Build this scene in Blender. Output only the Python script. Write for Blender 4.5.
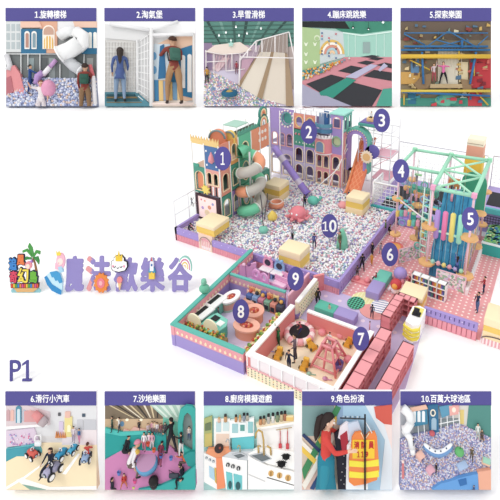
import bpy, bmesh, math, random
import numpy as np
from mathutils import Vector, Matrix
from mathutils.geometry import tessellate_polygon
for o in list(bpy.data.objects): bpy.data.objects.remove(o)
SC = bpy.context.scene; COL = SC.collection
PI = math.pi
random.seed(7)
# ---------------------------------------------------------------- camera
FOC = 473.0; PX, PY = 305.0, 129.0; CAMH = 22.0
def _d(px, py): return Vector((px-PX, -(py-PY), -FOC))
_ey = _d(579, -23).normalized(); _ex = -_d(-596, -23).normalized(); _ez = _ex.cross(_ey).normalized()
_ex = _ey.cross(_ez).normalized()
R3 = Matrix((_ex, _ey, _ez))                  # camera vectors -> world vectors
CP = Vector((27.62, -26.54, CAMH))
camd = bpy.data.cameras.new('camera'); cam = bpy.data.objects.new('camera', camd); COL.objects.link(cam)
cam.matrix_world = Matrix.Translation(CP) @ R3.to_4x4()
camd.sensor_fit = 'HORIZONTAL'; camd.sensor_width = 36; camd.lens = 36*FOC/500
camd.shift_x = (250-PX)/500; camd.shift_y = (PY-250)/500
camd.clip_start = .5; camd.clip_end = 5000
SC.camera = cam
# ---------------------------------------------------------------- light
wd = bpy.data.worlds.new('sky'); SC.world = wd; wd.use_nodes = True
bg = wd.node_tree.nodes['Background']; bg.inputs[0].default_value = (1, 1, 1, 1); bg.inputs[1].default_value = 1.0
sd = bpy.data.lights.new('sun', 'SUN'); sd.energy = .85; sd.angle = .35; sd.color = (1, .98, .95)
sun = bpy.data.objects.new('sun', sd); COL.objects.link(sun)
sun.rotation_euler = Vector((-.45, -.75, 1.15)).to_track_quat('Z', 'Y').to_euler()
vs = SC.view_settings; vs.view_transform = 'Standard'; vs.look = 'None'; vs.gamma = 1; vs.exposure = 0.0
# ---------------------------------------------------------------- geometry of the view: floor points
def ray(px, py): return R3 @ _d(px, py)
def at(px, py, z=0.0):
    r = ray(px, py); t = (z-CP.z)/r.z; return CP + r*t
def atX(px, py, x):
    r = ray(px, py); return CP + r*((x-CP.x)/r.x)
def atY(px, py, y):
    r = ray(px, py); return CP + r*((y-CP.y)/r.y)
# ---------------------------------------------------------------- materials
SATN = .9
def lin(c): return c/12.92 if c <= .04045 else ((c+.055)/1.055)**2.4
def rgb(h):
    h = h.lstrip('#'); c = [int(h[i:i+2], 16)/255 for i in (0, 2, 4)]; g = sum(c)/3
    return tuple(lin(g+(v-g)*SATN) for v in c)+(1,)
_m = {}
def mat(h, rough=.6, metal=0, alpha=1.0, trans=0, emit=0):
    if not isinstance(h, str): return h
    k = (h, rough, metal, alpha, trans, emit)
    if k in _m: return _m[k]
    m = bpy.data.materials.new('paint_'+h.strip('#')); m.use_nodes = True
    b = m.node_tree.nodes['Principled BSDF']
    b.inputs['Base Color'].default_value = rgb(h); b.inputs['Roughness'].default_value = rough
    b.inputs['Metallic'].default_value = metal; b.inputs['Specular IOR Level'].default_value = .3
    b.inputs['Alpha'].default_value = alpha
    if emit:
        b.inputs['Emission Color'].default_value = rgb(h); b.inputs['Emission Strength'].default_value = emit
    nt = m.node_tree                            # slight procedural variation of the surface
    if alpha == 1 and not emit:
        n = nt.nodes.new('ShaderNodeTexNoise'); n.inputs['Scale'].default_value = 30
        mr = nt.nodes.new('ShaderNodeMapRange'); mr.inputs['To Min'].default_value = max(0, rough-.06); mr.inputs['To Max'].default_value = min(1, rough+.06)
        nt.links.new(n.outputs['Fac'], mr.inputs['Value']); nt.links.new(mr.outputs['Result'], b.inputs['Roughness'])
    _m[k] = m; return m
def pattern(name, kind, c1, c2, sx, sy, thr=.3, rot=0, c3=None):
    m = bpy.data.materials.new(name); m.use_nodes = True; nt = m.node_tree; N = nt.nodes; L = nt.links
    b = N['Principled BSDF']; b.inputs['Roughness'].default_value = .6; b.inputs['Specular IOR Level'].default_value = .25
    tc = N.new('ShaderNodeTexCoord'); mp = N.new('ShaderNodeMapping'); mp.inputs['Scale'].default_value = (sx, sy, 1 if kind != 'cell' else sx)
    mp.inputs['Rotation'].default_value = (0, 0, rot)
    L.new(tc.outputs['Object'], mp.inputs['Vector'])
    def mth(op, a, bb=None):
        n = N.new('ShaderNodeMath'); n.operation = op
        for i, v in enumerate((a, bb)):
            if v is None: continue
            if isinstance(v, (int, float)): n.inputs[i].default_value = v
            else: L.new(v, n.inputs[i])
        return n.outputs[0]
    mx = N.new('ShaderNodeMix'); mx.data_type = 'RGBA'; mx.inputs[6].default_value = rgb(c1); mx.inputs[7].default_value = rgb(c2)
    sp = N.new('ShaderNodeSeparateXYZ'); L.new(mp.outputs[0], sp.inputs[0])
    if kind == 'dots':
        fx = mth('SUBTRACT', mth('FRACT', sp.outputs[0]), .5); fy = mth('SUBTRACT', mth('FRACT', sp.outputs[1]), .5)
        d2 = mth('ADD', mth('MULTIPLY', fx, fx), mth('MULTIPLY', fy, fy)); L.new(mth('LESS_THAN', d2, thr*thr), mx.inputs[0])
    elif kind == 'stripes':
        L.new(mth('LESS_THAN', mth('FRACT', sp.outputs[0]), thr), mx.inputs[0])
    elif kind == 'grid':
        a = mth('LESS_THAN', mth('FRACT', sp.outputs[0]), thr); c = mth('LESS_THAN', mth('FRACT', sp.outputs[1]), thr)
        L.new(mth('MAXIMUM', a, c), mx.inputs[0])
    elif kind == 'check':
        a = mth('LESS_THAN', mth('FRACT', sp.outputs[0]), .5); c = mth('LESS_THAN', mth('FRACT', sp.outputs[1]), .5)
        L.new(mth('ABSOLUTE', mth('SUBTRACT', a, c)), mx.inputs[0])
    elif kind == 'noise':
        n = N.new('ShaderNodeTexNoise'); n.inputs['Scale'].default_value = 1; n.inputs['Detail'].default_value = 4; L.new(mp.outputs[0], n.inputs['Vector'])
        r = N.new('ShaderNodeMapRange'); r.inputs['From Min'].default_value = .5-thr/2; r.inputs['From Max'].default_value = .5+thr/2
        L.new(n.outputs['Fac'], r.inputs['Value']); L.new(r.outputs['Result'], mx.inputs[0])
    elif kind == 'cell':
        n = N.new('ShaderNodeTexVoronoi'); n.inputs['Scale'].default_value = 1; L.new(mp.outputs[0], n.inputs['Vector'])
        s2 = N.new('ShaderNodeSeparateColor'); L.new(n.outputs['Color'], s2.inputs[0])
        cr = N.new('ShaderNodeValToRGB'); cr.color_ramp.interpolation = 'CONSTANT'
        cols = c3; cr.color_ramp.elements[0].color = rgb(cols[0]); cr.color_ramp.elements[1].position = 1/len(cols); cr.color_ramp.elements[1].color = rgb(cols[1])
        for i, h in enumerate(cols[2:]):
            e = cr.color_ramp.elements.new((i+2)/len(cols)); e.color = rgb(h)
        L.new(s2.outputs[0], cr.inputs[0]); L.new(cr.outputs[0], b.inputs['Base Color']); return m
    L.new(mx.outputs[2], b.inputs['Base Color']); return m
# ---------------------------------------------------------------- mesh builder
class MB:
    def __init__(s): s.v = []; s.f = []; s.fm = []; s.sm = []; s.mats = []
    def mi(s, m):
        if isinstance(m, str): m = mat(m)
        if m not in s.mats: s.mats.append(m)
        return s.mats.index(m)
    def add(s, vs, fs, m, smooth=False):
        o = len(s.v); s.v += [tuple(v) for v in vs]; k = s.mi(m)
        for f in fs: s.f.append(tuple(i+o for i in f)); s.fm.append(k); s.sm.append(smooth)
        return s
    def box(s, a, b, m, rz=0, piv=None):
        x0, y0, z0 = a; x1, y1, z1 = b
        vs = [Vector((x, y, z)) for z in (z0, z1) for y in (y0, y1) for x in (x0, x1)]
        if rz:
            c = Vector(piv) if piv else Vector(((x0+x1)/2, (y0+y1)/2, 0)); Mr = Matrix.Rotation(rz, 3, 'Z')
            vs = [Mr @ (v-c)+c for v in vs]
        return s.add(vs, [(0, 2, 3, 1), (4, 5, 7, 6), (0, 1, 5, 4), (2, 6, 7, 3), (0, 4, 6, 2), (1, 3, 7, 5)], m)
    def rbox(s, a, b, m, r=.05, seg=2):
        bm = bmesh.new(); bmesh.ops.create_cube(bm, size=1)
        for v in bm.verts:
            for i in range(3): v.co[i] = (a[i]+b[i])/2+v.co[i]*(b[i]-a[i])
        r = min(r, .49*min(b[i]-a[i] for i in range(3)))
        bmesh.ops.bevel(bm, geom=bm.edges[:], offset=r, segments=seg, affect='EDGES', profile=.5)
        bm.verts.index_update()
        s.add([v.co.copy() for v in bm.verts], [[v.index for v in f.verts] for f in bm.faces], m, True); bm.free(); return s
    def tube(s, pts, r, m, n=8, closed=False, cap=True):
        pts = [Vector(p) for p in pts]; k = len(pts); rr = r if isinstance(r, (list, tuple)) else [r]*k
        vs = []; up = None
        for i, p in enumerate(pts):
            if closed: t = pts[(i+1) % k]-pts[i-1]
            else: t = pts[min(i+1, k-1)]-pts[max(i-1, 0)]
            t.normalize()
            if up is None: up = t.orthogonal().normalized()
            up = (up-t*up.dot(t)); up = up.normalized() if up.length > 1e-6 else t.orthogonal().normalized(); w = t.cross(up)
            for j in range(n):
                a = 2*PI*j/n; vs.append(p+(up*math.cos(a)+w*math.sin(a))*rr[i])
        fs = []
        for i in range(k if closed else k-1):
            for j in range(n):
                a = i*n+j; b = i*n+(j+1) % n; c = ((i+1) % k)*n+(j+1) % n; d = ((i+1) % k)*n+j; fs.append((a, b, c, d))
        if cap and not closed: fs += [tuple(range(n-1, -1, -1)), tuple((k-1)*n+j for j in range(n))]
        return s.add(vs, fs, m, True)
    def bar(s, p, q, r, m, n=6): return s.tube([p, q], r, m, n)
    def sph(s, c, r, m, sx=1, sy=1, sz=1, seg=12, rings=8, z0=-1, z1=1):
        vs = []; fs = []; a0 = math.asin(z0); a1 = math.asin(z1)
        for i in range(rings+1):
            ph = a0+(a1-a0)*i/rings
            for j in range(seg):
                th = 2*PI*j/seg; vs.append((c[0]+r*sx*math.cos(ph)*math.cos(th), c[1]+r*sy*math.cos(ph)*math.sin(th), c[2]+r*sz*math.sin(ph)))
        for i in range(rings):
            for j in range(seg): fs.append((i*seg+j, i*seg+(j+1) % seg, (i+1)*seg+(j+1) % seg, (i+1)*seg+j))
        return s.add(vs, fs, m, True)
    def lathe(s, prof, c, m, n=20, ax='z', smooth=True):
        vs = []; fs = []
        for (r, h) in prof:
            for j in range(n):
                a = 2*PI*j/n; x, y = r*math.cos(a), r*math.sin(a)
                vs.append((c[0]+x, c[1]+y, c[2]+h) if ax == 'z' else (c[0]+x, c[1]+h, c[2]+y) if ax == 'y' else (c[0]+h, c[1]+x, c[2]+y))
        for i in range(len(prof)-1):
            for j in range(n): fs.append((i*n+j, i*n+(j+1) % n, (i+1)*n+(j+1) % n, (i+1)*n+j))
        fs += [tuple(range(n-1, -1, -1)), tuple((len(prof)-1)*n+j for j in range(n))]
        return s.add(vs, fs, m, smooth)
    def cyl(s, c, r, h, m, n=16, ax='z'): return s.lathe([(r, 0), (r, h)], c, m, n, ax, False)
    def prism(s, outer, m, w0, w1, holes=(), ax='z', mside=None):
        """2D loop (a,b), extruded along the third axis; ax='z': (a,b,w)  ax='y': (a,w,b)  ax='x': (w,a,b)"""
        f3 = {'z': lambda a, b, w: (a, b, w), 'y': lambda a, b, w: (a, w, b), 'x': lambda a, b, w: (w, a, b)}[ax]
        loops = [list(outer)]+[list(h) for h in holes]
        tri = tessellate_polygon([[Vector((a, b, 0)) for a, b in lp] for lp in loops])
        flat = [p for lp in loops for p in lp]; n = len(flat)
        vs = [f3(a, b, w0) for a, b in flat]+[f3(a, b, w1) for a, b in flat]
        fs = [tuple(t) for t in tri]+[tuple(i+n for i in t)[::-1] for t in tri]
        s.add(vs, fs, m); o = len(s.v)-2*n; k = s.mi(mside or m); b0 = 0
        for lp in loops:
            L = len(lp)
            for i in range(L):
                a = b0+i; b = b0+(i+1) % L; s.f.append((o+a, o+b, o+b+n, o+a+n)); s.fm.append(k); s.sm.append(False)
            b0 += L
        return s
    def mesh(s, name):
        me = bpy.data.meshes.new(name); me.from_pydata(s.v, [], s.f)
        for m in s.mats: me.materials.append(m)
        me.polygons.foreach_set('material_index', s.fm); me.polygons.foreach_set('use_smooth', s.sm)
        bm = bmesh.new(); bm.from_mesh(me); bmesh.ops.recalc_face_normals(bm, faces=bm.faces[:]); bm.to_mesh(me); bm.free()
        me.update(); return me
def arch(x, w, z0, z1, n=8):
    """arched opening outline, centre x, width w, from z0 to top z1"""
    r = w/2; zc = max(z1-r, z0+.01)
    return [(x-r, z0), (x+r, z0)]+[(x+r*math.cos(PI*i/n), zc+(z1-zc)*math.sin(PI*i/n)) for i in range(n+1)]
def rect(x0, z0, x1, z1): return [(x0, z0), (x1, z0), (x1, z1), (x0, z1)]
def ell(cx, cy, rx, ry=None, n=20): ry = ry or rx; return [(cx+rx*math.cos(2*PI*i/n), cy+ry*math.sin(2*PI*i/n)) for i in range(n)]
def grow(lp, d):
    cx = sum(p[0] for p in lp)/len(lp); cy = sum(p[1] for p in lp)/len(lp); hx = max(abs(p[0]-cx) for p in lp); hy = max(abs(p[1]-cy) for p in lp)
    return [(cx+(p[0]-cx)*(1+d/hx), cy+(p[1]-cy)*(1+d/hy)) for p in lp]
def TM(x, y=0, z=0, rz=0, s=1): return Matrix.Translation((x, y, z) if not isinstance(x, Vector) else x) @ Matrix.Rotation(rz, 4, 'Z') @ Matrix.Scale(s, 4)
def thing(name, label, cat, M=Matrix(), group=None):
    o = bpy.data.objects.new(name, None); COL.objects.link(o); o.matrix_world = M; o.empty_display_size = .1
    o['label'] = label; o['category'] = cat
    if group: o['group'] = group
    return o
def part(par, name, mb, label=None, kind=None, M=None):
    o = bpy.data.objects.new(name, mb if isinstance(mb, bpy.types.Mesh) else mb.mesh(name)); COL.objects.link(o); o.parent = par
    if M is not None: o.matrix_local = M
    if label: o['label'] = label
    if kind: o['kind'] = kind
    return o
def single(name, label, cat, mb, M=Matrix(), group=None, kind=None):
    o = bpy.data.objects.new(name, mb if isinstance(mb, bpy.types.Mesh) else mb.mesh(name)); COL.objects.link(o); o.matrix_world = M
    o['label'] = label; o['category'] = cat
    if group: o['group'] = group
    if kind: o['kind'] = kind
    return o
def struct(name, mb, M=Matrix()):
    o = bpy.data.objects.new(name, mb.mesh(name)); COL.objects.link(o); o.matrix_world = M; o['kind'] = 'structure'; return o
def dup(root, M, label=None):
    r = root.copy(); COL.objects.link(r); r.matrix_world = M
    if label: r['label'] = label
    for c in list(root.children):
        d = c.copy(); COL.objects.link(d); d.parent = r
        for g in list(c.children):
            e = g.copy(); COL.objects.link(e); e.parent = d
    return r
_txt = {}
def _put(mb, out, F_, m, split):
    if split is None: mb.add(out, F_, m)
    else:
        mb.add(out, [f for f in F_ if not split(sum(out[i][0] for i in f)/len(f))], m[0]); mb.add(out, [f for f in F_ if split(sum(out[i][0] for i in f)/len(f))], m[1])
def one(mb, x0, y0, x1, y1, w0, w1, m):
    """the digit 1 with flag and foot"""
    W = x1-x0; H = y1-y0; t = W*.26; c = x0+W*.55
    mb.prism([(x0, y0), (x1, y0), (x1, y0+H*.1), (c+t/2, y0+H*.1), (c+t/2, y1), (c-t/2+t*.1, y1), (x0, y1-H*.15), (x0, y1-H*.27), (c-t/2, y1-H*.16), (c-t/2, y0+H*.1), (x0, y0+H*.1)], m, w0, w1)
def text_mb(mb, s, x0, y0, x1, y1, w0, w1, m, thick=0.0, split=None, off=0.0, yd=None):
    """flat letters fitted in the rectangle, extruded from w0 to w1"""
    H = (y1-y0); dw = H*.42
    if s[0] == '1' and len(s) > 1 and s[1] in '0123456789.' or s == '1':
        if s == '1': one(mb, x0, y0, x1, y1, w0, w1, m); return mb
        dh = H*.76; one(mb, x0, y0+H*.1, x0+dw, y0+H*.1+dh, w0, w1, m)
        return text_mb(mb, s[1:], x0+dw*1.22, y0, x1, y1, w0, w1, m, thick, split)
    if s == 'P1': text_mb(mb, 'P', x0, y0, x0+(x1-x0)*.5, y1, w0, w1, m, thick); one(mb, x0+(x1-x0)*.58, y0, x1, y1, w0, w1, m); return mb
    """flat letters fitted in the rectangle, extruded from w0 to w1"""
    k = (s, off)
    if k not in _txt:
        cu = bpy.data.curves.new('writing', 'FONT'); cu.body = s; cu.extrude = .05; cu.offset = off; cu.resolution_u = 3
        t = bpy.data.objects.new('writing', cu); COL.objects.link(t)
        bpy.context.view_layer.update(); dg = bpy.context.evaluated_depsgraph_get()
        me = t.evaluated_get(dg).to_mesh()
        _txt[k] = ([v.co.copy() for v in me.vertices], [tuple(p.vertices) for p in me.polygons])
        t.evaluated_get(dg).to_mesh_clear(); bpy.data.objects.remove(t); bpy.data.curves.remove(cu)
    V, F_ = _txt[k]
    ax = min(v.x for v in V); bx = max(v.x for v in V); ay = min(v.y for v in V); by = max(v.y for v in V)
    if thick: x0 += thick; x1 -= thick; y0 += thick; y1 -= thick
    if s[0] in '.' and len(s) > 1 or (s[0].isdigit() and len(s) > 1): pass
    base = [(x0+(v.x-ax)/(bx-ax)*(x1-x0), y0+(v.y-ay)/(by-ay)*(y1-y0), w1 if v.z > 0 else w0) for v in V]
    if thick:
        nn = 12 if thick > 1 else 8 if thick > .5 else 4
        for i in range(nn): a = 2*PI*i/nn+.4; _put(mb, [(x+thick*math.cos(a), y+thick*math.sin(a), z-.004*(i+1)*(w1-w0)) for x, y, z in base], F_, m, split)
    out = base
    if split is None: mb.add(out, F_, m)
    else:
        A = [f for f in F_ if not split(sum(out[i][0] for i in f)/len(f))]; B = [f for f in F_ if split(sum(out[i][0] for i in f)/len(f))]
        mb.add(out, A, m[0]); mb.add(out, B, m[1])
    return mb
# ---------------------------------------------------------------- people
def dirv(pitch, out, side):
    """unit vector of a limb: hanging down, swung forward (+y) by pitch degrees, outwards by out degrees"""
    p = math.radians(pitch); q = math.radians(out)
    return Vector((side*math.sin(q), math.sin(p)*math.cos(q), -math.cos(p)*math.cos(q)))
def person(M, h, label, shirt, pants, hair='#2a2220', skin='#d9a988', shoe='#333333', lean=0, thigh=((5, 4), (-5, 4)), knee=(5, 5),
           arm=((0, 10), (0, 10)), elbow=(15, 15), pz=None, long_hair=False, sleeve=True, skirt=None, turn=0, tilt=0, cap=None, group=None, face=False, cat='person', bag=None, shade=None):
    V = []; E = []; Rr = []; tag = []
    def v(p, r, par=None, tg='shirt', ry=None):
        V.append(Vector(p)); Rr.append((r, ry or r)); i = len(V)-1
        if par is not None: E.append((par, i)); tag.append(tg)
        return i
    ln = Matrix.Rotation(-math.radians(lean), 3, 'X')
    pel = v((0, 0, 0), .075, ry=.06)
    sp = lambda x, y, z: ln @ Vector((x, y, z))
    wa = v(sp(0, 0, .09), .068, pel, 'shirt', .055); ch = v(sp(0, 0, .20), .08, wa, 'shirt', .06); up = v(sp(0, 0, .265), .06, ch, 'shirt', .05)
    nk = v(sp(0, .004, .31), .026, up, 'skin')
    hm = Matrix.Rotation(math.radians(turn), 3, 'Z') @ Matrix.Rotation(-math.radians(tilt), 3, 'X')
    base = V[nk]
    hd = lambda x, y, z: base + ln @ (hm @ Vector((x, y, z)))
    h1 = v(hd(0, .012, .035), .044, nk, 'skin', .05); h2 = v(hd(0, .008, .075), .052, h1, 'skin', .06); h3 = v(hd(0, 0, .115), .042, h2, 'skin', .048)
    ft = []; fing = []
    for s, (tp, to), kf in ((-1, thigh[0], knee[0]), (1, thigh[1], knee[1])):
        hp = v((s*.05, 0, -.02), .058, pel, 'pants'); T = dirv(tp, to, s); kn = V[hp]+T*.235
        k1 = v(V[hp]+T*.11, .052, hp, 'pants'); k2 = v(kn, .037, k1, 'pants'); S = dirv(tp-kf, to*.5, s)
        c = v(kn+S*.09, .036, k2, 'pants'); an = v(kn+S*.225, .022, c, 'pants')
        he = v(V[an]+Vector((s*.004, -.006, -.024)), .022, an, 'shoe'); fdir = Vector((s*.03, 1, -.25 if kf > 40 and tp < 20 else 0)).normalized()
        if tp-kf < -60: fdir = Vector((0, .2, -1)).normalized()
        v(V[an]+fdir*.085+Vector((0, 0, -.026)), .02, he, 'shoe', .016); ft.append(V[he].z-.02); ft.append(V[he+1].z-.016)
    for s, (ap, ao), ef in ((-1, arm[0], elbow[0]), (1, arm[1], elbow[1])):
        sh = v(sp(s*.098, 0, .262), .036, up, 'shirt'); U = ln @ dirv(ap, ao, s) if abs(ap) < 60 else dirv(ap, ao, s)
        m1 = v(V[sh]+U*.075, .029, sh, 'shirt'); el = v(V[sh]+U*.155, .025, m1, 'shirt'); Fd = dirv(ap+ef, max(ao*.4-8, -25), s)
        wr = v(V[el]+Fd*.13, .017, el, 'shirt' if sleeve else 'skin')
        pm = v(V[wr]+Fd*.035, .019, wr, 'skin', .014); side = Fd.cross(Vector((s, 0, 0)) if abs(Fd.x) < .8 else Vector((0, 1, 0))).normalized(); bend = Fd.cross(side).normalized()*s
        for j, ln_ in enumerate((.017, .021, .019, .015)):
            p0 = V[pm]+Fd*.014+side*((j-1.5)*.0095); a = v(p0, .0056, pm, 'skin'); b_ = v(p0+Fd*ln_+bend*-.002, .0048, a, 'skin'); v(p0+Fd*ln_*1.8-bend*.009, .004, b_, 'skin')
        a = v(V[wr]+Fd*.016-side*.02, .0065, wr, 'skin'); v(V[wr]+Fd*.032-side*.031, .005, a, 'skin')
    dz = (pz if pz is not None else -min(ft))
    me = bpy.data.meshes.new('person'); me.from_pydata([tuple(p) for p in V], E, []); ob = bpy.data.objects.new('tmp_body', me); COL.objects.link(ob)
    md = ob.modifiers.new('skin', 'SKIN'); md.branch_smoothing = .3; md.use_smooth_shade = True
    sk = me.skin_vertices[0].data
    for i, (a, b) in enumerate(Rr): sk[i].radius = (a, b)
    sk[0].use_root = True
    ss = ob.modifiers.new('sub', 'SUBSURF'); ss.levels = 2 if face else 1; ss.render_levels = ss.levels
    dg = bpy.context.evaluated_depsgraph_get(); m2 = bpy.data.meshes.new_from_object(ob.evaluated_get(dg)); bpy.data.objects.remove(ob); bpy.data.meshes.remove(me)
    tags = {'skin': mat(skin, .55), 'shirt': mat(shirt, .8) if isinstance(shirt, str) else shirt, 'pants': mat(pants, .8), 'shoe': mat(shoe, .6)}
    m2.materials.clear(); names = list(tags)
    for k in names: m2.materials.append(tags[k])
    n = len(m2.polygons); cen = np.zeros(n*3); m2.polygons.foreach_get('center', cen); cen = cen.reshape(n, 3)
    best = np.full(n, 1e9); idx = np.zeros(n, int)
    for (a, b), tg in zip(E, tag):
        A = np.array(V[a]); B = np.array(V[b]); ab = B-A; t = np.clip(((cen-A) @ ab)/max(ab @ ab, 1e-9), 0, 1)
        dd = np.linalg.norm(cen-(A+t[:, None]*ab), axis=1)-Rr[b][0]*.6; w = dd < best; best[w] = dd[w]; idx[w] = names.index(tg)
    m2.polygons.foreach_set('material_index', idx.tolist()); m2.polygons.foreach_set('use_smooth', [True]*n)
    lift = Matrix.Translation((0, 0, dz)); m2.transform(lift); m2.name = 'person'
    root = bpy.data.objects.new('person', m2); COL.objects.link(root); root.matrix_world = M @ Matrix.Scale(h, 4)
    root['label'] = label; root['category'] = cat
    if group: root['group'] = group
    HM = lift @ Matrix.Translation(base) @ (ln @ hm).to_4x4()
    # hair: a cap over crown and nape (thick shell), longer at the back when long
    mb = MB(); vs = []; fs = []; seg = 16; rg = 7
    for i in range(rg+1):
        for j in range(seg):
            th = 2*PI*j/seg; back = .5-.5*math.sin(th)
            low = -.15+1.0*(1-back)-(1.0 if long_hair else .35)*back**2
            ph = PI/2-(PI/2-low*.9)*i/rg
            r = .067 if not cap else .072
            z = .082+r*1.0*math.sin(ph) if ph > -PI/2 else 0
            if long_hair and back > .5: z -= .09*(i/rg)**2*back
            vs.append((r*.92*math.cos(ph)*math.cos(th), -.002+r*1.05*math.cos(max(ph, -.3))*math.sin(th), z))
    for i in range(rg):
        for j in range(seg): fs.append((i*seg+j, i*seg+(j+1) % seg, (i+1)*seg+(j+1) % seg, (i+1)*seg+j))
    fs.append(tuple(rg*seg+j for j in range(seg)))
    mb.add(vs, fs, mat(cap or hair, .7), True); part(root, 'cap' if cap else 'hair', mb, M=HM)
    if long_hair:
        mb = MB(); mb.tube([(0, -.06, .10), (0, -.085, .06), (0, -.08, -.02), (0, -.075, -.10), (0, -.07, -.16)], [.02, .032, .036, .03, .008], mat(hair, .7), 10); part(root, 'ponytail', mb, M=HM)
    if face:
        for s in (-1, 1):
            e = MB(); e.sph((s*.021, .058, .078), .0085, '#ffffff', seg=8, rings=6); e.sph((s*.021, .0645, .078), .0042, '#2a1a12', seg=8, rings=5); part(root, 'eye', e, M=HM)
            e = MB(); e.sph((s*.056, .002, .07), .014, mat(skin, .55), sx=.5, sz=1.3, seg=8, rings=6); part(root, 'ear', e, M=HM)
        e = MB(); e.sph((0, .068, .062), .0075, mat(skin, .55), sz=1.5, seg=8, rings=6); part(root, 'nose', e, M=HM)
        e = MB(); e.sph((0, .06, .04), .012, '#c0605a', sz=.35, sy=.5, seg=10, rings=5); part(root, 'mouth', e, M=HM)
    if skirt:
        c, L, rw = skirt; prof = []
        mb = MB(); mb.lathe([(.066, .06), (.085, 0), (rw*.8, -L*.5), (rw, -L), (rw-.008, -L), (.07, .0)], (0, 0, 0), mat(c, .8), 24); part(root, 'skirt', mb, M=lift)
    if bag:
        mb = MB(); mb.rbox((-.075, -.135, .07), (.075, -.055, .25), mat(bag, .7), .03); mb.rbox((-.055, -.16, .08), (.055, -.13, .16), mat(bag, .7), .02)
        bo = part(root, 'backpack', mb, M=lift @ ln.to_4x4())
        st = MB()
        for s in (-1, 1): st.tube([(s*.06, -.07, .24), (s*.065, 0, .285), (s*.065, .062, .22), (s*.06, .03, .1), (s*.055, -.06, .08)], .009, mat('#2a3a34', .8), 6)
        part(bo, 'strap', st)
    return root
# ================================================================ THE GROUND AND FLOORS
WHT = '#fdfdfd'; LAV = '#a894d8'; PNK = '#ee9aa8'; TEAL = '#5fc0b4'; CREAM = '#fbe3b4'; MINT = '#a6ecc8'; COR = '#f09086'; YEL = '#f3c552'; DLAV = '#7d6cc0'; LPNK = '#f7c3cb'; ORG = '#f2a27a'; BADGE = '#554f9e'
LILAC = '#d9c9ec'
mb = MB(); g = mat('#ffffff', .9); mb.add([(-2500, -300, 0), (2500, -300, 0), (2500, 5000, 0), (-2500, 5000, 0)], [(0, 1, 2, 3)], g); struct('floor', mb)
pinkdots = pattern('pink dotted floor', 'dots', '#f0a4a8', '#ffe9e4', 2.6, 2.6, .2)
lildots = pattern('lilac floor with pale dots', 'dots', '#cfbfe6', '#f1d9ec', .9, .9, .13)
mb = MB(); mb.box((15.9, 0.3, .0), (25.5, 13.6, .05), pinkdots); mb.box((24.0, 10.4, .0), (25.5, 13.6, .045), pinkdots); struct('trim_1', mb)
mb = MB(); mb.prism([(14.2, -3.6), (14.2, 0.3), (22.0, 0.3), (22.5, -5.5), (22.3, -9.2), (19.9, -9.2), (19.5, -3.6)], lildots, 0, .05); struct('trim_2', mb)
mb = MB(); mb.prism([(9.0, -9.3), (14.2, -9.1), (14.2, -.02), (8.4, -.02)], '#dccfee', 0, .04); struct('trim_3', mb)
mb = MB(); mb.box((14.05, -9.0, 0), (19.5, -3.5, .06), '#fbe8c8'); struct('trim_4', mb)
mb = MB(); mb.box((.05, .05, 0), (15.7, 20, .3), '#f4eef4'); struct('trim_5', mb)
# lane stripes of the pink floor beside the pit wall
# ================================================================ BALL PIT
def fence(name, label, x0, y0, x1, y1, h, top, bot, slat=.28, split=.5, group=None, gap=True):
    L = math.hypot(x1-x0, y1-y0); t = thing(name, label, 'play fence', TM(x0, y0, 0, math.atan2(y1-y0, x1-x0)), group)
    m = MB(); m.box((0, 0, h*split), (L, .22, h), top)
    if top == LAV:
        for i in range(int(L/.7)): m.cyl((.35+i*.7, -.012, h*.86), .045, .02, '#d9cdf2', 8, 'y')
    part(t, 'top_panel', m)
    m = MB(); m.box((0, .05, 0), (L, .2, h*split), '#c97786'); n = max(1, int(L/slat))
    for i in range(n): m.prism(arch((i+.5)*L/n, L/n*.82, .02, h*split+.04, 4), bot, 0.0, .06, ax='y')
    part(t, 'slat_panel', m)
    return t
fence('pit_fence', 'lavender and pink low fence along the pit front, left of the arched gate', 0, 0, 2.7, 0, 1.25, LAV, PNK, .18)
fence('pit_fence', 'long lavender and pink low fence along the pit front, from arched gate to corner', 4.1, 0, 15.8, 0, 1.15, LAV, PNK, .18)
t = fence('pit_fence', 'lavender fence on the right side of the ball pit, along the pink dotted lane', 15.8, 0.0, 15.8, 12.6, 1.1, LAV, LAV, .4)
fence('pit_fence', 'short lavender fence at the left end of the ball pit under the wire rails', 0, 3.4, 0, 0, 1.25, LAV, PNK, .18)
# balls: uncountable
rng = np.random.default_rng(3)
bmq = bmesh.new(); bmesh.ops.create_icosphere(bmq, subdivisions=1, radius=1)
bv = np.array([v.co[:] for v in bmq.verts]); bf = [[v.index for v in f.verts] for f in bmq.faces]; bmq.free()
def ballheap(name, label, pts, rad, cols, M=Matrix(), par=None, rows=False):
    nb = len(pts); V = (pts[:, None, :]+bv[None]*rad).reshape(-1, 3); k = len(bv); F2 = (np.array(bf)[None]+np.arange(nb)[:, None, None]*k).reshape(-1, 3)
    me = bpy.data.meshes.new(name); me.from_pydata(V.tolist(), [], F2.tolist())
    for c in cols: me.materials.append(mat(c, .45))
    ci = rng.integers(0, len(cols), nb)
    if rows: ci[(np.floor(pts[:, 0]/.172).astype(int) % 5 == 0)] = 0
    mi = np.repeat(ci, len(bf)); me.polygons.foreach_set('material_index', mi.tolist()); me.polygons.foreach_set('use_smooth', [True]*len(F2))
    if par: o = part(par, name, me, kind='stuff'); return o
    return single(name, label, 'balls', me, M, kind='stuff')
X, Y = np.meshgrid(np.arange(.15, 15.6, .172), np.arange(.25, 15.3, .172)); P = np.stack([X.ravel(), Y.ravel(), np.full(X.size, .72)], 1)
P += rng.uniform(-.06, .06, P.shape)*[1, 1, 1.6]
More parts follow.
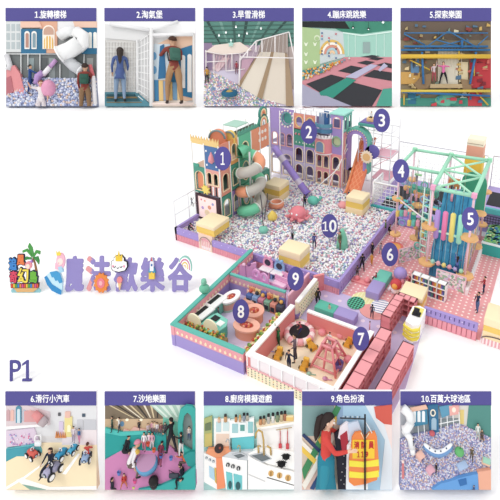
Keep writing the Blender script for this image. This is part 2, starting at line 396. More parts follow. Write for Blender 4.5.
P = P[~((P[:, 0] < 2.6) & (P[:, 1] > 3.2))]; P = P[~((P[:, 0] > 12.9) & (P[:, 1] > 13))]; P = P[P[:, 1] < 15.2]
ballheap('pit_balls', 'white, pink, lilac and blue plastic balls filling the big pit', P, .105, ['#ffffff', '#ffffff', '#fbf6fa', '#e8a4ba', '#b9a9de', '#9fb0d8', '#f6d3dd', '#a79fca', '#ffffff', '#e4a6ae', '#a8d6d0', '#ffffff', '#ffffff', '#ffffff', '#ffffff'], rows=True)
# wire rails at the left end
t = thing('wire_rail_screen', 'white wire rail screen standing at the far left edge of the ball pit', 'screen', TM(0, 0, 0))
for yy in (0.15, 1.9, 3.3):
    m = MB(); m.bar((.05, yy, 1.2), (.05, yy, 3.75), .035, '#f0f0f4'); part(t, 'post', m)
m = MB(); m.bar((.05, .15, 3.7), (.05, 3.3, 3.7), .035, '#e4e4ea'); m.bar((.05, .15, 2.4), (.05, 3.3, 2.4), .03, '#e4e4ea'); part(t, 'rail', m)
# ---------------- cream and yellow foam cubes
def foam(px, py, z, w, dp, hh, label, base=None, M=None):
    p = at(px, py, z) if M is None else M
    t = thing('foam_block', label, 'foam block', TM(p), 'cream and yellow foam cubes')
    m = MB(); m.rbox((-w/2, -dp/2, hh*.72), (w/2, dp/2, hh), '#fde9be', .05); part(t, 'top_layer', m)
    m = MB(); m.box((-w/2+.02, -dp/2+.02, hh*.38), (w/2-.02, dp/2-.02, hh*.73), '#f6cf62'); part(t, 'yellow_layer', m)
    m = MB(); m.rbox((-w/2, -dp/2, 0), (w/2, dp/2, hh*.4), '#fadfae' if not base else base, .04); part(t, 'lower_layer', m)
    return t
t = thing('arched_gate', 'cream cube gate with a pink arched doorway in the left pit fence', 'gate', TM(3.4, 0.2, 0), 'cream and yellow foam cubes')
m = MB(); m.rbox((-1.0, -.1, 2.0), (.95, 2.0, 2.35), '#fde9be', .06); part(t, 'top_layer', m)
m = MB(); m.box((-.97, -.07, 1.45), (.92, 1.97, 2.02), '#f6cf62'); part(t, 'yellow_layer', m)
m = MB(); m.prism(rect(-.7, 0, .75, 1.46), '#f6d6c0', -.2, .1, ax='y', holes=[arch(.02, 1.1, .02, 1.15)]); part(t, 'arch_panel', m)
m = MB(); m.box((-.62, -.12, 0), (.66, -.02, 1.2), '#f0aeb6')
for i in range(6): m.box((-.5+i*.19, -.16, .05), (-.42+i*.19, -.1, .8), '#fbe0d8')
part(t, 'door', m)
m = MB(); m.tube([(x, -.22, z) for x, z in arch(.02, 1.2, .7, 1.25)[2:]], .03, '#8c6c74', 6); part(t, 'arch_rim', m)
foam(277, 197.5, .7, 1.8, 1.9, 1.75, 'cream topped yellow foam cube in the balls below the long lavender tube slide')
foam(357.5, 211, .7, 1.75, 1.8, 1.75, 'cream topped yellow foam cube in the balls in front of the orange slide')
foam(294.5, 271, .1, 1.9, 1.6, 2.2, 'cream foam cube beside the pit fence corner behind the pink toddler corner')
foam(412.5, 306, .05, 1.6, 1.5, 1.35, 'cream foam cube between the pink shelf and the white bookcase')
# ---------------- pit toys
def toy(name, label, px, py, z, fn):
    m = MB(); fn(m); return single(name, label, 'pit toy', m, TM(at(px, py, z)))
t = thing('ring_seat', 'peach round ring seat with pale top lying in the balls near the spiral slide', 'pit toy', TM(at(276.5, 207, .8)))
m = MB(); m.lathe([(.5, 0), (.72, .12), (.76, .4), (.62, .58), (.42, .55), (.38, .3)], (0, 0, 0), '#f39b78', 20); part(t, 'cushion', m)
m = MB(); m.tube([(.57*math.cos(a), .57*math.sin(a), .58) for a in [i*PI/8 for i in range(16)]], .07, '#fbe3d6', 8, closed=True); part(t, 'rim', m)
t = thing('soft_octopus', 'big coral pink soft octopus toy in the middle of the ball pit', 'pit toy', TM(at(298, 219, .8)))
m = MB(); m.sph((0, 0, .62), .78, '#ee8590', sz=.85, seg=16); part(t, 'head', m)
for i in range(7):
    a = i*2*PI/7; m = MB(); m.tube([(.5*math.cos(a), .5*math.sin(a), .4), (.9*math.cos(a), .9*math.sin(a), .25), (1.15*math.cos(a+.3), 1.15*math.sin(a+.3), .5)], [.2, .17, .1], '#ef8f98', 8); part(t, 'arm', m)
for s in (-.25, .25): m = MB(); m.sph((s, -.68, .8), .1, '#ffffff', seg=8, rings=6); part(t, 'eye', m)
toy('soft_ball', 'yellow pointed soft toy in the balls left of the coral octopus', 272.5, 220, .8, lambda m: m.lathe([(.1, 0), (.42, .15), (.45, .45), (.28, .7), (.06, .95)], (0, 0, 0), '#f3d463', 14))
toy('soft_whale', 'teal rounded soft toy in the balls below the end of the lavender slide', 313, 204, .8, lambda m: (m.sph((0, 0, .4), .5, '#66c8b4', sx=1.2, sz=.9), m.tube([(.4, 0, .4), (.75, 0, .7), (.85, 0, .95)], [.2, .12, .2], '#66c8b4')))
t = thing('pendulum_buoy', 'teal round buoy on a thin dark pole left in the ball pit', 'pit toy', TM(at(263.5, 233, .8)))
m = MB(); m.sph((0, 0, .32), .42, '#7ccab4', sz=.85); part(t, 'buoy', m)
m = MB(); m.tube([(0, 0, .6), (-.15, .15, 1.6), (-.3, .3, 2.6), (-.7, .7, 3.2)], .045, '#4a464c', 6); part(t, 'pole', m)
toy('soft_cone', 'mint green pointed soft cone in the balls behind the person in olive', 342, 247, .8, lambda m: m.lathe([(.5, 0), (.42, .8), (.2, 1.5), (.03, 1.75)], (0, 0, 0), '#7ecfae', 14))
toy('soft_rock', 'pink soft boulder in the balls below the orange slide corner', 343, 207, .8, lambda m: m.sph((0, 0, .2), .5, '#f2a3a8', sz=.7))
# ================================================================ CASTLE BY THE SPIRAL SLIDE
CR = '#fbe6bd'; GRN = '#4fae90'; ORC = '#f0946c'; BLU = '#5b7fb4'; PKC = '#eeb0a6'; PUR = '#9a86cc'
t = thing('castle_playhouse', 'tall green and orange castle playhouse with crown battlements holding the spiral slide', 'playhouse', TM(0, 0, 0))
def panelX(par, x0, x1, z0, z1, y, c, holes=(), rimc=CR, dep=.1, name='wall_panel'):
    m = MB(); m.prism(rect(x0, z0, x1, z1), c, y, y+dep, holes=holes, ax='y'); w = part(par, name, m)
    for h in holes:
        r = MB(); r.prism(grow(h, .09), rimc, y-.05, y+.03, holes=[h], ax='y'); part(w, 'window_rim', r)
    return w
def panelY(par, y0, y1, z0, z1, x, c, holes=(), rimc=CR, dep=.1, name='wall_panel'):
    m = MB(); m.prism(rect(y0, z0, y1, z1), c, x, x-dep, holes=holes, ax='x'); w = part(par, name, m)
    for h in holes:
        r = MB(); r.prism(grow(h, .09), rimc, x+.05, x-.03, holes=[h], ax='x'); part(w, 'window_rim', r)
    return w
Y0 = 3.1
panelX(t, -.2, 1.2, 3.4, 5.9, Y0, '#4d9b86', [arch(.5, .85, 3.7, 5.5)])
m = MB(); m.prism(arch(.5, .7, 3.75, 5.4), ORC, Y0+.12, Y0+.2, ax='y'); part(t, 'orange_door', m)
panelX(t, 1.2, 2.8, 3.4, 5.9, Y0, '#e9a79c', [arch(1.65, .45, 4.5, 5.6), arch(2.35, .45, 4.5, 5.6)])
m = MB()
for i in range(5): m.box((1.3+i*.32, Y0-.06, 3.45), (1.44+i*.32, Y0, 4.3), '#3c3c44' if i % 2 else '#fafafa')
part(t, 'piano_keys', m)
panelX(t, 1.15, 2.8, 5.9, 8.1, Y0, '#4f77ae')
m = MB(); m.lathe([(.05, 0), (.3, .25), (.25, .6), (.03, 1.1)], (2.0, Y0-.02, 6.5), '#f09aa0', 12)
for x, z in ((1.45, 7.6), (2.5, 7.6), (1.45, 6.3), (2.5, 6.3)): m.sph((x, Y0, z), .1, '#ffffff', seg=8, rings=5)
part(t, 'flame_ornament', m)
panelX(t, -.2, .45, 5.9, 6.15, Y0, '#4aa890')
def crown(par, pts, z, h, c, ax, at_, n, x0, x1):
    lp = [(x0, z)]+[(x1, z)]
    for i in range(n, 0, -1):
        a = x0+(x1-x0)*i/n; b = x0+(x1-x0)*(i-1)/n; lp += [(a, z+h*.9), (a-(a-b)*.3, z+h*.45), ((a+b)/2, z+h*.85), (b+(a-b)*.3, z+h*.45)]
    lp.append((x0, z+h*.9)); m = MB(); m.prism(lp, c, at_, at_+.08, ax=ax); return part(par, 'crown_battlement', m)
crown(t, 0, 8.1, .85, '#f3cf86', 'y', Y0-.02, 5, -.25, 2.85); crown(t, 0, 8.1, .5, '#f7dda4', 'y', Y0+2.6, 5, -.25, 2.85)
cols = [['#4d9b86', PUR, '#4fae90', '#e59a84', '#4d9b86'], ['#e59a84', '#4d9b86', '#58b494', '#f0a07a', '#c98a9c'], ['#e8957c', '#e8a05c', '#66c49c', '#f09c78', '#f09c78']]
zz = [.85, 3.4, 5.9, 8.3]; yy = [3.1, 4.6, 5.9, 7.9, 9.4, 11.0]
for r in range(3):
    for c in range(5):
        if (r, c) in ((0, 3), (1, 3), (1, 4)): continue
        a, b = yy[c], yy[c+1]; mid = (a+b)/2
        if c == 2 and r < 2: hl = [ell(mid, (zz[r]+zz[r+1])/2, .5, .9)]
        elif r == 2 and c in (3, 4): hl = []
        elif r == 2 and c == 2: hl = [ell(mid, 6.9, .5, .6)]
        else: hl = [arch(mid, (b-a)*.5, zz[r]+.5, zz[r+1]-.45)]
        panelY(t, a+.04, b-.04, zz[r]+.04, zz[r+1]-.04, 2.8, cols[r][c], hl)
m = MB()
for i in range(3):
    for k in range(2): m.prism(ell(9.3+i*.5, 6.9+k*.75, .19, n=10), '#fdf3e6', 2.86, 2.82, ax='x')
part(t, 'round_ornaments', m)
for (x, y) in [(-.2, Y0), (1.2, Y0), (2.8, Y0)]+[(2.8, q) for q in yy[1:]]+[(-.2, 5.5), (0, 9.4), (0, 11)]:
    m = MB(); m.bar((x, y, .3), (x, y, 8.25), .06, '#f6f6f2'); part(t, 'post', m)
for z in (3.4, 5.9):
    m = MB(); m.box((-.2, Y0+.1, z-.08), (2.65, 10.9, z+.05), '#8fbcae' if z < 4 else '#d8b49c'); part(t, 'deck', m)
m = MB(); m.box((-.28, Y0+.5, .8), (-.2, 10.9, 5.9), '#5a7f78'); part(t, 'rear_wall', m)
m = MB(); m.box((1.0, 6.5, .85), (1.1, 10.9, 8.0), '#6f8f86'); part(t, 'inner_wall', m)
m = MB(); lp = [(6.0, 8.3), (11.0, 8.3)]
for i in range(10, 0, -1): a = 6+5*i/10; lp += [(a, 8.55), (a-.25, 8.75)]
lp += [(6.0, 8.55)]; m.prism(lp, '#5aa58e', 2.8, 2.7, ax='x'); part(t, 'scalloped_cornice', m)
m = MB(); m.box((.6, 6.6, 8.85), (2.2, 8.4, 8.92), '#a9d2c0'); [m.bar((x, y, 8.2), (x, y, 8.8), .04, '#f4f4f4') for x in (.6, 2.2) for y in (6.6, 8.4)]; part(t, 'roof_canopy', m)
# shell domes on top
for (x, y, r, c, nm) in ((1.9, 4.1, .72, '#f2926e', 'orange_shell'), (2.45, 5.0, .5, '#f4d068', 'yellow_shell')):
    m = MB(); m.prism(arch(0, 2*r, -.5, r*1.3, 12), c, -.1, -.6, ax='x'); m.v = m.v; o = part(t, nm, m, M=TM(x, y, 8.3, -PI/2+.35))
    m = MB(); m.tube([(.0, a, b) for a, b in arch(0, 2*r, -.5, r*1.3, 12)[2:]], .09, '#7c8f92', 6); part(o, 'shell_rim', m)
# double arch (rainbow) on the cornice
def rainbow(m, cx, cz, w, h, cs, y0, y1, ax='y', t=.16):
    for i, c in enumerate(cs):
        o = arch(cx, w-2*t*i, cz, cz+h-t*i*1.1, 10); q = arch(cx, w-2*t*(i+1), cz, cz+h-t*(i+1)*1.1, 10); m.prism(o[1:]+[(cx-(w-2*t*i)/2, cz)]+[] if False else o, c, y0, y1, holes=[[(a, max(b, cz+.01)) for a, b in q]], ax=ax)
m = MB(); rainbow(m, 10.0, 8.3, 1.5, 1.1, ['#3f8f80', '#f3e2b0', '#f0946c', '#ffffff'], 2.9, 2.7, 'x'); part(t, 'lower_rainbow_arch', m)
m = MB(); rainbow(m, 10.0, 9.2, 1.3, .95, ['#3f8f80', '#f3e2b0', '#f0946c'], 2.9, 2.7, 'x'); part(t, 'upper_rainbow_arch', m)
# screen
t = thing('video_screen', 'glowing pink and peach cloud picture screen on the castle front at the pit', 'screen', TM(0, 0, 0))
m = MB(); m.prism(rect(.0, .85, 2.75, 3.35), '#4a3038', Y0-.2, Y0-.02, holes=[rect(.22, 1.0, 2.35, 3.15)], ax='y'); part(t, 'frame', m)
scr = pattern('cloud picture', 'noise', '#f3c9d8', '#fff3e2', 1.2, 1.2, .4)
m = MB(); m.box((.22, Y0-.12, 1.0), (2.35, Y0-.05, 3.15), mat('#f6d8d4', .4, emit=.35))
for (x, z, r, c) in ((1.2, 1.6, .3, '#ffe9c0'), (1.5, 2.2, .2, '#f2ad8e'), (.7, 2.0, .16, '#c9b4e4'), (.6, 2.8, .1, '#ee9cb0'), (1.9, 2.6, .14, '#a9b8e4'), (1.0, 2.75, .1, '#f2b49c')):
    m.cyl((x, Y0-.14, z), r, .02, c, 12, 'y')
part(t, 'display', m)
t = thing('star_sign', 'yellow spiky star sign above the video screen on the castle', 'sign', TM(1.2, Y0-.12, 3.9))
m = MB(); m.prism([((.55 if i % 2 else .3)*math.cos(i*PI/8), (.5 if i % 2 else .3)*math.sin(i*PI/8)) for i in range(16)], '#f8df70', -.05, .05, ax='y'); part(t, 'star', m)
m = MB(); m.box((-.6, .0, -.7), (1.4, .12, -.45), '#6a6a78'); part(t, 'bracket', m)
# ---------------- spiral tube slide
t = thing('spiral_tube_slide', 'mint, orange and clear spiral tube slide winding down into the balls', 'slide', TM(0, 0, 0))
segc = ['#6fd0a4', '#f2a078', '#c2beb4', '#6fd0a4', '#6fd0a4', '#c2beb4', '#f2a078', '#f2a078', '#c2beb4', '#6fd0a4']
path = [(2.9, 6.2, 7.0)]
cx, cy = 3.95, 6.0
N_ = 60
hel = []
for i in range(N_+1):
    a = PI*1.1-2*PI*2.9*i/N_; hel.append((cx+.95*math.cos(a), cy+.95*math.sin(a), 6.85-5.55*i/N_))
k = 6
for i in range(10):
    sg = hel[i*k:(i+1)*k+1]; m = MB()
    m.tube(sg, .5, mat(segc[i], .35), 16, cap=False); m.tube([Vector(p)*1 for p in sg], .46, mat(segc[i], .5), 16, cap=False)
    o = part(t, 'tube_segment', m)
    m = MB(); d0 = (Vector(sg[-1])-Vector(sg[-2])).normalized(); m.tube([Vector(sg[-1])-d0*.05, Vector(sg[-1])+d0*.05], .54, mat('#e8efe6', .4), 16); part(o, 'flange', m) if i < 9 else None
m = MB(); m.tube([(2.8, 6.0, 7.0), (3.3, 6.2, 7.0), hel[0]], .58, mat('#6fd0a4', .35), 16, cap=False); part(t, 'entry_tube', m)
m = MB(); m.bar((cx, cy, .7), (cx, cy, 7), .09, '#d8d8d8'); part(t, 'centre_post', m)
m = MB(); m.tube([(5.4, 6.6, 3.0), (5.5, 6.4, 2.6), (5.55, 6.0, 1.8), (5.7, 5.5, .8)], .04, '#5a5050', 6); part(t, 'hanging_rope', m)
# ================================================================ REAR CASTLE
YB = 15.2
t = thing('castle_playhouse', 'wide lavender and pink castle playhouse with arched windows at the back of the pit', 'playhouse', TM(0, 0, 0))
# bay 1 lavender with round flower window
panelX(t, .2, 3.2, 6.2, 8.55, YB, '#a78fce', [ell(2.35, 7.5, .55, .65)], '#5fb0a0')
m = MB()
for i in range(14): a = i*2*PI/14; m.sph((2.35+.82*math.cos(a), YB-.05, 7.5+.92*math.sin(a)), .11, '#fbf2e0', seg=8, rings=5)
m.prism(ell(2.35, 7.5, .5, .6), '#4e9c94', YB+.15, YB+.2, ax='y'); part(t, 'flower_window', m)
panelX(t, .2, 3.2, 3.9, 6.2, YB, '#a48fc8', [arch(.8, .6, 4.4, 5.8), arch(1.75, .6, 4.4, 5.8), arch(2.7, .6, 4.4, 5.8)], '#e8a8a0')
panelX(t, .2, 3.2, .85, 3.9, YB, '#b9a6d6', [arch(.9, 1.0, 1.0, 3.4), arch(2.35, 1.0, 1.0, 3.4)])
panelX(t, 3.2, 5.9, 6.5, 8.25, YB, '#ef9a86', [ell(3.9, 7.4, .4, .55), ell(5.2, 7.4, .4, .55)], '#f6d488')
panelX(t, 3.2, 5.9, 4.7, 6.6, YB, '#4f9c88')
m = MB()
for i in range(6): m.prism([(3.45+i*.42, 5.0), (3.6+i*.42, 5.0), (3.52+i*.42, 5.2)], '#f0f6e8', YB-.04, YB, ax='y')
for i in range(6): m.sph((3.5+i*.4, YB-.03, 6.0), .12, '#e88a96', seg=8, rings=5)
part(t, 'bunting', m)
for z0, z1 in ((.85, 2.8), (2.8, 4.7)):
    panelX(t, 3.2, 4.55, z0, z1, YB, '#ab98d4' if z0 > 1 else '#c9bfe0', [arch(3.87, .8, z0+.15, z1-.25)]); panelX(t, 4.55, 5.9, z0, z1, YB, '#ab98d4' if z0 > 1 else '#c9bfe0', [arch(5.22, .8, z0+.15, z1-.25)])
# bay 3: rounded pink balcony
def curved(cx, cy, r, z0, z1, c, a0=200, a1=340, n=12, th=.1):
    m = MB(); o = [(cx+r*math.cos(math.radians(a0+(a1-a0)*i/n)), cy+r*math.sin(math.radians(a0+(a1-a0)*i/n))) for i in range(n+1)]
    q = [(cx+(r-th)*math.cos(math.radians(a0+(a1-a0)*i/n)), cy+(r-th)*math.sin(math.radians(a0+(a1-a0)*i/n))) for i in range(n+1)][::-1]
    m.prism(o+q, c, z0, z1); return m
part(t, 'balcony_wall', curved(6.8, YB+.35, 1.05, 4.5, 6.2, '#f0929a', 195, 345))
m = MB(); m.prism(arch(6.75, .8, 4.75, 5.85), '#86a4c8', YB-.78, YB-.6, ax='y'); m.prism(grow(arch(6.75, .8, 4.75, 5.85), .08), '#fbe6bd', YB-.74, YB-.6, ax='y'); part(t, 'balcony_window', m)
m = curved(6.8, YB+.35, 1.06, 6.75, 7.15, '#4f86ac', 185, 355); m.v += []; part(t, 'balcony_rail', m); part(t, 'balcony_rail', curved(6.8, YB+.35, 1.06, 7.35, 7.7, '#5f9cb4', 185, 355))
m = MB(); m.cyl((6.8, YB+.35, 6.15), 1.1, .12, '#f6ecec', 20); m.cyl((6.8, YB+.35, 4.4), 1.1, .12, '#f6ecec', 20); part(t, 'balcony_deck', m)
for i in range(8):
    a = math.radians(195+150*i/7); m = MB(); m.rbox((6.8+1.02*math.cos(a)-.1, YB+.35+1.02*math.sin(a)-.1, 6.2), (6.8+1.02*math.cos(a)+.1, YB+.35+1.02*math.sin(a)+.1, 6.5), '#fdf6f4', .03); part(t, 'battlement', m)
panelX(t, 5.95, 7.6, .85, 2.6, YB, '#e8a0a8', [arch(6.35, .5, .9, 2.3), arch(7.15, .5, .9, 2.3)]); panelX(t, 5.95, 7.6, 2.6, 4.4, YB, '#ee9ca8', [arch(6.35, .5, 2.8, 4.1), arch(7.15, .5, 2.8, 4.1)])
m = MB(); m.box((5.95, YB+.6, 6.2), (7.6, YB+.7, 8.5), '#9fb8d8'); m.box((6.6, YB+.5, 7.2), (7.1, YB+.62, 8.8), '#3f6ea8'); part(t, 'balcony_back', m)
# bay 4
panelX(t, 7.6, 9.0, 4.5, 7.2, YB, '#a48ccc', [ell(8.3, 5.9, .45, .5)], '#8cc49c'); m = MB(); m.prism(ell(8.3, 5.9, .43, .48), '#c2cfa0', YB+.12, YB+.16, ax='y'); part(t, 'porthole_disc', m)
panelX(t, 7.6, 9.0, 7.2, 8.75, YB, '#a994d2', [arch(8.3, .7, 7.4, 8.5)], '#f0a8a0')
panelX(t, 7.6, 9.0, .85, 2.6, YB, '#ea929c', [arch(8.3, .7, .9, 2.3)]); panelX(t, 7.6, 9.0, 2.6, 4.5, YB, '#ee969e', [arch(8.3, .7, 2.8, 4.2)])
panelY(t, YB+.05, 17.4, 4.5, 6.8, 9.0, '#eea0a4', [arch(16.3, .9, 5.0, 6.3)], '#f6dcb4')
panelY(t, YB+.05, 17.4, .85, 4.5, 9.0, '#d9a0b4', [arch(15.8, .6, 1, 4.0), arch(16.8, .6, 1, 4.0)])
panelY(t, YB+.05, 17.4, 6.9, 8.75, 9.0, '#6cc4b2', [arch(15.8, .6, 7.1, 8.5), arch(16.8, .6, 7.1, 8.5)], '#a8e4d4')
m = MB(); m.prism([(YB-.1, 8.75), (17.5, 8.75), (17.5, 8.88), (YB-.1, 8.88)], '#9fe2d4', 7.5, 9.15, ax='x'); part(t, 'teal_roof', m)
for x in (.2, 1.5, 3.2, 4.55, 5.9, 7.6, 9.0):
    m = MB(); m.bar((x, YB-.03, .3), (x, YB-.03, 8.3), .06, '#f8f4f4'); part(t, 'post', m)
for z in (2.7, 4.6, 6.5):
    m = MB(); m.box((.2, YB+.1, z-.06), (8.9, YB+2.1, z+.06), '#c4b4d4'); part(t, 'deck', m)
m = MB(); m.box((.2, YB+2.1, .5), (9, YB+2.2, 7.6), '#8a80a8'); m.box((2.4, YB+1.5, .6), (2.5, YB+3, 4), '#cc6f70'); m.box((4.9, YB+1.6, .6), (5.6, YB+1.7, 3.8), '#cf7a88'); m.box((6.2, YB+1.4, .8), (6.8, YB+1.5, 2.5), '#8a4a50'); part(t, 'rear_wall', m)
m = MB()
for i in range(9): m.bar((3.3+i*.62, YB+.3, 8.2), (3.3+i*.62, YB+.3, 8.7), .04, '#eeeef2')
for i in range(5): m.bar((3.3+i*1.3, YB+1.9, 8.2), (3.3+i*1.3, YB+1.9, 8.6), .04, '#e8e8ee')
m.bar((3.2, YB+.3, 8.7), (7.6, YB+.3, 8.7), .05, '#f4f4f6'); m.bar((3.2, YB+1.9, 8.6), (9, YB+1.9, 8.6), .04, '#e0e0ea'); part(t, 'roof_railing', m)
# side link between the castles
panelX(t, -1.4, .2, 3.9, 6.3, YB-.1, '#6a8ab8', [rect(-.9, 4.2, -.3, 6)], '#f6f0e6')
# long lavender tube slide
t = thing('straight_tube_slide', 'long lavender tube slide with clear rings sloping down from the rear castle', 'slide', TM(0, 0, 0))
A = Vector((2.55, 12.3, 5.2)); B = Vector((6.55, 11.9, 1.15)); lst = [0, .2, .32, .72, .82, 1.0]; cs = ['#a78fdc', '#cfc4d8', '#9a84d4', '#c8bdd4', '#8f78cc']
for i in range(5):
    m = MB(); m.tube([A.lerp(B, lst[i]), A.lerp(B, lst[i+1])], .36, mat(cs[i], .35), 16, cap=False); m.tube([A.lerp(B, lst[i]), A.lerp(B, lst[i+1])], .33, mat(cs[i], .35), 16, cap=False); part(t, 'tube_segment', m)
m = MB(); m.lathe([(.36, 0), (.42, .1), (.55, .2), (.5, .2), (.36, .08)], (0, 0, 0), '#7f6ac4', 16); part(t, 'exit_mouth', m, M=Matrix.Translation(B) @ (B-A).to_track_quat('Z', 'Y').to_matrix().to_4x4())
m = MB(); m.box((6.5, 11.4, .7), (7.3, 12.0, .85), '#9d86d6'); part(t, 'landing_pad', m)
# ================================================================ ORANGE SLIDE TOWER
t = thing('wave_slide_tower', 'orange slide under a lavender and teal arch with a tall white scaffold', 'slide', TM(0, 0, 0))
b0 = at(350, 192, .85); tp = Vector((b0.x-.3, b0.y+5.2, 6.0))
print('slide base', b0)
ctr = atY(358, 150, b0.y+2.6)
m = MB(); wv = pattern('orange lattice', 'grid', '#ee7f54', '#f4a274', 3, 3, .16, .78)
y0s = b0.y-.5; xs = b0.x+.4; n = 12; pf = []
for i in range(n+1):
    f = i/n; pf.append((y0s+4.2*f, .75+5.0*(f**1.1)))
pv = []
for (y, z) in pf: pv += [(xs-.68, y, z), (xs+.68, y, z)]
m.add(pv+[(x, y, z-.12) for x, y, z in pv], [(2*i, 2*i+1, 2*i+3, 2*i+2) for i in range(n)]+[(2*i+2+2*(n+1)-0, 2*i+3+2*(n+1), 2*i+1+2*(n+1), 2*i+2*(n+1)) for i in range(n)], wv); part(t, 'slide_bed', m)
for s in (-.72, .72):
    m = MB(); m.tube([(xs+s, y, z+.1) for y, z in pf], .14, '#f0925e' if s < 0 else '#e98060', 8); part(t, 'side_rail', m)
ya = y0s+1.9
m = MB(); rainbow(m, xs-.5, 2.6, 2.9, 4.8, ['#6cc0ac', '#9c86cc', '#a890d4'], ya, ya+.9, 'y', .2); part(t, 'entrance_arch', m)
m = MB()
for i in range(14):
    a = PI*i/13; m.sph((xs-.5+1.15*math.cos(a), ya-.03, 6.0+1.15*math.sin(a)), .06, '#ffd9a0', seg=8, rings=5)
part(t, 'arch_lights', m)
tx = xs+.75; ty = ya+.6
for (dx, dy) in ((-1.2, 0), (.4, 0), (2.3, 0), (-1.2, 2.6), (.4, 2.6), (2.3, 2.6)):
    m = MB(); m.bar((tx+dx, ty+dy, 0), (tx+dx, ty+dy, 8.0 if dx > 1 else 8.4), .055, '#f4f4f8'); part(t, 'scaffold_post', m)
m = MB()
for z in (1.6, 3.2, 4.6, 6.0, 7.2):
    for dy in (0, 2.6): m.bar((tx-1.2, ty+dy, z), (tx+2.3, ty+dy, z), .04, '#efeff4')
    for dx in (-1.2, .4, 2.3): m.bar((tx+dx, ty, z), (tx+dx, ty+2.6, z), .04, '#efeff4')
for z in (4.6, 6.0, 3.2): m.bar((tx+.4, ty, z-1.4), (tx+2.3, ty, z), .035, '#f0b4c4')
part(t, 'scaffold_rails', m)
for z in (2.0, 4.4):
    m = MB(); m.box((tx+.4, ty, z), (tx+2.3, ty+2.6, z+.1), '#f2b8c8'); part(t, 'scaffold_deck', m)
m = MB(); m.rbox((tx-1.2, ty-.4, 7.6), (tx+.9, ty+1.6, 7.9), '#4fa59a', .05); m.box((tx-1.05, ty-.25, 7.9), (tx+.75, ty+1.45, 8.0), '#7a6ab0'); part(t, 'top_platform', m)
m = MB(); m.rbox((tx-.5, ty+.1, 8.0), (tx+.2, ty+.8, 8.4), '#f0c48a', .05); part(t, 'top_seat', m)
gx, gz = tx+.1, 4.6; gy = ya-.4
m = MB(); m.prism([((.68 if i % 2 else .54)*math.cos(i*PI/14)+gx, (.74 if i % 2 else .6)*math.sin(i*PI/14)+gz) for i in range(28)], '#fbe9d0', gy, gy+.12, ax='y'); m.cyl((gx, gy-.04, gz), .4, .06, '#f0c080', 20, 'y'); part(t, 'gear_sign', m)
m = MB(); m.cyl((gx+.4, gy+.4, gz+.45), .72, .35, '#6a62b4', 24, 'y'); part(t, 'purple_drum', m)
m = MB(); m.tube([(xs-2.2, ya-3.6, .8), (xs-2.4, ya-1.6, 2.2), (xs-1.4, ya, 5)], .04, '#ffffff', 6); m.tube([(xs-3.8, ya-4.4, .85), (xs-1.8, ya-1.4, 3.2), (xs-1.5, ya, 5.5)], .05, '#ffffff', 6); m.tube([(xs-3.8, ya-4.4, .85), (xs-.3, ya-5.6, .85), (xs+2.2, ya-4.6, .85)], .05, '#ffffff', 6); part(t, 'guard_cable', m)
# ================================================================ TRAMPOLINE PLATFORMS
BLK = '#2b2c33'
def mesh_wall(m, p, q, z0, z1, step, c='#ececf4', r=.012, horiz=True):
    L = math.hypot(q[0]-p[0], q[1]-p[1]); n = int(L/step)
    for i in range(n+1): f = i/n; x = p[0]+(q[0]-p[0])*f; y = p[1]+(q[1]-p[1])*f; m.bar((x, y, z0), (x, y, z1), r, c, 4)
    if horiz:
        k = int((z1-z0)/step)
        for i in range(k+1): z = z0+(z1-z0)*i/k; m.bar((p[0], p[1], z), (q[0], q[1], z), r, c, 4)
t = thing('trampoline_platform', 'lavender platform with black trampolines and white mesh cage behind the pink lane', 'trampoline', TM(0, 0, 0))
m = MB(); m.box((13.2, 13.0, 0), (22.5, 21.0, .85), '#b3a2de'); part(t, 'platform', m)
m = MB(); m.box((13.2, 12.8, .25), (17.0, 13.02, .95), '#3fb0b4'); m.box((13.2, 12.95, .86), (17.0, 13.2, .93), '#57c2c4'); part(t, 'teal_edge', m)
for (x0, y0_, x1, y1) in ((14.0, 13.5, 15.6, 15.0), (15.9, 13.5, 17.7, 15.0), (14.3, 15.7, 15.9, 18.6), (16.2, 15.7, 18, 18.6), (18.3, 14, 20, 16.4), (18.3, 16.8, 20, 19.5)):
    m = MB(); m.box((x0, y0_, .86), (x1, y1, .9), BLK)
    for i in range(6): m.box((x0+(x1-x0)*(i+.45)/6, y0_, .9), (x0+(x1-x0)*(i+.55)/6, y1, .905), '#3a3b44')
    part(t, 'trampoline_bed', m)
m = MB(); m.box((13.9, 15.1, .86), (20.2, 15.6, .93), '#4cc0c2'); part(t, 'teal_cushion', m)
for p in ((13.3, 13.1), (13.3, 15.6), (15.8, 13.1), (13.3, 20.6), (22.4, 20.6)):
    m = MB(); m.bar((p[0], p[1], .85), (p[0], p[1], 3.3 if p[1] < 20 else 5.2), .09, '#ffffff'); part(t, 'cage_post', m)
m = MB(); mesh_wall(m, (13.3, 13.1), (13.3, 15.6), .9, 3.3, .3, '#ffffff', .035); m.bar((13.3, 13.1, 3.3), (15.8, 13.1, 3.3), .09, '#ffffff'); mesh_wall(m, (13.3, 13.1), (15.8, 13.1), .9, 3.2, .36, '#ffffff', .03); m.bar((13.3, 13.1, 3.3), (13.3, 15.6, 3.3), .09, '#ffffff')
part(t, 'cage_mesh', m)
m = MB(); mesh_wall(m, (13.3, 20.6), (22.4, 20.6), .9, 5.1, .42, '#dcdae4', .012); m.bar((13.3, 20.6, 5.1), (22.4, 20.6, 5.1), .045, '#c4c2d2'); part(t, 'rear_mesh', m)
t = thing('play_steps', 'lavender foam steps leading up to the trampoline platform', 'steps', TM(0, 0, 0))
for i in range(3): m = MB(); m.rbox((16.0, 11.9+i*.4, .05), (18.4, 13.0, .3+.27*i), '#9d88d0', .03); part(t, 'step', m)
t = thing('trampoline_platform', 'lavender platform with one black trampoline at the right edge behind the teal wall', 'trampoline', TM(0, 0, 0))
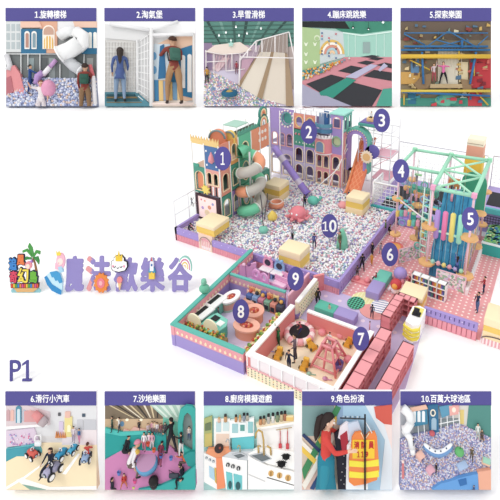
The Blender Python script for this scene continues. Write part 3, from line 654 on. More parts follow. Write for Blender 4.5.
m = MB(); m.box((22.9, 14.6, 0), (26.0, 19.6, 2.4), '#b3a2de'); part(t, 'platform', m)
m = MB(); m.box((23.3, 15.2, 2.4), (25.9, 18.2, 2.46), BLK); part(t, 'trampoline_bed', m)
m = MB(); m.box((22.9, 14.3, 2.0), (26, 14.6, 2.5), '#5cc4c8'); part(t, 'teal_edge', m)
m = MB(); mesh_wall(m, (23.0, 19.5), (26, 19.5), 2.5, 5.6, .35, '#dcdae6', .012); m.bar((23.0, 19.5, 2.4), (23, 19.5, 5.6), .05, '#d8d6e2'); m.bar((23, 19.5, 5.6), (26, 19.5, 5.6), .05, '#c8c6d4'); part(t, 'rear_mesh', m)
m = MB(); mesh_wall(m, (23.0, 14.1), (26, 14.1), .9, 1.9, .22, '#3c3c48', .028); part(t, 'black_net', m)
t = thing('foam_pit', 'green and blue foam cube pit behind the turquoise low wall at the right edge', 'foam pit', TM(0, 0, 0))
fm = pattern('foam cubes', 'cell', '#000000', '#ffffff', 3.5, 3.5, c3=['#5fb884', '#4a8fc0', '#8fd07a', '#c9dca0', '#3f7fa8', '#7fc8a0', '#b8b0d8'])
m = MB(); m.box((23.9, 10.8, .1), (26.2, 14.2, 1.15), fm)
for i in range(90):
    x = random.uniform(24, 26); y = random.uniform(10.9, 14.0); z = 1.12; s = .13; m.box((x-s, y-s, z-s), (x+s, y+s, z+s), random.choice(['#5fb884', '#4a8fc0', '#8fd07a', '#c9dca0', '#3f7fa8', '#6fc0b0']), random.uniform(0, 3))
part(t, 'foam_cubes', m, kind='stuff')
m = MB(); m.box((23.85, 10.6, .05), (26.2, 10.8, 1.05), '#35b0a8'); m.box((23.8, 10.57, 1.05), (26.2, 10.85, 1.15), '#e8f4f2'); part(t, 'turquoise_wall', m)
# tall foam tower at the back
t = thing('foam_tower', 'tall foam tower with cream top, coral band and mustard block rising behind the mint truss', 'foam block', TM(21.5, 18, .25))
m = MB(); m.rbox((-.75, -.7, 6.75), (.75, .7, 7.45), '#fdf3d6', .05); m.box((-.72, -.72, 6.95), (.68, -.68, 7.02), '#b8a890'); part(t, 'cream_block', m)
m = MB(); m.rbox((-.75, -.7, 5.5), (.75, .7, 6.8), '#e8a488', .05); part(t, 'coral_block', m)
m = MB(); m.rbox((-.8, -.75, 3.9), (.8, .75, 5.5), '#f0c440', .05); part(t, 'mustard_block', m)
m = MB(); m.box((-.7, -.6, .85), (.7, .6, 3.9), '#d8b8c8'); part(t, 'pillar', m)
# ================================================================ ROPE COURSE
t = thing('rope_course', 'mint truss rope course on pink posts with hanging colored bolsters and wooden platforms', 'climbing frame', TM(0, 0, 0))
FL, FR_ = (20.65, 5.3), (23.5, 5.3); BL, BR = (20.3, 12.6), (23.4, 12.9); LF, LB = (17.2, 8.2), (17.2, 12.4)
TZ = 7.5
for (x, y) in (FL, FR_, BL, BR, LF, LB):
    m = MB(); m.bar((x, y, .05), (x, y, TZ), .085, '#f3cbd8', 10); o = part(t, 'post', m); m = MB(); m.box((x-.17, y-.17, TZ-.12), (x+.17, y+.17, TZ+.2), '#f4a8cc' if y < 6 else '#a8e8c4'); part(o, 'joint_cube', m)
def beam(p, q, r=.12, c='#a4e6c6'):
    m = MB(); m.bar(p, q, r*.78, c, 6); part(t, 'truss_beam', m)
P3 = lambda a, z=TZ: (a[0], a[1], z)
beam(P3(FL), P3(FR_), .2); beam(P3(BL), P3(BR), .2); beam(P3(FL), P3(BL), .2); beam(P3(FR_), P3(BR), .2)
beam(P3(LF), P3((20.5, 8.2)), .18); beam(P3(LB), P3(BL), .18); beam(P3(LF), P3(LB), .18)
beam(P3((20.45, 9.0)), P3((23.45, 9.0)), .12); beam(P3(FL), P3((23.45, 9)), .12, '#b4f0d0'); beam(P3(FR_), P3((20.45, 9)), .12, '#b4f0d0'); beam(P3((20.45, 9)), P3(BR), .12, '#b4f0d0'); beam(P3((23.45, 9)), P3(BL), .12, '#b4f0d0')
beam(P3(FL, 4.2), P3(FR_, 4.0), .12, '#bdeed8'); beam(P3(LF, 4.6), P3(FL, 4.6), .08, '#f2e2e6')
def octo(x, y, z, r=.75, c='#f0b878'):
    m = MB(); m.prism(ell(x, y, r, n=8), c, z, z+.14); m.prism(ell(x, y, r*.6, n=8), '#d89a5c', z-.1, z); part(t, 'wooden_platform', m)
for a, zs in ((FL, (1.25, 4.3)), (FR_, (1.0, 4.15)), (BR, (1.5, 4.6)), (LF, (1.2, 4.5)), (LB, (4.6,)), ((18.9, 8.2), (1.3, 4.3)), ((23.6, 9), (1.5, 4.4))):
    for z in zs: octo(a[0], a[1], z, (.64 if a in (FL, FR_) else .48))
for i, c in enumerate(('#b596e0', '#f080b4', '#f6e67c', '#a0ecd0')):
    x = 21.15+i*.55; m = MB(); m.tube([(x, 5.3, 3.5), (x, 5.3, 3.62), (x, 5.3, 5.75), (x, 5.3, 5.87)], [.08, .19, .19, .08], mat(c, .5), 12); o = part(t, 'hanging_bolster', m, {0: 'lavender bolster', 1: 'pink bolster', 2: 'yellow bolster', 3: 'mint bolster'}[i])
    m = MB(); m.bar((x, 5.3, 5.85), (x, 5.3, 7.4), .025, '#48555c'); m.bar((x, 5.3, 2.6), (x, 5.3, 3.5), .02, '#48555c'); m.bar((x, 5.2, 7.6), (x, 5.2, 7.95), .04, '#c8f4dc'); part(o, 'rope', m)
for i in range(6):
    x = 21.1+i*.42; m = MB(); m.sph((x, 5.3, 1.5-.03*i), .17, ['#a0d8c8', '#f0b0b8', '#f2e080', '#f0a8b8', '#b8a8dc', '#a8e0b8'][i], sz=1.2, seg=10, rings=6); m.bar((x, 5.3, 1.6), (x, 5.3, 3.9), .015, '#b8c8cc'); part(t, 'bead_step', m)
m = MB(); m.tube([(20.65, 5.3, 1.6), (22, 5.3, 1.35), (23.5, 5.3, 1.4)], .03, '#e8e8e8', 6); part(t, 'step_cable', m)
# blue sloping wall inside
blue = pattern('blue climbing sheet', 'noise', '#2a80b4', '#4aa6cc', 4, 4, .5)
m = MB(); m.prism([(5.5, .1), (5.75, 2.4), (7.2, 4.0), (8.4, 6.2), (8.6, 6.2), (7.5, 3.8), (6.1, 2.2), (5.9, .1)], blue, 20.85, 23.25, ax='x')
for i in range(4): m.tube([(21.1+i*.55, 5.5, .3), (21.1+i*.55, 5.73, 2.4), (21.1+i*.55, 7.18, 4.0), (21.1+i*.55, 8.38, 6.2)], .02, '#1f6a9c', 6)
part(t, 'blue_slope', m)
m = MB(); m.prism(arch(22.6, 2.0, 3.5, 6.9), '#3fa07c', 11.2, 11.35, ax='y'); part(t, 'green_backboard', m)
# ladder, bridge parts, ropes and nets on the left side
m = MB()
for i in range(9): m.bar((20.0, 5.45, 2.0+i*.55), (20.5, 5.35, 2.0+i*.55), .05, '#b8ecd8')
m.bar((20.0, 5.45, 1.8), (20.0, 5.45, 7.3), .05, '#d4f2e6'); m.bar((20.5, 5.35, 1.8), (20.5, 5.35, 7.3), .04, '#d4f2e6'); part(t, 'ladder', m)
for i, c in enumerate(['#8fd8b0', '#f0c070', '#7fc4d8', '#f2b890', '#a0dca8', '#c8a4dc', '#8fd8c0', '#f2d080']):
    f = i/7; x = 17.3+3.1*f; y = 8.15-2.6*f; m = MB(); m.rbox((x-.16, y-.16, 4.55-.25*math.sin(f*PI)), (x+.16, y+.16, 4.7-.25*math.sin(f*PI)), c, .03)
    m.bar((x, y, 4.7), (x, y, 7.4), .015, '#9a9aa8'); m.rbox((x-.14, y-.14, 3.0+.3*(i % 3)), (x+.14, y+.14, 3.5+.3*(i % 3)), ['#f2d070', '#6cc8b8', '#e8a0b8'][i % 3], .04); m.bar((x, y, 3.2), (x, y, 4.6), .012, '#888')if False else None; part(t, 'swing_step', m)
m = MB()
for i in range(10): f = i/9; m.bar((18.9, 8.2, 1.5+.0*i), (18.9+1.7*f, 8.2-2.9*f, 4.5), .018, '#c0b090')
for i in range(10): m.bar((18.9+1.7*i/9, 8.2-2.9*i/9, 1.5), (18.9+1.7*i/9, 8.2-2.9*i/9, 4.4), .02, ['#8a7a68', '#c8b080', '#6a6a72'][i % 3])
part(t, 'rope_net', m); m = MB()
for i in range(8): m.bar((23.6, 5.3+3.7*i/7, 1.5), (23.6, 5.3+3.7*i/7, 4.4), .03, ['#c8a070', '#e0c8a8', '#8fb0c8', '#e8b8c8'][i % 4])
for z in (2.2, 3.0, 3.8): m.bar((23.6, 5.3, z), (23.6, 9, z), .025, '#d8c4a8')
part(t, 'rope_net', m)
for a_, b_, c_ in (((18.2, 8.9, 2.2), (20.0, 9.2, 3.2), '#3fb8b4'), ((17.5, 9.6, 4.6), (20.1, 10.2, 5.2), '#58b8a0'), ((18.6, 8.0, 5.1), (20.2, 8.1, 5.6), '#e8a870'), ((20.6, 10.9, 5.2), (21.5, 11.4, 6.0), '#d98c50')):
    m = MB(); m.rbox(a_, b_, c_, .05); part(t, 'soft_obstacle', m)
rr_ = random.Random(5)
for i in range(46):
    f = rr_.random(); g2 = rr_.random(); x = 17.4+6.0*f; y = 6.2+5.8*g2
    if i < 26: x = 17.4+3.0*f; y = 8.2-2.4*f+rr_.uniform(0, 3)
    zt = 7.4 if i % 3 else 4.4; zl = rr_.uniform(1.6, 3.4) if zt < 5 else rr_.uniform(4.6, 6.2)
    m = MB(); m.bar((x, y, zl), (x, y, zt), .018, ['#6a6a74', '#b8a890', '#8a9aa8'][i % 3], 5); c_ = ['#6cc8b8', '#f0c878', '#3a3a48', '#e8a0b0', '#8fb8d8', '#a4d8a0', '#d8a070', '#5a6a9c'][i % 8]
    if i % 4 == 0: m.tube([(x+.28*math.cos(k*PI/5), y, zl-.25+.28*math.sin(k*PI/5)) for k in range(10)], .07, c_, 6, closed=True)
    elif i % 4 == 1: m.rbox((x-.3, y-.12, zl-.12), (x+.3, y+.12, zl), c_, .03)
    elif i % 4 == 2: m.sph((x, y, zl), .2, c_, seg=8, rings=6)
    else: m.tube([(x, y, zl-.6), (x, y, zl)], .1, c_, 8)
    part(t, 'hanging_obstacle', m)
# floral net fence around the foot of the course
flor = pattern('floral netting', 'cell', '#ffffff', '#ffffff', 6, 6, c3=['#f1d8e4', '#a8cfae', '#f6eef2', '#e2a8c0', '#d8d0e8', '#f4f0e8', '#8fb89a'])
for nm, lb, a, b in (('net_fence', 'floral patterned low net fence at the front of the blue slope, right of the bookcase', (21.6, 4.7), (23.7, 4.6)), ('net_fence', 'floral patterned low net fence beside the pink lane under the wooden platforms', (18.3, 5.9), (19.6, 7.6))):
    L = math.hypot(b[0]-a[0], b[1]-a[1]); tt = thing(nm, lb, 'fence', TM(a[0], a[1], .05, math.atan2(b[1]-a[1], b[0]-a[0]))); m = MB(); m.box((0, -.03, 0), (L, .03, 1.25), flor); part(tt, 'panel', m)
    m = MB(); m.bar((0, 0, 1.3), (L, 0, 1.3), .05, '#f4c8d4'); m.bar((0, 0, 0), (0, 0, 1.3), .05, '#f4c8d4'); m.bar((L, 0, 0), (L, 0, 1.3), .05, '#f4c8d4'); part(tt, 'frame', m)
m = MB(); m.box((23.75, 4.4, .05), (23.95, 10.5, .55), '#f4eef0'); single('kerb_rail', 'low white kerb rail along the right side of the rope course', 'rail', m)
t = thing('balance_dish', 'coral ring dish with orange top on the pink lane left of the rope course', 'play equipment', TM(17.4, 7.6, .05))
m = MB(); m.lathe([(.3, 0), (.7, .1), (.75, .4), (.6, .5), (.5, .35)], (0, 0, 0), '#f07f78', 16); part(t, 'dish', m)
m = MB(); m.cyl((0, 0, .3), .5, .12, '#f2b060'); part(t, 'seat', m)
# ================================================================ RIGHT FRONT FENCE, FURNITURE
t = fence('lane_fence', 'lavender fence with pink rounded pickets at the front of the pink dotted floor', 21.9, .1, 25.3, .1, 1.25, LAV, PNK, .29, .55)
m = MB()
for i in range(11): m.box((.15+i*.3, -.03, .95), (.2+i*.3, 0, 1.2), '#5a4c90')
part(t, 'notch_row', m)
t = thing('arched_gate', 'cream cube gate at the far right end of the lavender picket fence', 'gate', TM(26.45, 0.1, 0), 'cream and yellow foam cubes')
m = MB(); m.rbox((-.85, -.1, 1.45), (1.1, 1.6, 2.0), '#fde9be', .06); part(t, 'top_layer', m)
m = MB(); m.box((-.82, -.07, 1.05), (1.07, 1.5, 1.5), '#f4cc66'); part(t, 'yellow_layer', m)
m = MB(); m.box((-.82, -.06, .5), (1.07, 1.5, 1.1), '#fadfae'); m.tube([(x, -.1, z) for x, z in arch(.1, 1.9, .45, .8)[2:]], .03, '#5c4c54', 6); part(t, 'arch_panel', m)
m = MB(); m.box((-.82, 0, 0), (1.07, 1.5, .5), '#f2b4bc')
for i in range(9): m.box((-.78+i*.21, -.06, .02), (-.68+i*.21, 0, .5), '#fdeaea')
part(t, 'striped_base', m)
# white bookcase
t = thing('bookcase', 'white open bookcase full of colorful books on the pink dotted floor', 'bookcase', TM(20.15, 3.05, .05, math.atan2(-.25, 2.6)))
m = MB(); W = 2.55; H_ = 1.45
for z in (0, .48, .95, H_-.06): m.box((0, 0, z), (W, .45, z+.06), WHT)
for i in range(5): x = i*(W-.06)/4; m.box((x, 0, 0), (x+.06, .45, H_), WHT)
m.box((0, .42, 0), (W, .46, H_), '#e9e4ea'); part(t, 'shelf_frame', m)
BKN = ['blue', 'yellow', 'red', 'green', 'purple', 'orange', 'dark navy']
k = 0
for r in range(3):
    for c in range(4):
        x = .1+c*(W-.06)/4
        for j in range(5):
            m = MB(); hh = random.uniform(.22, .34); ci_ = (r*3+c*2+j*3) % 7; m.box((0, 0, 0), (.085, .3, hh), ['#4f6fa8', '#e8b84a', '#c85a60', '#5aa08c', '#8a6ab8', '#d88a4a', '#3f4a78'][ci_])
            single('book', '%s book on the %s shelf, %s cubby of the white bookcase' % (['navy', 'yellow', 'red', 'green', 'purple', 'orange', 'dark blue'][(k*5-5+j*3) % 7] if False else BKN[ci_], ['bottom', 'middle', 'top'][r], ['far left', 'second', 'third', 'far right'][c]), 'book', m, t.matrix_world @ TM(x+j*.1, .06, .065+r*.475), 'books in the white bookcase')
# pink shelves
def shelf_run(label, x0, y0, x1, y1, h, dep, n, lv=2, open_side=1, c='#ef8f96', dk='#c9606e'):
    L = math.hypot(x1-x0, y1-y0); t = thing('shelf_unit', label, 'shelf', TM(x0, y0, .05, math.atan2(y1-y0, x1-x0)))
    m = MB(); ya, yb = (0, dep)
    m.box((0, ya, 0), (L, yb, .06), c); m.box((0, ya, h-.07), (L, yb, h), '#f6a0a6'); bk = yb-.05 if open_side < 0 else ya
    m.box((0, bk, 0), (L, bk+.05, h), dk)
    for i in range(n+1): x = i*(L-.07)/n; m.box((x, ya, 0), (x+.07, yb, h), c)
    for k in range(1, lv): m.box((0, ya, h*k/lv), (L, yb, h*k/lv+.05), c)
    for i in range(1, n): m.box((i*(L-.07)/n+.02, ya+.02, h), (i*(L-.07)/n+.05, yb-.02, h+.006), '#c9606e')
    part(t, 'cabinet', m); return t
shelf_run('long pink cubby shelf outside the right wall of the sandpit', 20.6, -9.2, 20.8, -3.2, 1.38, .72, 6, 3, -1)
shelf_run('pink cubby shelf standing free at the lower right by the white edge', 22.0, -9.2, 22.3, -3.5, 1.22, .7, 5, 3, -1)
shelf_run('tall pink cubby shelf, left arm of the L beside the round rugs', 20.35, -2.3, 20.5, .2, 1.5, .6, 4, 3, -1)
t = shelf_run('tall pink cubby shelf, rear arm of the L next to the cashier counter', 20.0, .15, 21.3, .05, 1.4, .5, 3, 3, -1)
# cashier counter
t = thing('cashier_counter', 'curved white counter with yellow bands next to the pink shelves', 'counter', TM(21.75, -1.3, .05))
prof = lambda g: [(-.5-g, -.6), (.0, -.8-g), (.35+g, -.5), (.35+g, 1.1), (-.1-g, 1.25), (-.5-g, 1.0)]
m = MB(); m.prism(prof(0), WHT, 0, 1.35); part(t, 'body', m)
for z in (.25, .58, .92): m = MB(); m.prism([(-.62, -.65), (-.2, -.9), (.1, -.92), (.35, -.7), (.42, -.45), (.3, .2), (-.55, .1)], '#f2e04e', z, z+.14); part(t, 'yellow_band', m)
m = MB(); m.box((-.35, .2, 1.35), (.25, 1.0, 1.4), '#f6e878'); part(t, 'counter_top', m)
t = thing('cash_register', 'small black cash register on the yellow and white counter', 'cash register', TM(21.7, -1.0, 1.42))
m = MB(); m.box((-.25, -.2, 0), (.25, .15, .12), '#26262c'); part(t, 'drawer_box', m); m = MB(); m.box((-.18, -.05, .2), (.18, .0, .5), '#303038'); m.bar((0, 0, .1), (0, 0, .3), .03, '#26262c'); part(t, 'display', m)
# sofas
def bench(label, px, py, w, d, h, c1, c2, rz=0, z=.05):
    p = at(px, py, z); t = thing('foam_bench', label, 'bench', TM(p.x, p.y, z, rz))
    m = MB(); m.rbox((-w/2, -d/2, 0), (0, d/2, h), c1, .05); part(t, 'cushion', m, 'teal cushion' if c1 == TEALB else None)
    m = MB(); m.rbox((0, -d/2, 0), (w/2, d/2, h), c2, .05); part(t, 'cushion', m, 'lavender cushion'); return t
TEALB = '#58bca4'
bench('long teal and lavender foam bench behind the back wall of the sandpit', 336, 317, 2.9, .9, .62, TEALB, '#a596d2')
t = bench('teal and lavender foam bench in the pink lane, right of the ball pit', 379, 288, 3.0, 1.0, .62, '#a596d2', '#6cc4b0', 1.57)
# round rugs
def rug(label, px, py, rx, ry, m_, z):
    p = at(px, py, z); m = MB(); m.prism(ell(0, 0, rx, ry, 28), m_, 0, .02, mside='#8a8a90'); return single('round_rug', label, 'rug', m, TM(p.x, p.y, z))
rug('yellow round rug, the largest of the overlapping round rugs', 365, 301, 1.02, 1.0, pattern('yellow stripes', 'stripes', '#f4ecA6'.lower(), '#fbf6c8', 4, 4, .3), .055)
rug('green round rug with black diamond checks', 356, 303, .62, .7, pattern('green diamond', 'check', '#5cc8a0', '#23423c', 3.4, 3.4, rot=.78), .08)
rug('coral round rug in front of the yellow rug', 373, 312, .95, .75, '#f0a09c', .06)
rug('white and blue striped round rug by the pink shelf', 381, 306.5, .7, .75, pattern('blue stripes', 'stripes', '#fdfdfd', '#8d9fc6', 1, 4.2, .45) if False else pattern('blue stripes', 'stripes', '#fbfbfd', '#9aa6cc', 4.2, 4.2, .4, rot=1.4), .085)
# soft climbing dome with figure, blobs
t = thing('soft_dome', 'lavender soft dome toy with pink legs on the pink dotted floor by the bookcase', 'soft toy', TM(at(400, 279, .05)))
m = MB(); m.sph((0, 0, .5), .52, '#a994da', sz=.95); part(t, 'body', m)
for a in (.6, 2.2, 3.8, 5.4): m = MB(); m.tube([(.3*math.cos(a), .3*math.sin(a), .3), (.6*math.cos(a), .6*math.sin(a), .05)], [.15, .1], '#e890a0', 8); part(t, 'leg', m)
t = thing('ride_on_toy', 'red and white soft ride-on figure in front of the lavender dome', 'ride-on toy', TM(at(395.5, 293, .05)))
m = MB(); m.sph((0, 0, .75), .42, '#d0444c', seg=14); part(t, 'helmet', m); m = MB(); m.sph((0, -.05, .35), .35, '#f2ecf2', seg=12); m.sph((0, -.36, .78), .22, '#f0a048', seg=10); part(t, 'body', m)
for s in (-1, 1): m = MB(); m.tube([(s*.3, 0, .5), (s*.5, -.2, .2)], .1, '#f4f0f4', 8); part(t, 'arm', m)
m = MB(); m.rbox((-.8, -.3, 0), (.8, .3, .12), '#ee8f92', .04); m.sph((-.4, 0, .2), .22, '#e87c84'); m.sph((.4, .1, .22), .25, '#ef8a90'); single('soft_mat', 'coral pink crumpled soft mat lying in the lane below the orange dressed child', 'mat', m, TM(at(362, 282, .05)))
# ================================================================ LOW WALLS: kitchen, toddler corner, sandpit
def lowwall(label, x0, y0, x1, y1, h, th, top, outer, inner, bandh=.5, base=None, dots=None, name='low_wall', topw=.05):
    L = math.hypot(x1-x0, y1-y0); t = thing(name, label, 'low wall', TM(x0, y0, 0, math.atan2(y1-y0, x1-x0)))
    m = MB(); m.box((0, 0, h-.12), (L, th, h), top); part(t, 'cap_rail', m)
    m = MB(); m.box((0, .02, h*bandh), (L, th-.02, h-.12), outer); part(t, 'upper_panel', m)
    m = MB(); m.box((0, .02, 0), (L, th-.02, h*bandh), base or outer); part(t, 'lower_panel', m)
    if dots:
        m = MB(); n = int(L/.34)
        for i in range(n):
            for s in (0, 1):
                yv = -.01 if s == 0 else th-.02; x = (i+.5)*L/n; z = h*bandh+.12; m.prism([(x-.06, z), (x+.06, z), (x+.09, z+.12), (x, z+.24), (x-.09, z+.12)], dots, yv, yv+.03, ax='y')
        part(t, 'arrow_row', m)
    return t
lowwall('teal capped pink and lavender wall along the left side of the play kitchen', 8.95, -9.4, 8.35, -.05, 1.6, .3, '#5dbcae', '#eea0a8', 0, .5, '#a292d2', '#fbe8c4')
lowwall('teal capped pink and lavender wall at the front of the play kitchen', 8.65, -9.4, 14.0, -9.2, 1.59, .3, '#5dbcae', '#eea0a8', 0, .55, '#a292d2', '#fbe8c4')
lowwall('teal capped divider wall between the play kitchen and the toddler corner', 8.6, -3.4, 13.2, -3.25, 1.5, .22, '#66c2b6', '#d9a4b8', 0, .5, '#a99ad8', '#fbe8c4')
lowwall('white capped coral wall between the play kitchen and the sandpit', 14.45, -9.1, 14.5, -4.1, 1.5, .34, '#fffaf6', '#ea8a88', 0, .3, '#ea8a88')
dotm = pattern('cream wall with colored dots', 'dots', '#fbf0cc', '#a89a98', 5.2, 5.2, .2)
def dotwall(t, L, h0, h1, y):
    m = MB(); m.box((0, y-.03, h0), (L, y, h1), '#fbf0cc')
    n = int(L/.24)
    for i in range(n):
        for k in range(4):
            z = h0+.06+k*(h1-h0)/4; m.box((.05+i*L/n, y-.045, z), (.11+i*L/n, y-.03, z+.07), ['#e8949c', '#6a6a62', '#8cc0a0', '#e8c070'][(i+k*2) % 4] if k % 2 == 0 else '#7a7464')
    part(t, 'dotted_panel', m)
t = lowwall('white capped wall with cream dotted side behind the number 9 sign, by the lilac floor', 14.5, -3.6, 14.4, -.7, 1.4, .3, '#fffaf6', '#f6eccc', 0, .3, '#f6eccc')
dotwall(t, 3.0, .15, 1.15, 0.0)
t = lowwall('white walled front of the sandpit above cream dotted panels', 14.2, -9.1, 19.6, -9.1, 1.6, .3, '#fffdfb', '#f6eef0', 0, .45, '#fbf0cc')
m = MB()
for i in range(7): m.box((.9*i*.86, -.04, .72), (.9*i*.86+.07, 0, 1.5), '#ffffff')
m.box((0, -.05, .66), (5.4, 0, .75), '#f0b0b4'); part(t, 'batten', m); dotwall(t, 5.4, 0, .66, 0)
lowwall('white capped coral wall on the right side of the sandpit', 19.75, -9.1, 19.9, -3.8, 1.45, .3, '#fffdfb', '#ea8a88', 0, .3, '#ea8a88')
lowwall('white capped coral wall at the back of the sandpit', 15.3, -3.95, 19.85, -3.95, 1.25, .25, '#fffdfb', '#ea8a88', 0, .3, '#ee9a94')
lowwall('short coral wall between pit fence and sandpit beside the number 9 sign', 14.1, -.6, 14.6, .0, 1.4, .2, '#ee8d90', '#ee8d90', 0, .3, '#e88088')
lowwall('pink wall of the toddler corner below the number 9 sign', 13.5, -3.2, 13.5, -.2, 1.3, .15, '#f2b8cc', '#e8a8c4', 0, .3, '#e2a0c0')
# ================================================================ SANDPIT
t = thing('round_trampoline', 'round black trampoline with pink and white segmented rim in the sandpit', 'trampoline', TM(at(272.5, 333, .1)) if False else TM(at(299.5, 336, .1)))
m = MB(); m.cyl((0, 0, .3), .66, .08, '#241f24', 28); part(t, 'jump_mat', m)
for i in range(16):
    a0, a1 = i*PI/8, (i+1)*PI/8; m = MB(); m.tube([((.8*math.cos(a0+(a1-a0)*j/3)), (.8*math.sin(a0+(a1-a0)*j/3)), .22) for j in range(4)], .22, '#f3a9b0' if i % 2 else '#fbe4e2', 10); part(t, 'rim_segment', m)
t = thing('climbing_pyramid', 'pink wooden climbing pyramid with square open top in the sandpit', 'climbing frame', TM(at(329, 363, .1)))
hh = 1.45; b = .82; u = .34
for sx in (-1, 1):
    for sy in (-1, 1): m = MB(); m.tube([(sx*b, sy*b, 0), (sx*u, sy*u, hh)], .075, '#f08c92', 4); part(t, 'leg', m)
for f in (.12, .5, 1.0):
    m = MB(); w = b+(u-b)*f; z = hh*f; c = [(-w, -w, z), (w, -w, z), (w, w, z), (-w, w, z)]
    for i in range(4): m.tube([c[i], c[(i+1) % 4]], .065 if f < 1 else .09, '#f2989e', 4)
    part(t, 'crossbar', m)
m = MB()
for s in (-1, 1): m.tube([(0, s*b*.94, .1), (0, s*(b+(u-b)*.95), hh*.95)], .07, '#ea828a', 4); m.tube([(s*b*.94, 0, .1), (s*(b+(u-b)*.95), 0, hh*.95)], .07, '#ea828a', 4)
part(t, 'brace', m)
def digger(px, py, rz, label):
    t = thing('toy_digger', label, 'toy digger', TM(*at(px, py, .1)[:2], .1, rz, .7))
    m = MB(); m.prism([(-.3, .0), (-.22, .38), (.22, .38), (.3, .0)], '#f2b43c', -.35, .45, ax='y'); m.box((-.18, -.3, .36), (.18, .4, .42), '#d8962c'); part(t, 'bucket', m)
    m = MB(); m.rbox((-.25, .4, .1), (.25, .65, .62), '#f6c04a', .04); part(t, 'body', m)
    for s in (-1, 1):
        for y in (-.2, .4): m = MB(); m.cyl((s*.34-.05, y, .14), .14, .1, '#6a5a40', 12, 'x'); part(t, 'wheel', m)
digger(278, 357, .2, 'yellow toy digger at the front left of the sandpit'); digger(304, 368, .1, 'yellow toy digger at the sandpit front, left of the pink pyramid')
digger(312.5, 348, 1.2, 'yellow toy digger between the round trampoline and the pyramid'); digger(348, 345, .0, 'yellow toy digger in the right rear corner of the sandpit')
def bucket(px, py, c, label, r=.3, z=.1, h=.45):
    t = thing('bucket', label, 'bucket', TM(at(px, py, z))); m = MB(); m.lathe([(r*.75, 0), (r, h), (r*.9, h), (r*.68, .06)], (0, 0, 0), c, 16); part(t, 'body', m); m = MB(); m.tube([(r*math.cos(a), 0, h+r*.6*math.sin(a)) for a in [PI*i/8 for i in range(9)]], .02, '#5a4f88', 6); part(t, 'handle', m)
bucket(296, 317, '#8c7cc0', 'lavender bucket in the rear left corner of the sandpit', .32); bucket(338.5, 368.5, '#7d6ab0', 'purple bucket at the foot of the pink pyramid', .3)
for (px, py, lb) in ((283, 333, 'pink foam stump in the sandpit beside the person in green'), (340.5, 337, 'pink foam stump in the sandpit behind the pyramid'), (348, 361, 'pink foam stump in the sandpit near the right wall'), (322, 334, 'small brown and pink foam stump behind the pyramid')):
    m = MB(); m.lathe([(.2, 0), (.25, .07), (.24, .24), (.14, .3), (.02, .32)], (0, 0, 0), '#f0949c', 14); single('foam_stump', lb, 'foam stool', m, TM(at(px, py, .1)))
for i, (px, py, c) in enumerate(((268, 351, '#b8a8e0'), (290, 343, '#e89aa0'), (309, 374, '#a0c8b0'), (325, 379, '#d89ac0'), (262, 345, '#9ab0d8'))):
    m = MB(); m.lathe([(.12, 0), (.16, .05), (.02, .12)], (0, 0, 0), c, 8); m.bar((.1, 0, .04), (.4, .1, .04), .03, c); single('sand_toy', ['lavender', 'pink', 'mint', 'mauve', 'blue'][i]+' small spade shaped toy lying on the sand', 'sand toy', m, TM(at(px, py, .08)))
# ================================================================ PLAY KITCHEN
def oval_counter(label, px, py, rx, ry, h, body, top, inset, rz=0, z=.05, bands=None):
    p = at(px, py, z); t = thing('play_counter', label, 'play counter', TM(p.x, p.y, z, rz))
    m = MB(); m.prism(ell(0, 0, rx, ry, 24), body, 0, h-.12); part(t, 'body', m)
    if bands: m = MB(); m.prism(ell(0, 0, rx+.02, ry+.02, 24), bands, .2, .6); part(t, 'band', m)
    m = MB(); m.prism(ell(0, 0, rx+.1, ry+.1, 24), top, h-.12, h, holes=[ell(0, 0, rx*.6, ry*.55, 20)]); part(t, 'counter_top', m)
    m = MB(); m.prism(ell(0, 0, rx*.6, ry*.55, 20), inset, h-.15, h-.06)
    for i in range(9): a = i*2.4; r = .7*math.sqrt(i/9); m.sph((rx*.55*r*math.cos(a), ry*.5*r*math.sin(a), h-.04), .1, ['#d0483c', '#e07c50', '#b83c48', '#e8a080'][i % 4], seg=8, rings=5)
    part(t, 'food_tray', m, 'tray of red play food'); return t
oval_counter('white topped oval play counter with red food tray near the kitchen rear wall', 231.5, 307, .42, .72, .9, '#b8ccb8', '#fffdfb', '#a83c3c', -.1, bands='#d8a090')
oval_counter('peach round play counter with red pots beside the number 8 sign', 254.5, 320, .58, .6, .8, '#f2a588', '#f6b098', '#c87c54', .3)
oval_counter('larger peach play counter with red food at the front of the play kitchen', 247, 335, .8, .55, .8, '#f2a588', '#f6b49c', '#c06a50', .2)
def kitchen_unit(label, px, py, w, d, h, c1, top, rz, hob=True):
    p = at(px, py, .05); t = thing('play_stove', label, 'play stove', TM(p.x, p.y, .05, rz))
    m = MB(); m.rbox((-w/2, -d/2, 0), (w/2, d/2, h-.08), c1, .04); part(t, 'cabinet', m)
    m = MB(); m.box((-w/2-.04, -d/2-.04, h-.08), (w/2+.04, d/2+.04, h+.013*w), top); part(t, 'worktop', m)
    if hob: m = MB(); m.box((-w/2+.08, -d/2+.1, h), (-.02, d/2-.1, h+.04), '#26302e'); part(t, 'hob', m)
    for s in (-1, 1): m = MB(); m.box((s*w/4-w*.2, -d/2-.03, .15), (s*w/4+w*.2, -d/2, h-.25), '#cfe6dc' if s < 0 else '#3c4a48'); o = part(t, 'door', m); m = MB(); m.bar((s*w/4-.1, -d/2-.05, h-.3), (s*w/4+.1, -d/2-.05, h-.3), .02, '#d0b060'); part(o, 'handle', m)
    return t
kitchen_unit('mint play stove with white top and black hob against the left kitchen wall, rear one', 217, 312, .8, 1.25, .95, '#6fbcA8'.lower(), '#f6f8f6', -.05)
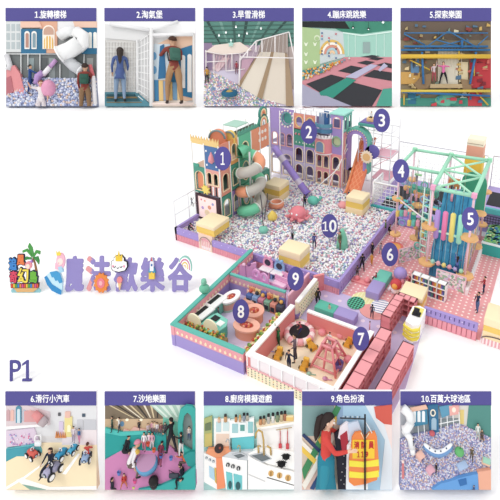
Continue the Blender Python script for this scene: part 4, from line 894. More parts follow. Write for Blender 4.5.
kitchen_unit('mint play stove with long white worktop against the left kitchen wall, front one', 204.5, 323, .8, 1.2, .9, '#6fbca8', '#f6f8f6', -.05, True)
t = thing('play_counter', 'big rounded teal play counter with two black hobs at the front left of the kitchen', 'play counter', TM(*at(216, 336, .05)[:2], .05, -.1, .85))
m = MB(); m.prism([(-.75, -.7), (.3, -.9), (.8, -.6), (.9, .2), (.5, .75), (-.6, .85), (-.8, .3)], '#58b8a4', 0, 1.15); part(t, 'body', m)
m = MB(); m.prism([(-.8, -.75), (.35, -.95), (.85, -.65), (.95, .2), (.55, .8), (-.65, .9), (-.85, .3)], '#7cd0bc', 1.15, 1.22); part(t, 'counter_top', m)
for x, y in ((-.35, -.3), (-.3, .35)): m = MB(); m.box((x-.28, y-.25, 1.22), (x+.28, y+.25, 1.27), '#22282a'); part(t, 'hob', m)
m = MB(); m.box((.15, -.1, 1.22), (.65, .4, 1.28), '#f0f6f2'); part(t, 'sink', m)
m = MB(); m.sph((.4, -.98, .35), .2, '#8cd8c4', seg=10); m.sph((.1, -1.0, .7), .12, '#f4e070', seg=8, rings=6); part(t, 'knob', m)
t = thing('market_stall', 'green market stall of fruit crates with cream arched signs along the front kitchen wall', 'market stall', TM(8.9, -9.05, .05, .06))
m = MB(); m.box((.0, 0, 0), (3.1, .9, .75), '#a88c5c'); m.box((0, -.02, .75), (3.1, .3, .9), '#6f8c4a'); part(t, 'crate_base', m)
for i in range(8):
    m = MB()
    for j in range(12): m.sph((.25+i*.37+random.uniform(-.12, .12), .15+j*.06, .82+.02*j), .09, ['#7ea04c', '#d8b048', '#c85a3c', '#5f8c3c', '#e0904c', '#b8c060'][(i+j) % 6], seg=7, rings=5)
    part(t, 'produce_crate', m)
for x in (.65, 1.9): m = MB(); m.prism(arch(x, 1.0, .9, 1.75, 12), '#f4eecb', .75, .85, ax='y'); part(t, 'arched_sign', m)
t = thing('market_stall', 'slim green and yellow produce rack along the wall beside the sandpit', 'market stall', TM(14.0, -8.6, .05, 1.56))
m = MB(); m.box((0, 0, 0), (4.4, .8, .5), '#e8c88c'); m.box((0, 0, .5), (4.4, .2, .95), '#f0e0a8'); part(t, 'rack', m)
for i in range(11):
    m = MB()
    for j in range(7): m.sph((.25+i*.39+random.uniform(-.1, .1), .15+j*.1, .55), .11, ['#6f9c44', '#e8d060', '#c84c3c', '#f0e8c0', '#88b058'][(i*2+j) % 5], seg=7, rings=5)
    part(t, 'produce_crate', m)
cc = [('#4f6aa8', 'navy blue'), ('#7f9cc8', 'pale blue'), ('#c87c94', 'rose'), ('#7ca890', 'sage green'), ('#d88c7c', 'salmon'), ('#4a4a5c', 'charcoal')]
for i, (c, nm) in enumerate(cc):
    x = 9.75+i*.5-.0; t = thing('play_stove', nm+' small play stove in the row along the divider wall of the kitchen', 'play stove', TM(x+.9, -3.75, .05), 'small stoves along the divider wall')
    m = MB(); m.rbox((-.22, -.25, 0), (.22, .3, .75), c, .03); part(t, 'cabinet', m); m = MB(); m.box((-.22, .2, .75), (.22, .3, 1.1), ['#e8a070', '#f0d090', '#6a6ab0'][i % 3]); m.sph((0, .1, .9), .14, ['#d05848', '#3c3c44', '#e8b058'][i % 3], seg=8, rings=6); part(t, 'backsplash', m)
    m = MB(); m.box((-.15, -.28, .15), (.15, -.25, .5), '#2f3440'); part(t, 'oven_door', m)
t = thing('toddler_chair', 'peach low chair between the row of stoves and the round peach counter', 'chair', TM(at(250, 304, .05)))
m = MB(); m.rbox((-.45, -.3, 0), (.45, .3, .4), '#f6b49c', .05); part(t, 'seat', m); m = MB(); m.rbox((-.45, .25, .4), (.45, .38, .85), '#f8c4b0', .04); part(t, 'backrest', m)
t = thing('plant_lamp', 'round teal lamp like a cactus standing on the left kitchen wall', 'lamp', TM(8.5, -6.0, 1.6))
m = MB(); m.sph((0, 0, .3), .36, '#6cc0a0', sz=.9); part(t, 'shade', m); m = MB(); m.lathe([(.1, .6), (.2, .75), (.16, 1.0), (.03, 1.1)], (0, 0, 0), '#82ccb0', 10); part(t, 'top', m)
# ================================================================ TODDLER CORNER
def vanity(label, px, py, c):
    t = thing('vanity_table', label, 'vanity table', TM(*at(px, py, .05)[:2], .05, 0))
    m = MB(); m.rbox((-.5, -.35, .5), (.5, .35, .62), '#faf2f6', .03); part(t, 'table_top', m)
    for s in (-1, 1): m = MB(); m.box((s*.42-.05, -.3, 0), (s*.42+.05, .3, .5), c); part(t, 'leg', m)
    m = MB(); m.prism(arch(0, .9, .62, 1.45, 10), c, .2, .3, ax='y'); m.sph((-.2, .25, 1.45), .14, c, seg=8); m.sph((.2, .25, 1.45), .14, c, seg=8); part(t, 'mirror_frame', m)
    m = MB(); m.cyl((0, .17, 1.0), .27, .04, '#3c3a4c', 18, 'y'); part(t, 'mirror', m); return t
vanity('pink vanity table with round dark mirror in the toddler corner', 266.5, 275, '#f0a8c8'); vanity('blue vanity table with round dark mirror in the toddler corner', 278, 279, '#8fb8e4')
t = thing('toddler_gate', 'orchid pink double arched play gate in the toddler corner', 'play gate', TM(*at(260, 286, .05)[:2], .05, -.15))
m = MB(); m.prism(rect(-.85, 0, .85, .55)+[], '#ecaadc', 0, .12, ax='y'); m.prism(arch(-.4, .8, .5, 1.25), '#ecaadc', 0, .12, ax='y', holes=[ell(-.4, .85, .2, .24, 14)]); m.prism(arch(.4, .8, .5, 1.25), '#ecaadc', 0, .12, ax='y', holes=[ell(.4, .85, .2, .24, 14)]); m.box((-.9, -.4, 0), (.9, .1, .2), '#f4bce4'); part(t, 'panel', m)
t = thing('dressing_screen', 'orchid pink slanted panel screen at the left wall of the toddler corner', 'screen', TM(*at(246, 278, .05)[:2], .05, 1.1))
for i in range(2): m = MB(); m.box((-.9+i*.95, 0, 0), (-.02+i*.95, .1, 1.3-.25*i), '#f0b4dc'); part(t, 'panel', m)
m = MB()
for k in range(3): m.sph((-.6+k*.45, 0, 1.35-.12*k), .16, ['#e87c9c', '#f4c8e0', '#8a5c8c'][k], seg=8, rings=6)
part(t, 'ornament', m)
for i, (px, py) in enumerate(((279, 288), (286, 285))):
    t = thing('toddler_bed', ['orchid pink low toy bed by the divider wall', 'orchid pink toy bed beside the number 9 sign'][i], 'bed', TM(*at(px, py, .05)[:2], .05, -.1))
    m = MB(); m.rbox((-.55, -.3, .15), (.55, .3, .4), '#f6d0e8', .05); part(t, 'mattress', m); m = MB(); m.box((-.6, .28, 0), (.6, .36, .8), '#eeb0d4'); m.box((-.6, -.36, 0), (.6, -.28, .5), '#eeb0d4'); part(t, 'bed_frame', m)
# ================================================================ PEOPLE IN THE PARK
def dude(px, py, z, hpx, rz, label, shirt, pants, **k):
    z = .055 if z == .1 else z; p = at(px, py, z); lo, hi = .3, 4.0
    def prj(q):
        v = R3.transposed() @ (q-CP); return PY+v.y*FOC/v.z
    for _ in range(25):
        mid = (lo+hi)/2
        if prj(p+Vector((0, 0, mid))) > py-hpx: lo = mid
        else: hi = mid
    return person(TM(p.x, p.y, z, rz), lo, label, shirt, pants, **k)
B = .86
BLK2 = '#26262e'
dude(304.7, 207, B, 13, 1, 'person in dark clothes standing in the balls at the end of the lavender slide', '#23262e', '#30343c')
dude(314.2, 248, B, 15, .5, 'person in a blue top standing in the balls below the number 10 sign', '#4a549c', '#3a3c58')
dude(339.6, 249, B, 18, 2.6, 'person in an olive top standing in front of the mint soft cone', '#5c6c4c', '#7c5c50')
dude(292.5, 240, B, 14, 3.0, 'person in a grey top and black shorts wading through the balls', '#a8a8b4', '#1e1e24')
dude(349, 196.5, B, 12, 2.8, 'person in navy sitting at the foot of the orange slide', '#2c3c5c', '#26304c', thigh=((80, 12), (80, 12)), knee=(60, 60), pz=.1)
dude(189, 229, B, 14, 4.5, 'person in dark clothes crouching in the balls beside the video screen', '#3a3e54', '#23242c', thigh=((90, 15), (70, 15)), knee=(110, 100), lean=35, arm=((60, 15), (60, 15)), pz=.15)
dude(192, 206, 2.0, 9, 0, 'person in grey climbing on the wire rails at the left edge', '#8a8e98', '#4a4c58', thigh=((50, 25), (20, 25)), knee=(70, 60), arm=((140, 20), (140, 20)), elbow=(20, 20))
dude(385, 234.5, .1, 15, 1.9, 'person in a green shirt sitting on the lavender pit fence by the steps', '#4f7f3c', '#1e1e22', thigh=((75, 8), (70, 8)), knee=(75, 70), pz=.52)
dude(371.5, 265, .1, 12, 2.8, 'child in an orange yellow outfit standing in the lane beside the pit fence', '#e8a23c', '#e0983c')
dude(372, 256, .1, 14, 2.8, 'person in a black top walking behind the orange dressed child', '#20232a', '#2a2c36')
dude(362, 270, .1, 17, .6, 'tall person in black walking in the lane along the lavender fence', '#1e2026', '#23242e', thigh=((18, 4), (-16, 4)))
dude(357, 277, .1, 12, .6, 'child in black and brown at the corner of the pit fence', '#5a4a4c', '#2a2830', cap='#2a2a2a')
dude(380.5, 253.5, .1, 11, 1, 'child in grey blue standing left of the number 6 sign', '#a8a4b8', '#8c94a8')
dude(376, 278, .6, 11, 1.5, 'person in dark red sitting on the foam bench in the lane', '#a03848', '#23242e', thigh=((85, 10), (85, 10)), knee=(70, 70), pz=.05)
dude(398, 227, .25, 13, 2.2, 'person in black climbing the lavender foam steps', '#1e1e24', '#202028', thigh=((60, 8), (0, 5)), knee=(60, 10), lean=20, long_hair=False)
dude(388.5, 233.5, .1, 13, -1.8, 'person in black leaning at the bottom of the foam steps', '#1c1c22', '#24242c', thigh=((70, 10), (60, 10)), knee=(80, 80), pz=.3, lean=15)
dude(409, 288, .1, 12, 1, 'child in dark red beside the lavender soft dome', '#a83c40', '#3c3c50')
dude(483, 293.5, .05, 17.5, 1.9, 'person in a red jacket pointing left on the pink dotted floor', '#a83038', '#2a3454', arm=((80, 20), (10, 8)), elbow=(10, 20))
dude(476.5, 311.5, .05, 20, 2.4, 'person in navy top and blue jeans standing on the pink dotted floor at the right', '#2e3658', '#5470a0', arm=((90, 10), (10, 10)), elbow=(70, 10))
dude(456.2, 274, 1.0, 18, 0, 'person in a blue top climbing the blue slope inside the rope course', '#5a6cb0', '#2c4c84', long_hair=True, arm=((130, 20), (60, 10)))
dude(291, 239+59, .05, 11, 1, 'person in black below the number 9 sign in the doorway', '#222228', '#2a2a32')
dude(318, 305, .05, 17, .5, 'person in black and yellow walking beside the teal bench', '#2a2a30', '#1e1e26', thigh=((20, 5), (-20, 5)), lean=10)
dude(316.5, 301, .05, 11, 3.4, 'child in a mustard top beside the person in black near the teal bench', '#b8a048', '#2a2a34')
dude(329.5, 309, .62, 10, 2.9, 'child in beige sitting on the teal end of the long foam bench', '#d8b8a8', '#c8b0a0', thigh=((85, 8), (85, 8)), knee=(75, 75), pz=.05)
dude(371.8, 318, .1, 14, .2, 'person in dark grey standing on the coral round rug', '#4c4c5c', '#3a3a48')
dude(369.5, 331, .05, 10, 2, 'small child in pink beside the number 7 sign', '#e8a8b8', '#c88c98')
dude(278.5, 345.5, .1, 19, 2.9, 'person in green with both arms raised in the sandpit', '#2f7f4c', '#2c5c3c', arm=((160, 12), (165, 12)), elbow=(5, 5), skin='#8a6a5c')
dude(295, 361, .1, 28, 2.2, 'tall person in grey brown standing in the middle of the sandpit', '#6c5c68', '#4a4450', elbow=(60, 60))
dude(289, 369.5, .1, 20, 3.1, 'person in navy with one arm stretched out at the sandpit front', '#26304c', '#2a3658', arm=((10, 80), (0, 15)), elbow=(5, 20))
dude(301.5, 334, .42, 13, 2.4, 'child in dark red on the round black trampoline', '#a03040', '#2c2c5c', thigh=((40, 15), (10, 10)), arm=((60, 50), (30, 40)), lean=20)
dude(329.5, 346, .1, 14, 3, 'child in white behind the top of the pink pyramid', '#eeeef2', '#8c8c9c')
dude(219, 318, .05, 11, 2, 'child in grey between the mint stoves and the oval counter', '#6a6c78', '#5c5060')
dude(240.5, 324, .05, 19, 1.2, 'person in dark blue behind the number 8 sign in the play kitchen', '#2c3450', '#2a2c3c')
dude(265.5, 310, .05, 9, 2, 'child in white and grey at the row of small stoves', '#e8e8ec', '#6a6a74')
dude(197.5, 314, .05, 9, 2, 'child in grey leaning at the left kitchen wall', '#8c8890', '#5a5860', lean=20)
q = Vector((tx-.1, ty+.45, 8.3)); person(TM(q.x, q.y, 8.4, 3), 1.2, 'child in white and black sitting on the teal platform on top of the slide tower', '#eeeeee', '#222228', thigh=((80, 10), (80, 10)), knee=(80, 80), pz=.08)
# ================================================================ NUMBER SIGNS
def basis(px, py, Z, s):
    """upright frame facing the viewpoint, at pixel ray and depth Z; one unit = s"""
    r = ray(px, py); p = CP+r*(Z/FOC); M = R3.to_4x4(); M.translation = p; return M @ Matrix.Scale(s, 4)
def depth_at(p): return -(R3.transposed() @ (p-CP)).z
def badge(n, cx, cy, Z, where):
    Z -= 1.0
    s = Z/FOC; M = basis(cx, cy, Z, s); t = thing('number_sign', 'indigo oval sign, white number %s, %s' % (n, where), 'sign', M)
    m = MB(); m.prism(ell(0, 0, 8.3, 11.9, 36), BADGE, -1.2, 0); part(t, 'disc', m)
    m = MB(); w = 2.0 if n == '1' else 3.3; w = 7.0 if n == '10' else w; text_mb(m, n, -w, -6.3, w, 6.3, 0, .5, mat('#ffffff', .7), .32); part(t, 'numeral', m)
for n, cx, cy, P_, wh in (('1', 222.7, 158.5, Vector((3.4, 2.2, 6.8)), 'in front of the castle with the spiral slide'), ('2', 308.8, 132, Vector((5, 14.0, 7)), 'in front of the rear castle'), ('3', 381.8, 120.4, Vector((10.5, 14, 7.5)), 'beside the scaffold top'), ('4', 401, 171, Vector((17.0, 6.2, 6)), 'at the left edge of the rope course'), ('5', 470.3, 219, Vector((23.4, 4.6, 5)), 'at the right post of the rope course'), ('6', 390, 254.5, at(390, 266, .1), 'above the pink lane'), ('7', 361, 339, Vector((20.2, -4.9, 1.9)), 'at the right corner of the sandpit'), ('8', 240.9, 311.5, at(240.9, 325, .1), 'over the play kitchen'), ('9', 295.6, 278.8, Vector((14.2, -2.2, 1.8)), 'between the cream cube and the sandpit'), ('10', 329.6, 226, at(329.6, 238, .9), 'over the ball pit')):
    badge(n, cx, cy, depth_at(P_), wh)
# ================================================================ PICTURE BOARDS
CAP = '#504b94'
class Panel:
    def __init__(s, num, cap, tx0, tx1, x0, x1, y0, yc, y1, label, back):
        s.x0 = x0; s.y1 = y1; Z = depth_at(at(250, 106.6 if y1 < 200 else 490)); s.M = basis(x0, y1, Z, Z/FOC); s.x1 = x1; s.yc = yc
        s.t = thing('picture_board', label, 'display board', s.M)
        m = MB(); m.box((0, 0, -3), (x1-x0, y1-y0, 0), '#f2f0f4'); part(s.t, 'backing', m)
        m = MB(); m.box((0, y1-yc, 0), (x1-x0, y1-y0, 1.2), CAP); part(s.t, 'caption_bar', m)
        m = MB(); text_mb(m, cap, tx0-x0, y1-y0-10.7, tx1-x0, y1-y0-2.6, 1.2, 1.45, mat('#ffffff', .7), .11); part(s.t, 'caption', m)
        m = MB(); m.box((0, 0, 0), (x1-x0, y1-yc, .25), back); part(s.t, 'backdrop', m)
    def q(s, px, py, w=0):
        k = 1-w/FOC; return (PX+(px-PX)*k-s.x0, s.y1-(PY+(py-PY)*k), w)
    def poly(s, nm, pts, c, w1=.6, w0=.2, holes=(), label=None):
        m = MB(); f = lambda P: [s.q(a, b, w1)[:2] for a, b in P]; m.prism(f(pts), c, w0, w1, holes=[f(h) for h in holes]); return part(s.t, nm, m, label)
    def box(s, nm, a, b, c, d, col, w1=.6, w0=.2, label=None): return s.poly(nm, [(a, b), (c, b), (c, d), (a, d)], col, w1, w0, label=label)
    def ramp(s, nm, pts, c, wb, wf, kind=None):
        """stage floor: pts listed, y decides how far it comes forward"""
        ys = [p[1] for p in pts]; ya, yb = min(ys), max(ys); m = MB(); vs = [s.q(a, b, wb+(wf-wb)*(b-ya)/(yb-ya)) for a, b in pts]; n = len(vs)
        vb = [(v[0], v[1], .1) for v in vs]; m.add(vs+vb, [tuple(range(n)), tuple(range(2*n-1, n-1, -1))]+[(i, i+n, (i+1) % n+n, (i+1) % n) for i in range(n)], c); o = part(s.t, nm, m); return o
    def st(s, px, py, w=3, rz=0, sc=1, pitch=0, roll=0):
        return s.M @ Matrix.Translation(s.q(px, py, w)) @ Matrix.Rotation(math.radians(roll), 4, 'Z') @ Matrix.Rotation(-PI/2+math.radians(pitch), 4, 'X') @ Matrix.Rotation(math.radians(rz), 4, 'Z') @ Matrix.Scale(sc, 4)
    def man(s, px, py, h, w, rz, label, shirt, pants, pitch=0, roll=0, **k): return s.clip(person(s.st(px, py, w, rz, 1, pitch, roll), h, label, shirt, pants, **k))
    def clip(s, root):
        """a figure the picture shows only in part ends at the edge of its board"""
        bpy.context.view_layer.update(); Wd = s.x1-s.x0; kv = (s.y1-PY)/FOC; ku = (PX-s.x0)/FOC; kr = (PX-s.x1)/FOC
        for o in [root]+list(root.children):
            T = s.M.inverted() @ (root.matrix_world if o is root else root.matrix_world @ o.matrix_local); Ti = T.inverted(); Nn = T.to_3x3().transposed()
            cs = [T @ v.co for v in o.data.vertices]
            for pt, nr, bad in (((0, .1, 0), (0, -1, kv), min(c.y-kv*c.z for c in cs) < .1), ((.1, 0, 0), (-1, 0, ku), min(c.x-ku*c.z for c in cs) < .1), ((Wd-.1, 0, 0), (1, 0, -kr), max(c.x-kr*c.z for c in cs) > Wd-.1)):
                if not bad: continue
                bm = bmesh.new(); bm.from_mesh(o.data); co = Ti @ Vector(pt); no = (Nn @ Vector(nr)).normalized()
                rr = bmesh.ops.bisect_plane(bm, geom=bm.verts[:]+bm.edges[:]+bm.faces[:], plane_co=co, plane_no=no, clear_outer=True)
                ed = [e for e in rr['geom_cut'] if isinstance(e, bmesh.types.BMEdge)]
                if ed: bmesh.ops.holes_fill(bm, edges=ed, sides=0)
                bm.to_mesh(o.data); bm.free()
                if not o.data.polygons and o is not root: bpy.data.objects.remove(o); break
        return root
    def thing(s, nm, label, cat, px, py, w=3, rz=0, sc=1, pitch=0, roll=0, group=None): return thing(nm, label, cat, s.st(px, py, w, rz, sc, pitch, roll), group)
    def bars(s, nm, segs, r, c, w=1.5):
        m = MB()
        for a, b, cc, d in segs: m.bar(s.q(a, b, w), s.q(cc, d, w), r, c, 6)
        return part(s.t, nm, m)
    def heap(s, name, label, reg, w0, w1, rad, cols, step, inside=None):
        x0, y0, x1, y1 = reg; pts = []
        y = y0
        while y < y1:
            x = x0+random.uniform(0, step)
            while x < x1:
                X, Y = x+random.uniform(-.3, .3)*step, y+random.uniform(-.3, .3)*step
                if not inside or inside(X, Y): pts.append(s.q(min(max(X, s.x0+rad*.8), s.x1-rad*.8), min(Y, s.y1-rad), w0+(w1-w0)*(y-y0)/(y1-y0)+random.uniform(-.3, .3)))
                x += step
            y += step*.8
        return ballheap(name, label, np.array(pts), rad, cols, s.M)
def parch(x, w, yt, yb, n=8): return [(x-w/2, yb), (x+w/2, yb)]+[(x+w/2*math.cos(PI*i/n), yt+w/2-(w/2)*math.sin(PI*i/n)) for i in range(n+1)]
def pell(x, y, rx, ry=None, n=18): return ell(x, y, rx, ry or rx, n)
# ---------------------------------------------------------------- 1
p = Panel(1, '1.旋轉樓梯', 35.5, 67, 6.2, 96.5, 8.1, 21.3, 106.4, 'picture board headed 1 of a white tube slide above pastel balls', '#8d9090')
p.box('white_building', 6.2, 21.3, 22, 52, '#d8dcdc', .8)
for x in (8, 13, 18): 
    for y in (24, 33, 42): p.box('window', x-1.6, y, x+1.8, y+7, '#b4bfc2', 1.0, .8)
p.box('blue_house', 21, 29, 46, 54, '#2f6f96', 2.0); p.poly('scalloped_roof', [(20.5, 21.4), (39, 21.4), (42, 27.5), (20.5, 27.5)], '#ecc0aa', 2.6)
for x in (27, 34): p.poly('arched_window', parch(x, 5, 31, 49), '#f2eee8', 2.5, 2.0); p.poly('window_pane', parch(x, 3, 33, 47.5), '#b98a7c' if x < 30 else '#7f9aa8', 2.8, 2.4)
p.box('peach_house', 40, 21.4, 57, 53, '#dfa98c', 1.6); p.poly('arched_window', parch(48.5, 12, 25, 49), '#f6eadc', 2.2, 1.6); p.poly('window_pane', parch(48.5, 9, 36, 48.5), '#e8b85c', 2.6, 2.1)
for x in (45.7, 48.5, 51.3): p.box('glazing_bar', x-.4, 36, x+.4, 48.5, '#fbf4ea', 2.9, 2.5)
p.poly('fanlight', parch(48.5, 10, 26.5, 34.5), '#c9a08c', 2.6, 2.1)
p.box('blue_house', 82, 27, 96.5, 54, '#2f7298', 1.4); p.poly('scalloped_roof', [(73, 21.4), (96.5, 21.4), (96.5, 27.5), (75, 27.5)], '#ecc4ae', 1.9)
for x in (90, 95): p.poly('arched_window', parch(x, 3.4, 32, 48), '#f0efe8', 1.9, 1.4)
p.box('eave', 57, 21.4, 75, 36, '#e9e9ea', .9)
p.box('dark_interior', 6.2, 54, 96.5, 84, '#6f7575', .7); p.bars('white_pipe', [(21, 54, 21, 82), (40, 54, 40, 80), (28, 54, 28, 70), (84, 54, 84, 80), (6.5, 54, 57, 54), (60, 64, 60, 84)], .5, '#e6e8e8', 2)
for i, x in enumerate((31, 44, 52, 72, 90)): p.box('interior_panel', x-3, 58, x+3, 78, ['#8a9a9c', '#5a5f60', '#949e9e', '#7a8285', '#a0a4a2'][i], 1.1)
p.ramp('pit_floor', [(6.2, 78), (96.5, 78), (96.5, 106.4), (6.2, 106.4)], '#8f96b4', 1, 6)
p.heap('pit_balls', 'pale blue, white and peach balls in picture 1', (7, 79, 96, 106), 2, 6.5, 1.5, ['#b4bfe0', '#c9d2ec', '#eef0f6', '#e4ccc0', '#9aa6d2', '#d8dcf0', '#b4bfe0'], 2.5)
t = thing('white_tube_slide', 'thick white spiral tube slide in picture 1', 'slide', p.M)
def tb(pts, r, c, nm='tube_segment'):
    m = MB(); m.tube([p.q(*a) for a in pts], r, mat(c, .35), 16); return part(t, nm, m)
tb([(60, 36, 4), (68, 31.5, 5), (76, 32, 5)], 5.2, '#eceeee'); tb([(76, 32, 5), (83, 36, 6), (83, 44, 6), (78, 48, 6.5)], 6.0, '#f4f4f4'); tb([(80, 43.5, 6), (70, 50, 8), (60, 54, 9)], 8.0, '#f2f3f3'); tb([(66, 58, 4), (74, 66, 5), (82, 71, 6)], 5.6, '#c9ccd0')  # last segment greyer: shade on the white tube put into its colour
m = MB(); m.tube([p.q(60.5, 53.8, 9), p.q(59, 54.5, 9.2)], 8.6, mat('#fafafa', .3), 18); part(t, 'end_flange', m)
m = MB(); m.tube([p.q(81.4, 70.6, 6), p.q(82.6, 71.4, 6.3)], 6.1, mat('#e4e6ea', .3), 16); part(t, 'end_flange', m)
t = thing('pink_slide_chute', 'coral pink open chute at the left edge of picture 1', 'slide', p.M)
tb([(6.5, 55, 3), (10, 66, 4), (8, 70, 5)], 2.6, '#d8d8dc', 'white_arm'); m = MB(); m.prism([p.q(a, b, 5)[:2] for a, b in ((6.4, 70), (14, 65), (20, 74), (26, 98), (20, 97), (12, 92), (6.4, 93))], '#e08c90', 1.5, 5); part(t, 'chute', m); m = MB(); m.prism([p.q(a, b, 5)[:2] for a, b in ((6.4, 78), (11, 76), (14, 92), (6.4, 95))], '#b86a74', 5, 5.5); part(t, 'inner_face', m)
t = thing('lavender_tube', 'white and lavender tube running down behind the pink ridged ball in picture 1', 'slide', p.M); tb([(56, 60, 3), (50, 67, 3.5)], 2.0, '#c79bd0'); tb([(50, 67, 3.5), (43, 75, 4)], 2.4, '#f2eef4'); tb([(43, 73, 4), (38, 76, 4.5), (37, 84, 5)], 3.4, '#b58fcc')
t = thing('ridged_ball_toy', 'round pink ridged ball toy in the front of picture 1', 'pit toy', p.st(48.5, 101, 6)); m = MB(); m.lathe([(7.0*math.sin(PI*i/24)*(1 if i % 2 else .93), 8.5-8.5*math.cos(PI*i/24)+4) for i in range(1, 24)], (0, 0, 0), mat('#e59bbd', .45), 24); part(t, 'ball', m); m = MB(); m.lathe([(3.2, 0), (3.2, 1), (1.5, 1.2)], (-6, -3, 17), '#d9a0cc', 16, 'y'); part(t, 'eye_ring', m)
p.man(30, 94, 30, 5.5, -60, 'child in a blue jumpsuit climbing beside the coral chute in picture 1', '#274a8c', '#26407a', arm=((80, 20), (60, 20)), thigh=((30, 8), (-5, 5)), hair='#2c2626')
p.man(41, 122, 42, 9, -150, 'toddler in white reaching up with one arm at the front of picture 1', '#ece6e6', '#d8d0d4', arm=((20, 15), (100, 50)), hair='#8a5a40', face=True, sleeve=False, skin='#dba98e')
p.man(85, 117, 54, 9, 15, 'person with dark green backpack seen from behind at the right of picture 1', '#8c3c34', '#8a6a4c', bag='#2c5a4c', hair='#3a2a24', arm=((10, 8), (20, 10)), thigh=((4, 4), (-2, 4)), pz=None)
t = thing('pink_post_slide', 'pink and white post at the right edge of picture 1', 'play equipment', p.M); tb([(90, 65, 5), (93, 76, 5.5)], 1.8, '#d86a70'); tb([(93, 76, 5.5), (95.2, 104, 6)], 2.0, '#f2eef0')
# ---------------------------------------------------------------- 2
p = Panel(2, '2.淘氣堡', 137, 163, 104.8, 195.3, 8.1, 21.3, 106.4, 'picture board headed 2 of two people inside a white play frame', '#dcdcdc')
p.poly('ceiling_panel', [(104.8, 21.4), (195.3, 21.4), (195.3, 33), (184, 36), (153, 38), (148, 30), (104.8, 29)], '#fbfbfb', .8); p.box('grey_wall', 104.8, 40, 136, 92, '#cfccc8', .8)
p.poly('soft_beam', [(104.8, 24), (150, 28), (152, 33), (138, 41), (104.8, 38)], '#dedede', 1.4, label='pale grey padded beam')
p.poly('peach_wall', [(153, 46), (172, 37), (193, 34), (193, 100), (153, 105)], '#e8c0a4', 1.0); p.poly('blue_wall', [(170, 52), (192, 45), (192, 98), (170, 93)], '#2d76a2', 1.5)
for x, a, b in ((183, 55, 88), (189.5, 54, 92)): p.poly('arched_window', parch(x, 4.2, a, b), '#efece8', 2.0, 1.5)
p.poly('pale_window', [(153, 44), (170, 44), (170, 80), (153, 80)], '#cfdde6', 1.5)
p.poly('blue_curtain', [(160, 46), (164, 44), (166, 78), (158, 79)], '#2e6fa0', 2.0)
for i, c in enumerate(('#3b7fae', '#e6c27e', '#94a6c4', '#e9bf72', '#6f9cc0', '#e8c688')): p.poly('striped_step', [(154+i*4.6, 80+i*.6), (158.2+i*4.6, 80+i*.6), (158.8+i*4.6, 101-i*.3), (154.4+i*4.6, 101-i*.3)], c, 2.5)
for y in (56, 70): p.poly('round_bubble', pell(154, y, 2.4, 4), '#5f9cc8', 2.3)
p.ramp('floor_panel', [(104.8, 92), (137, 92), (152, 106.4), (104.8, 106.4)], '#4a8494', 1, 5); p.ramp('floor_panel', [(152, 102), (178, 99), (195.3, 104), (195.3, 106.4), (152, 106.4)], '#f0e4d8', 1, 5)
for i in range(4): p.poly('foot_plank', [(107, 94+i*2.6), (134+i*2.5, 94+i*2.6), (135+i*2.5, 95.6+i*2.6), (106, 95.6+i*2.6)], '#7a6a4a' if i % 2 else '#2c5a66', 4.0)
p.bars('net_bar', [(105+i*3, 42, 105+i*3, 90) for i in range(11)]+[(104.9, 42+j*5, 137, 42+j*5) for j in range(10)], .28, '#f2f2f0', 1.6)
p.bars('net_bar', [(138, 42+j*6, 151, 33+j*8.2) for j in range(10)]+[(138+i*3.2, 42-i*2, 138+i*3.2, 92+i*3) for i in range(5)], .35, '#fafafa', 3)
p.bars('padded_post', [(151.5, 28, 151.5, 106)], 2.1, '#f0f0f0', 4.2); p.bars('padded_post', [(193.8, 34, 193.8, 106)], 1.3, '#e4e0dc', 4.2); p.bars('padded_post', [(137, 40, 137, 93)], .9, '#ececec', 3); p.bars('padded_beam', [(110, 24, 151, 30), (151, 30, 178, 21.8), (151, 35, 194, 34.5)], 1.9, '#ededee', 4); p.bars('padded_beam', [(152, 103.8, 194, 103.8)], 1.5, '#f0dcd2', 4.6)
p.man(120, 101.5, 55, 6, 20, 'girl in a long denim jacket and ponytail seen from behind in picture 2', '#4a5f96', '#7f97b4', hair='#3a302c', long_hair=True, arm=((5, 14), (12, 14)), elbow=(30, 20), skirt=(mat('#4a5f96', .8), .12, .1))
p.man(174, 104, 71, 8, 30, 'person in rust jacket with green and maroon backpack leaning forward in picture 2', '#8a3f36', '#a98058', hair='#4a2c20', bag='#3c6a5c', arm=((60, 15), (10, 10)), elbow=(30, 40), thigh=((22, 4), (-12, 4)), knee=(30, 5), lean=12, shoe='#3a2c28')
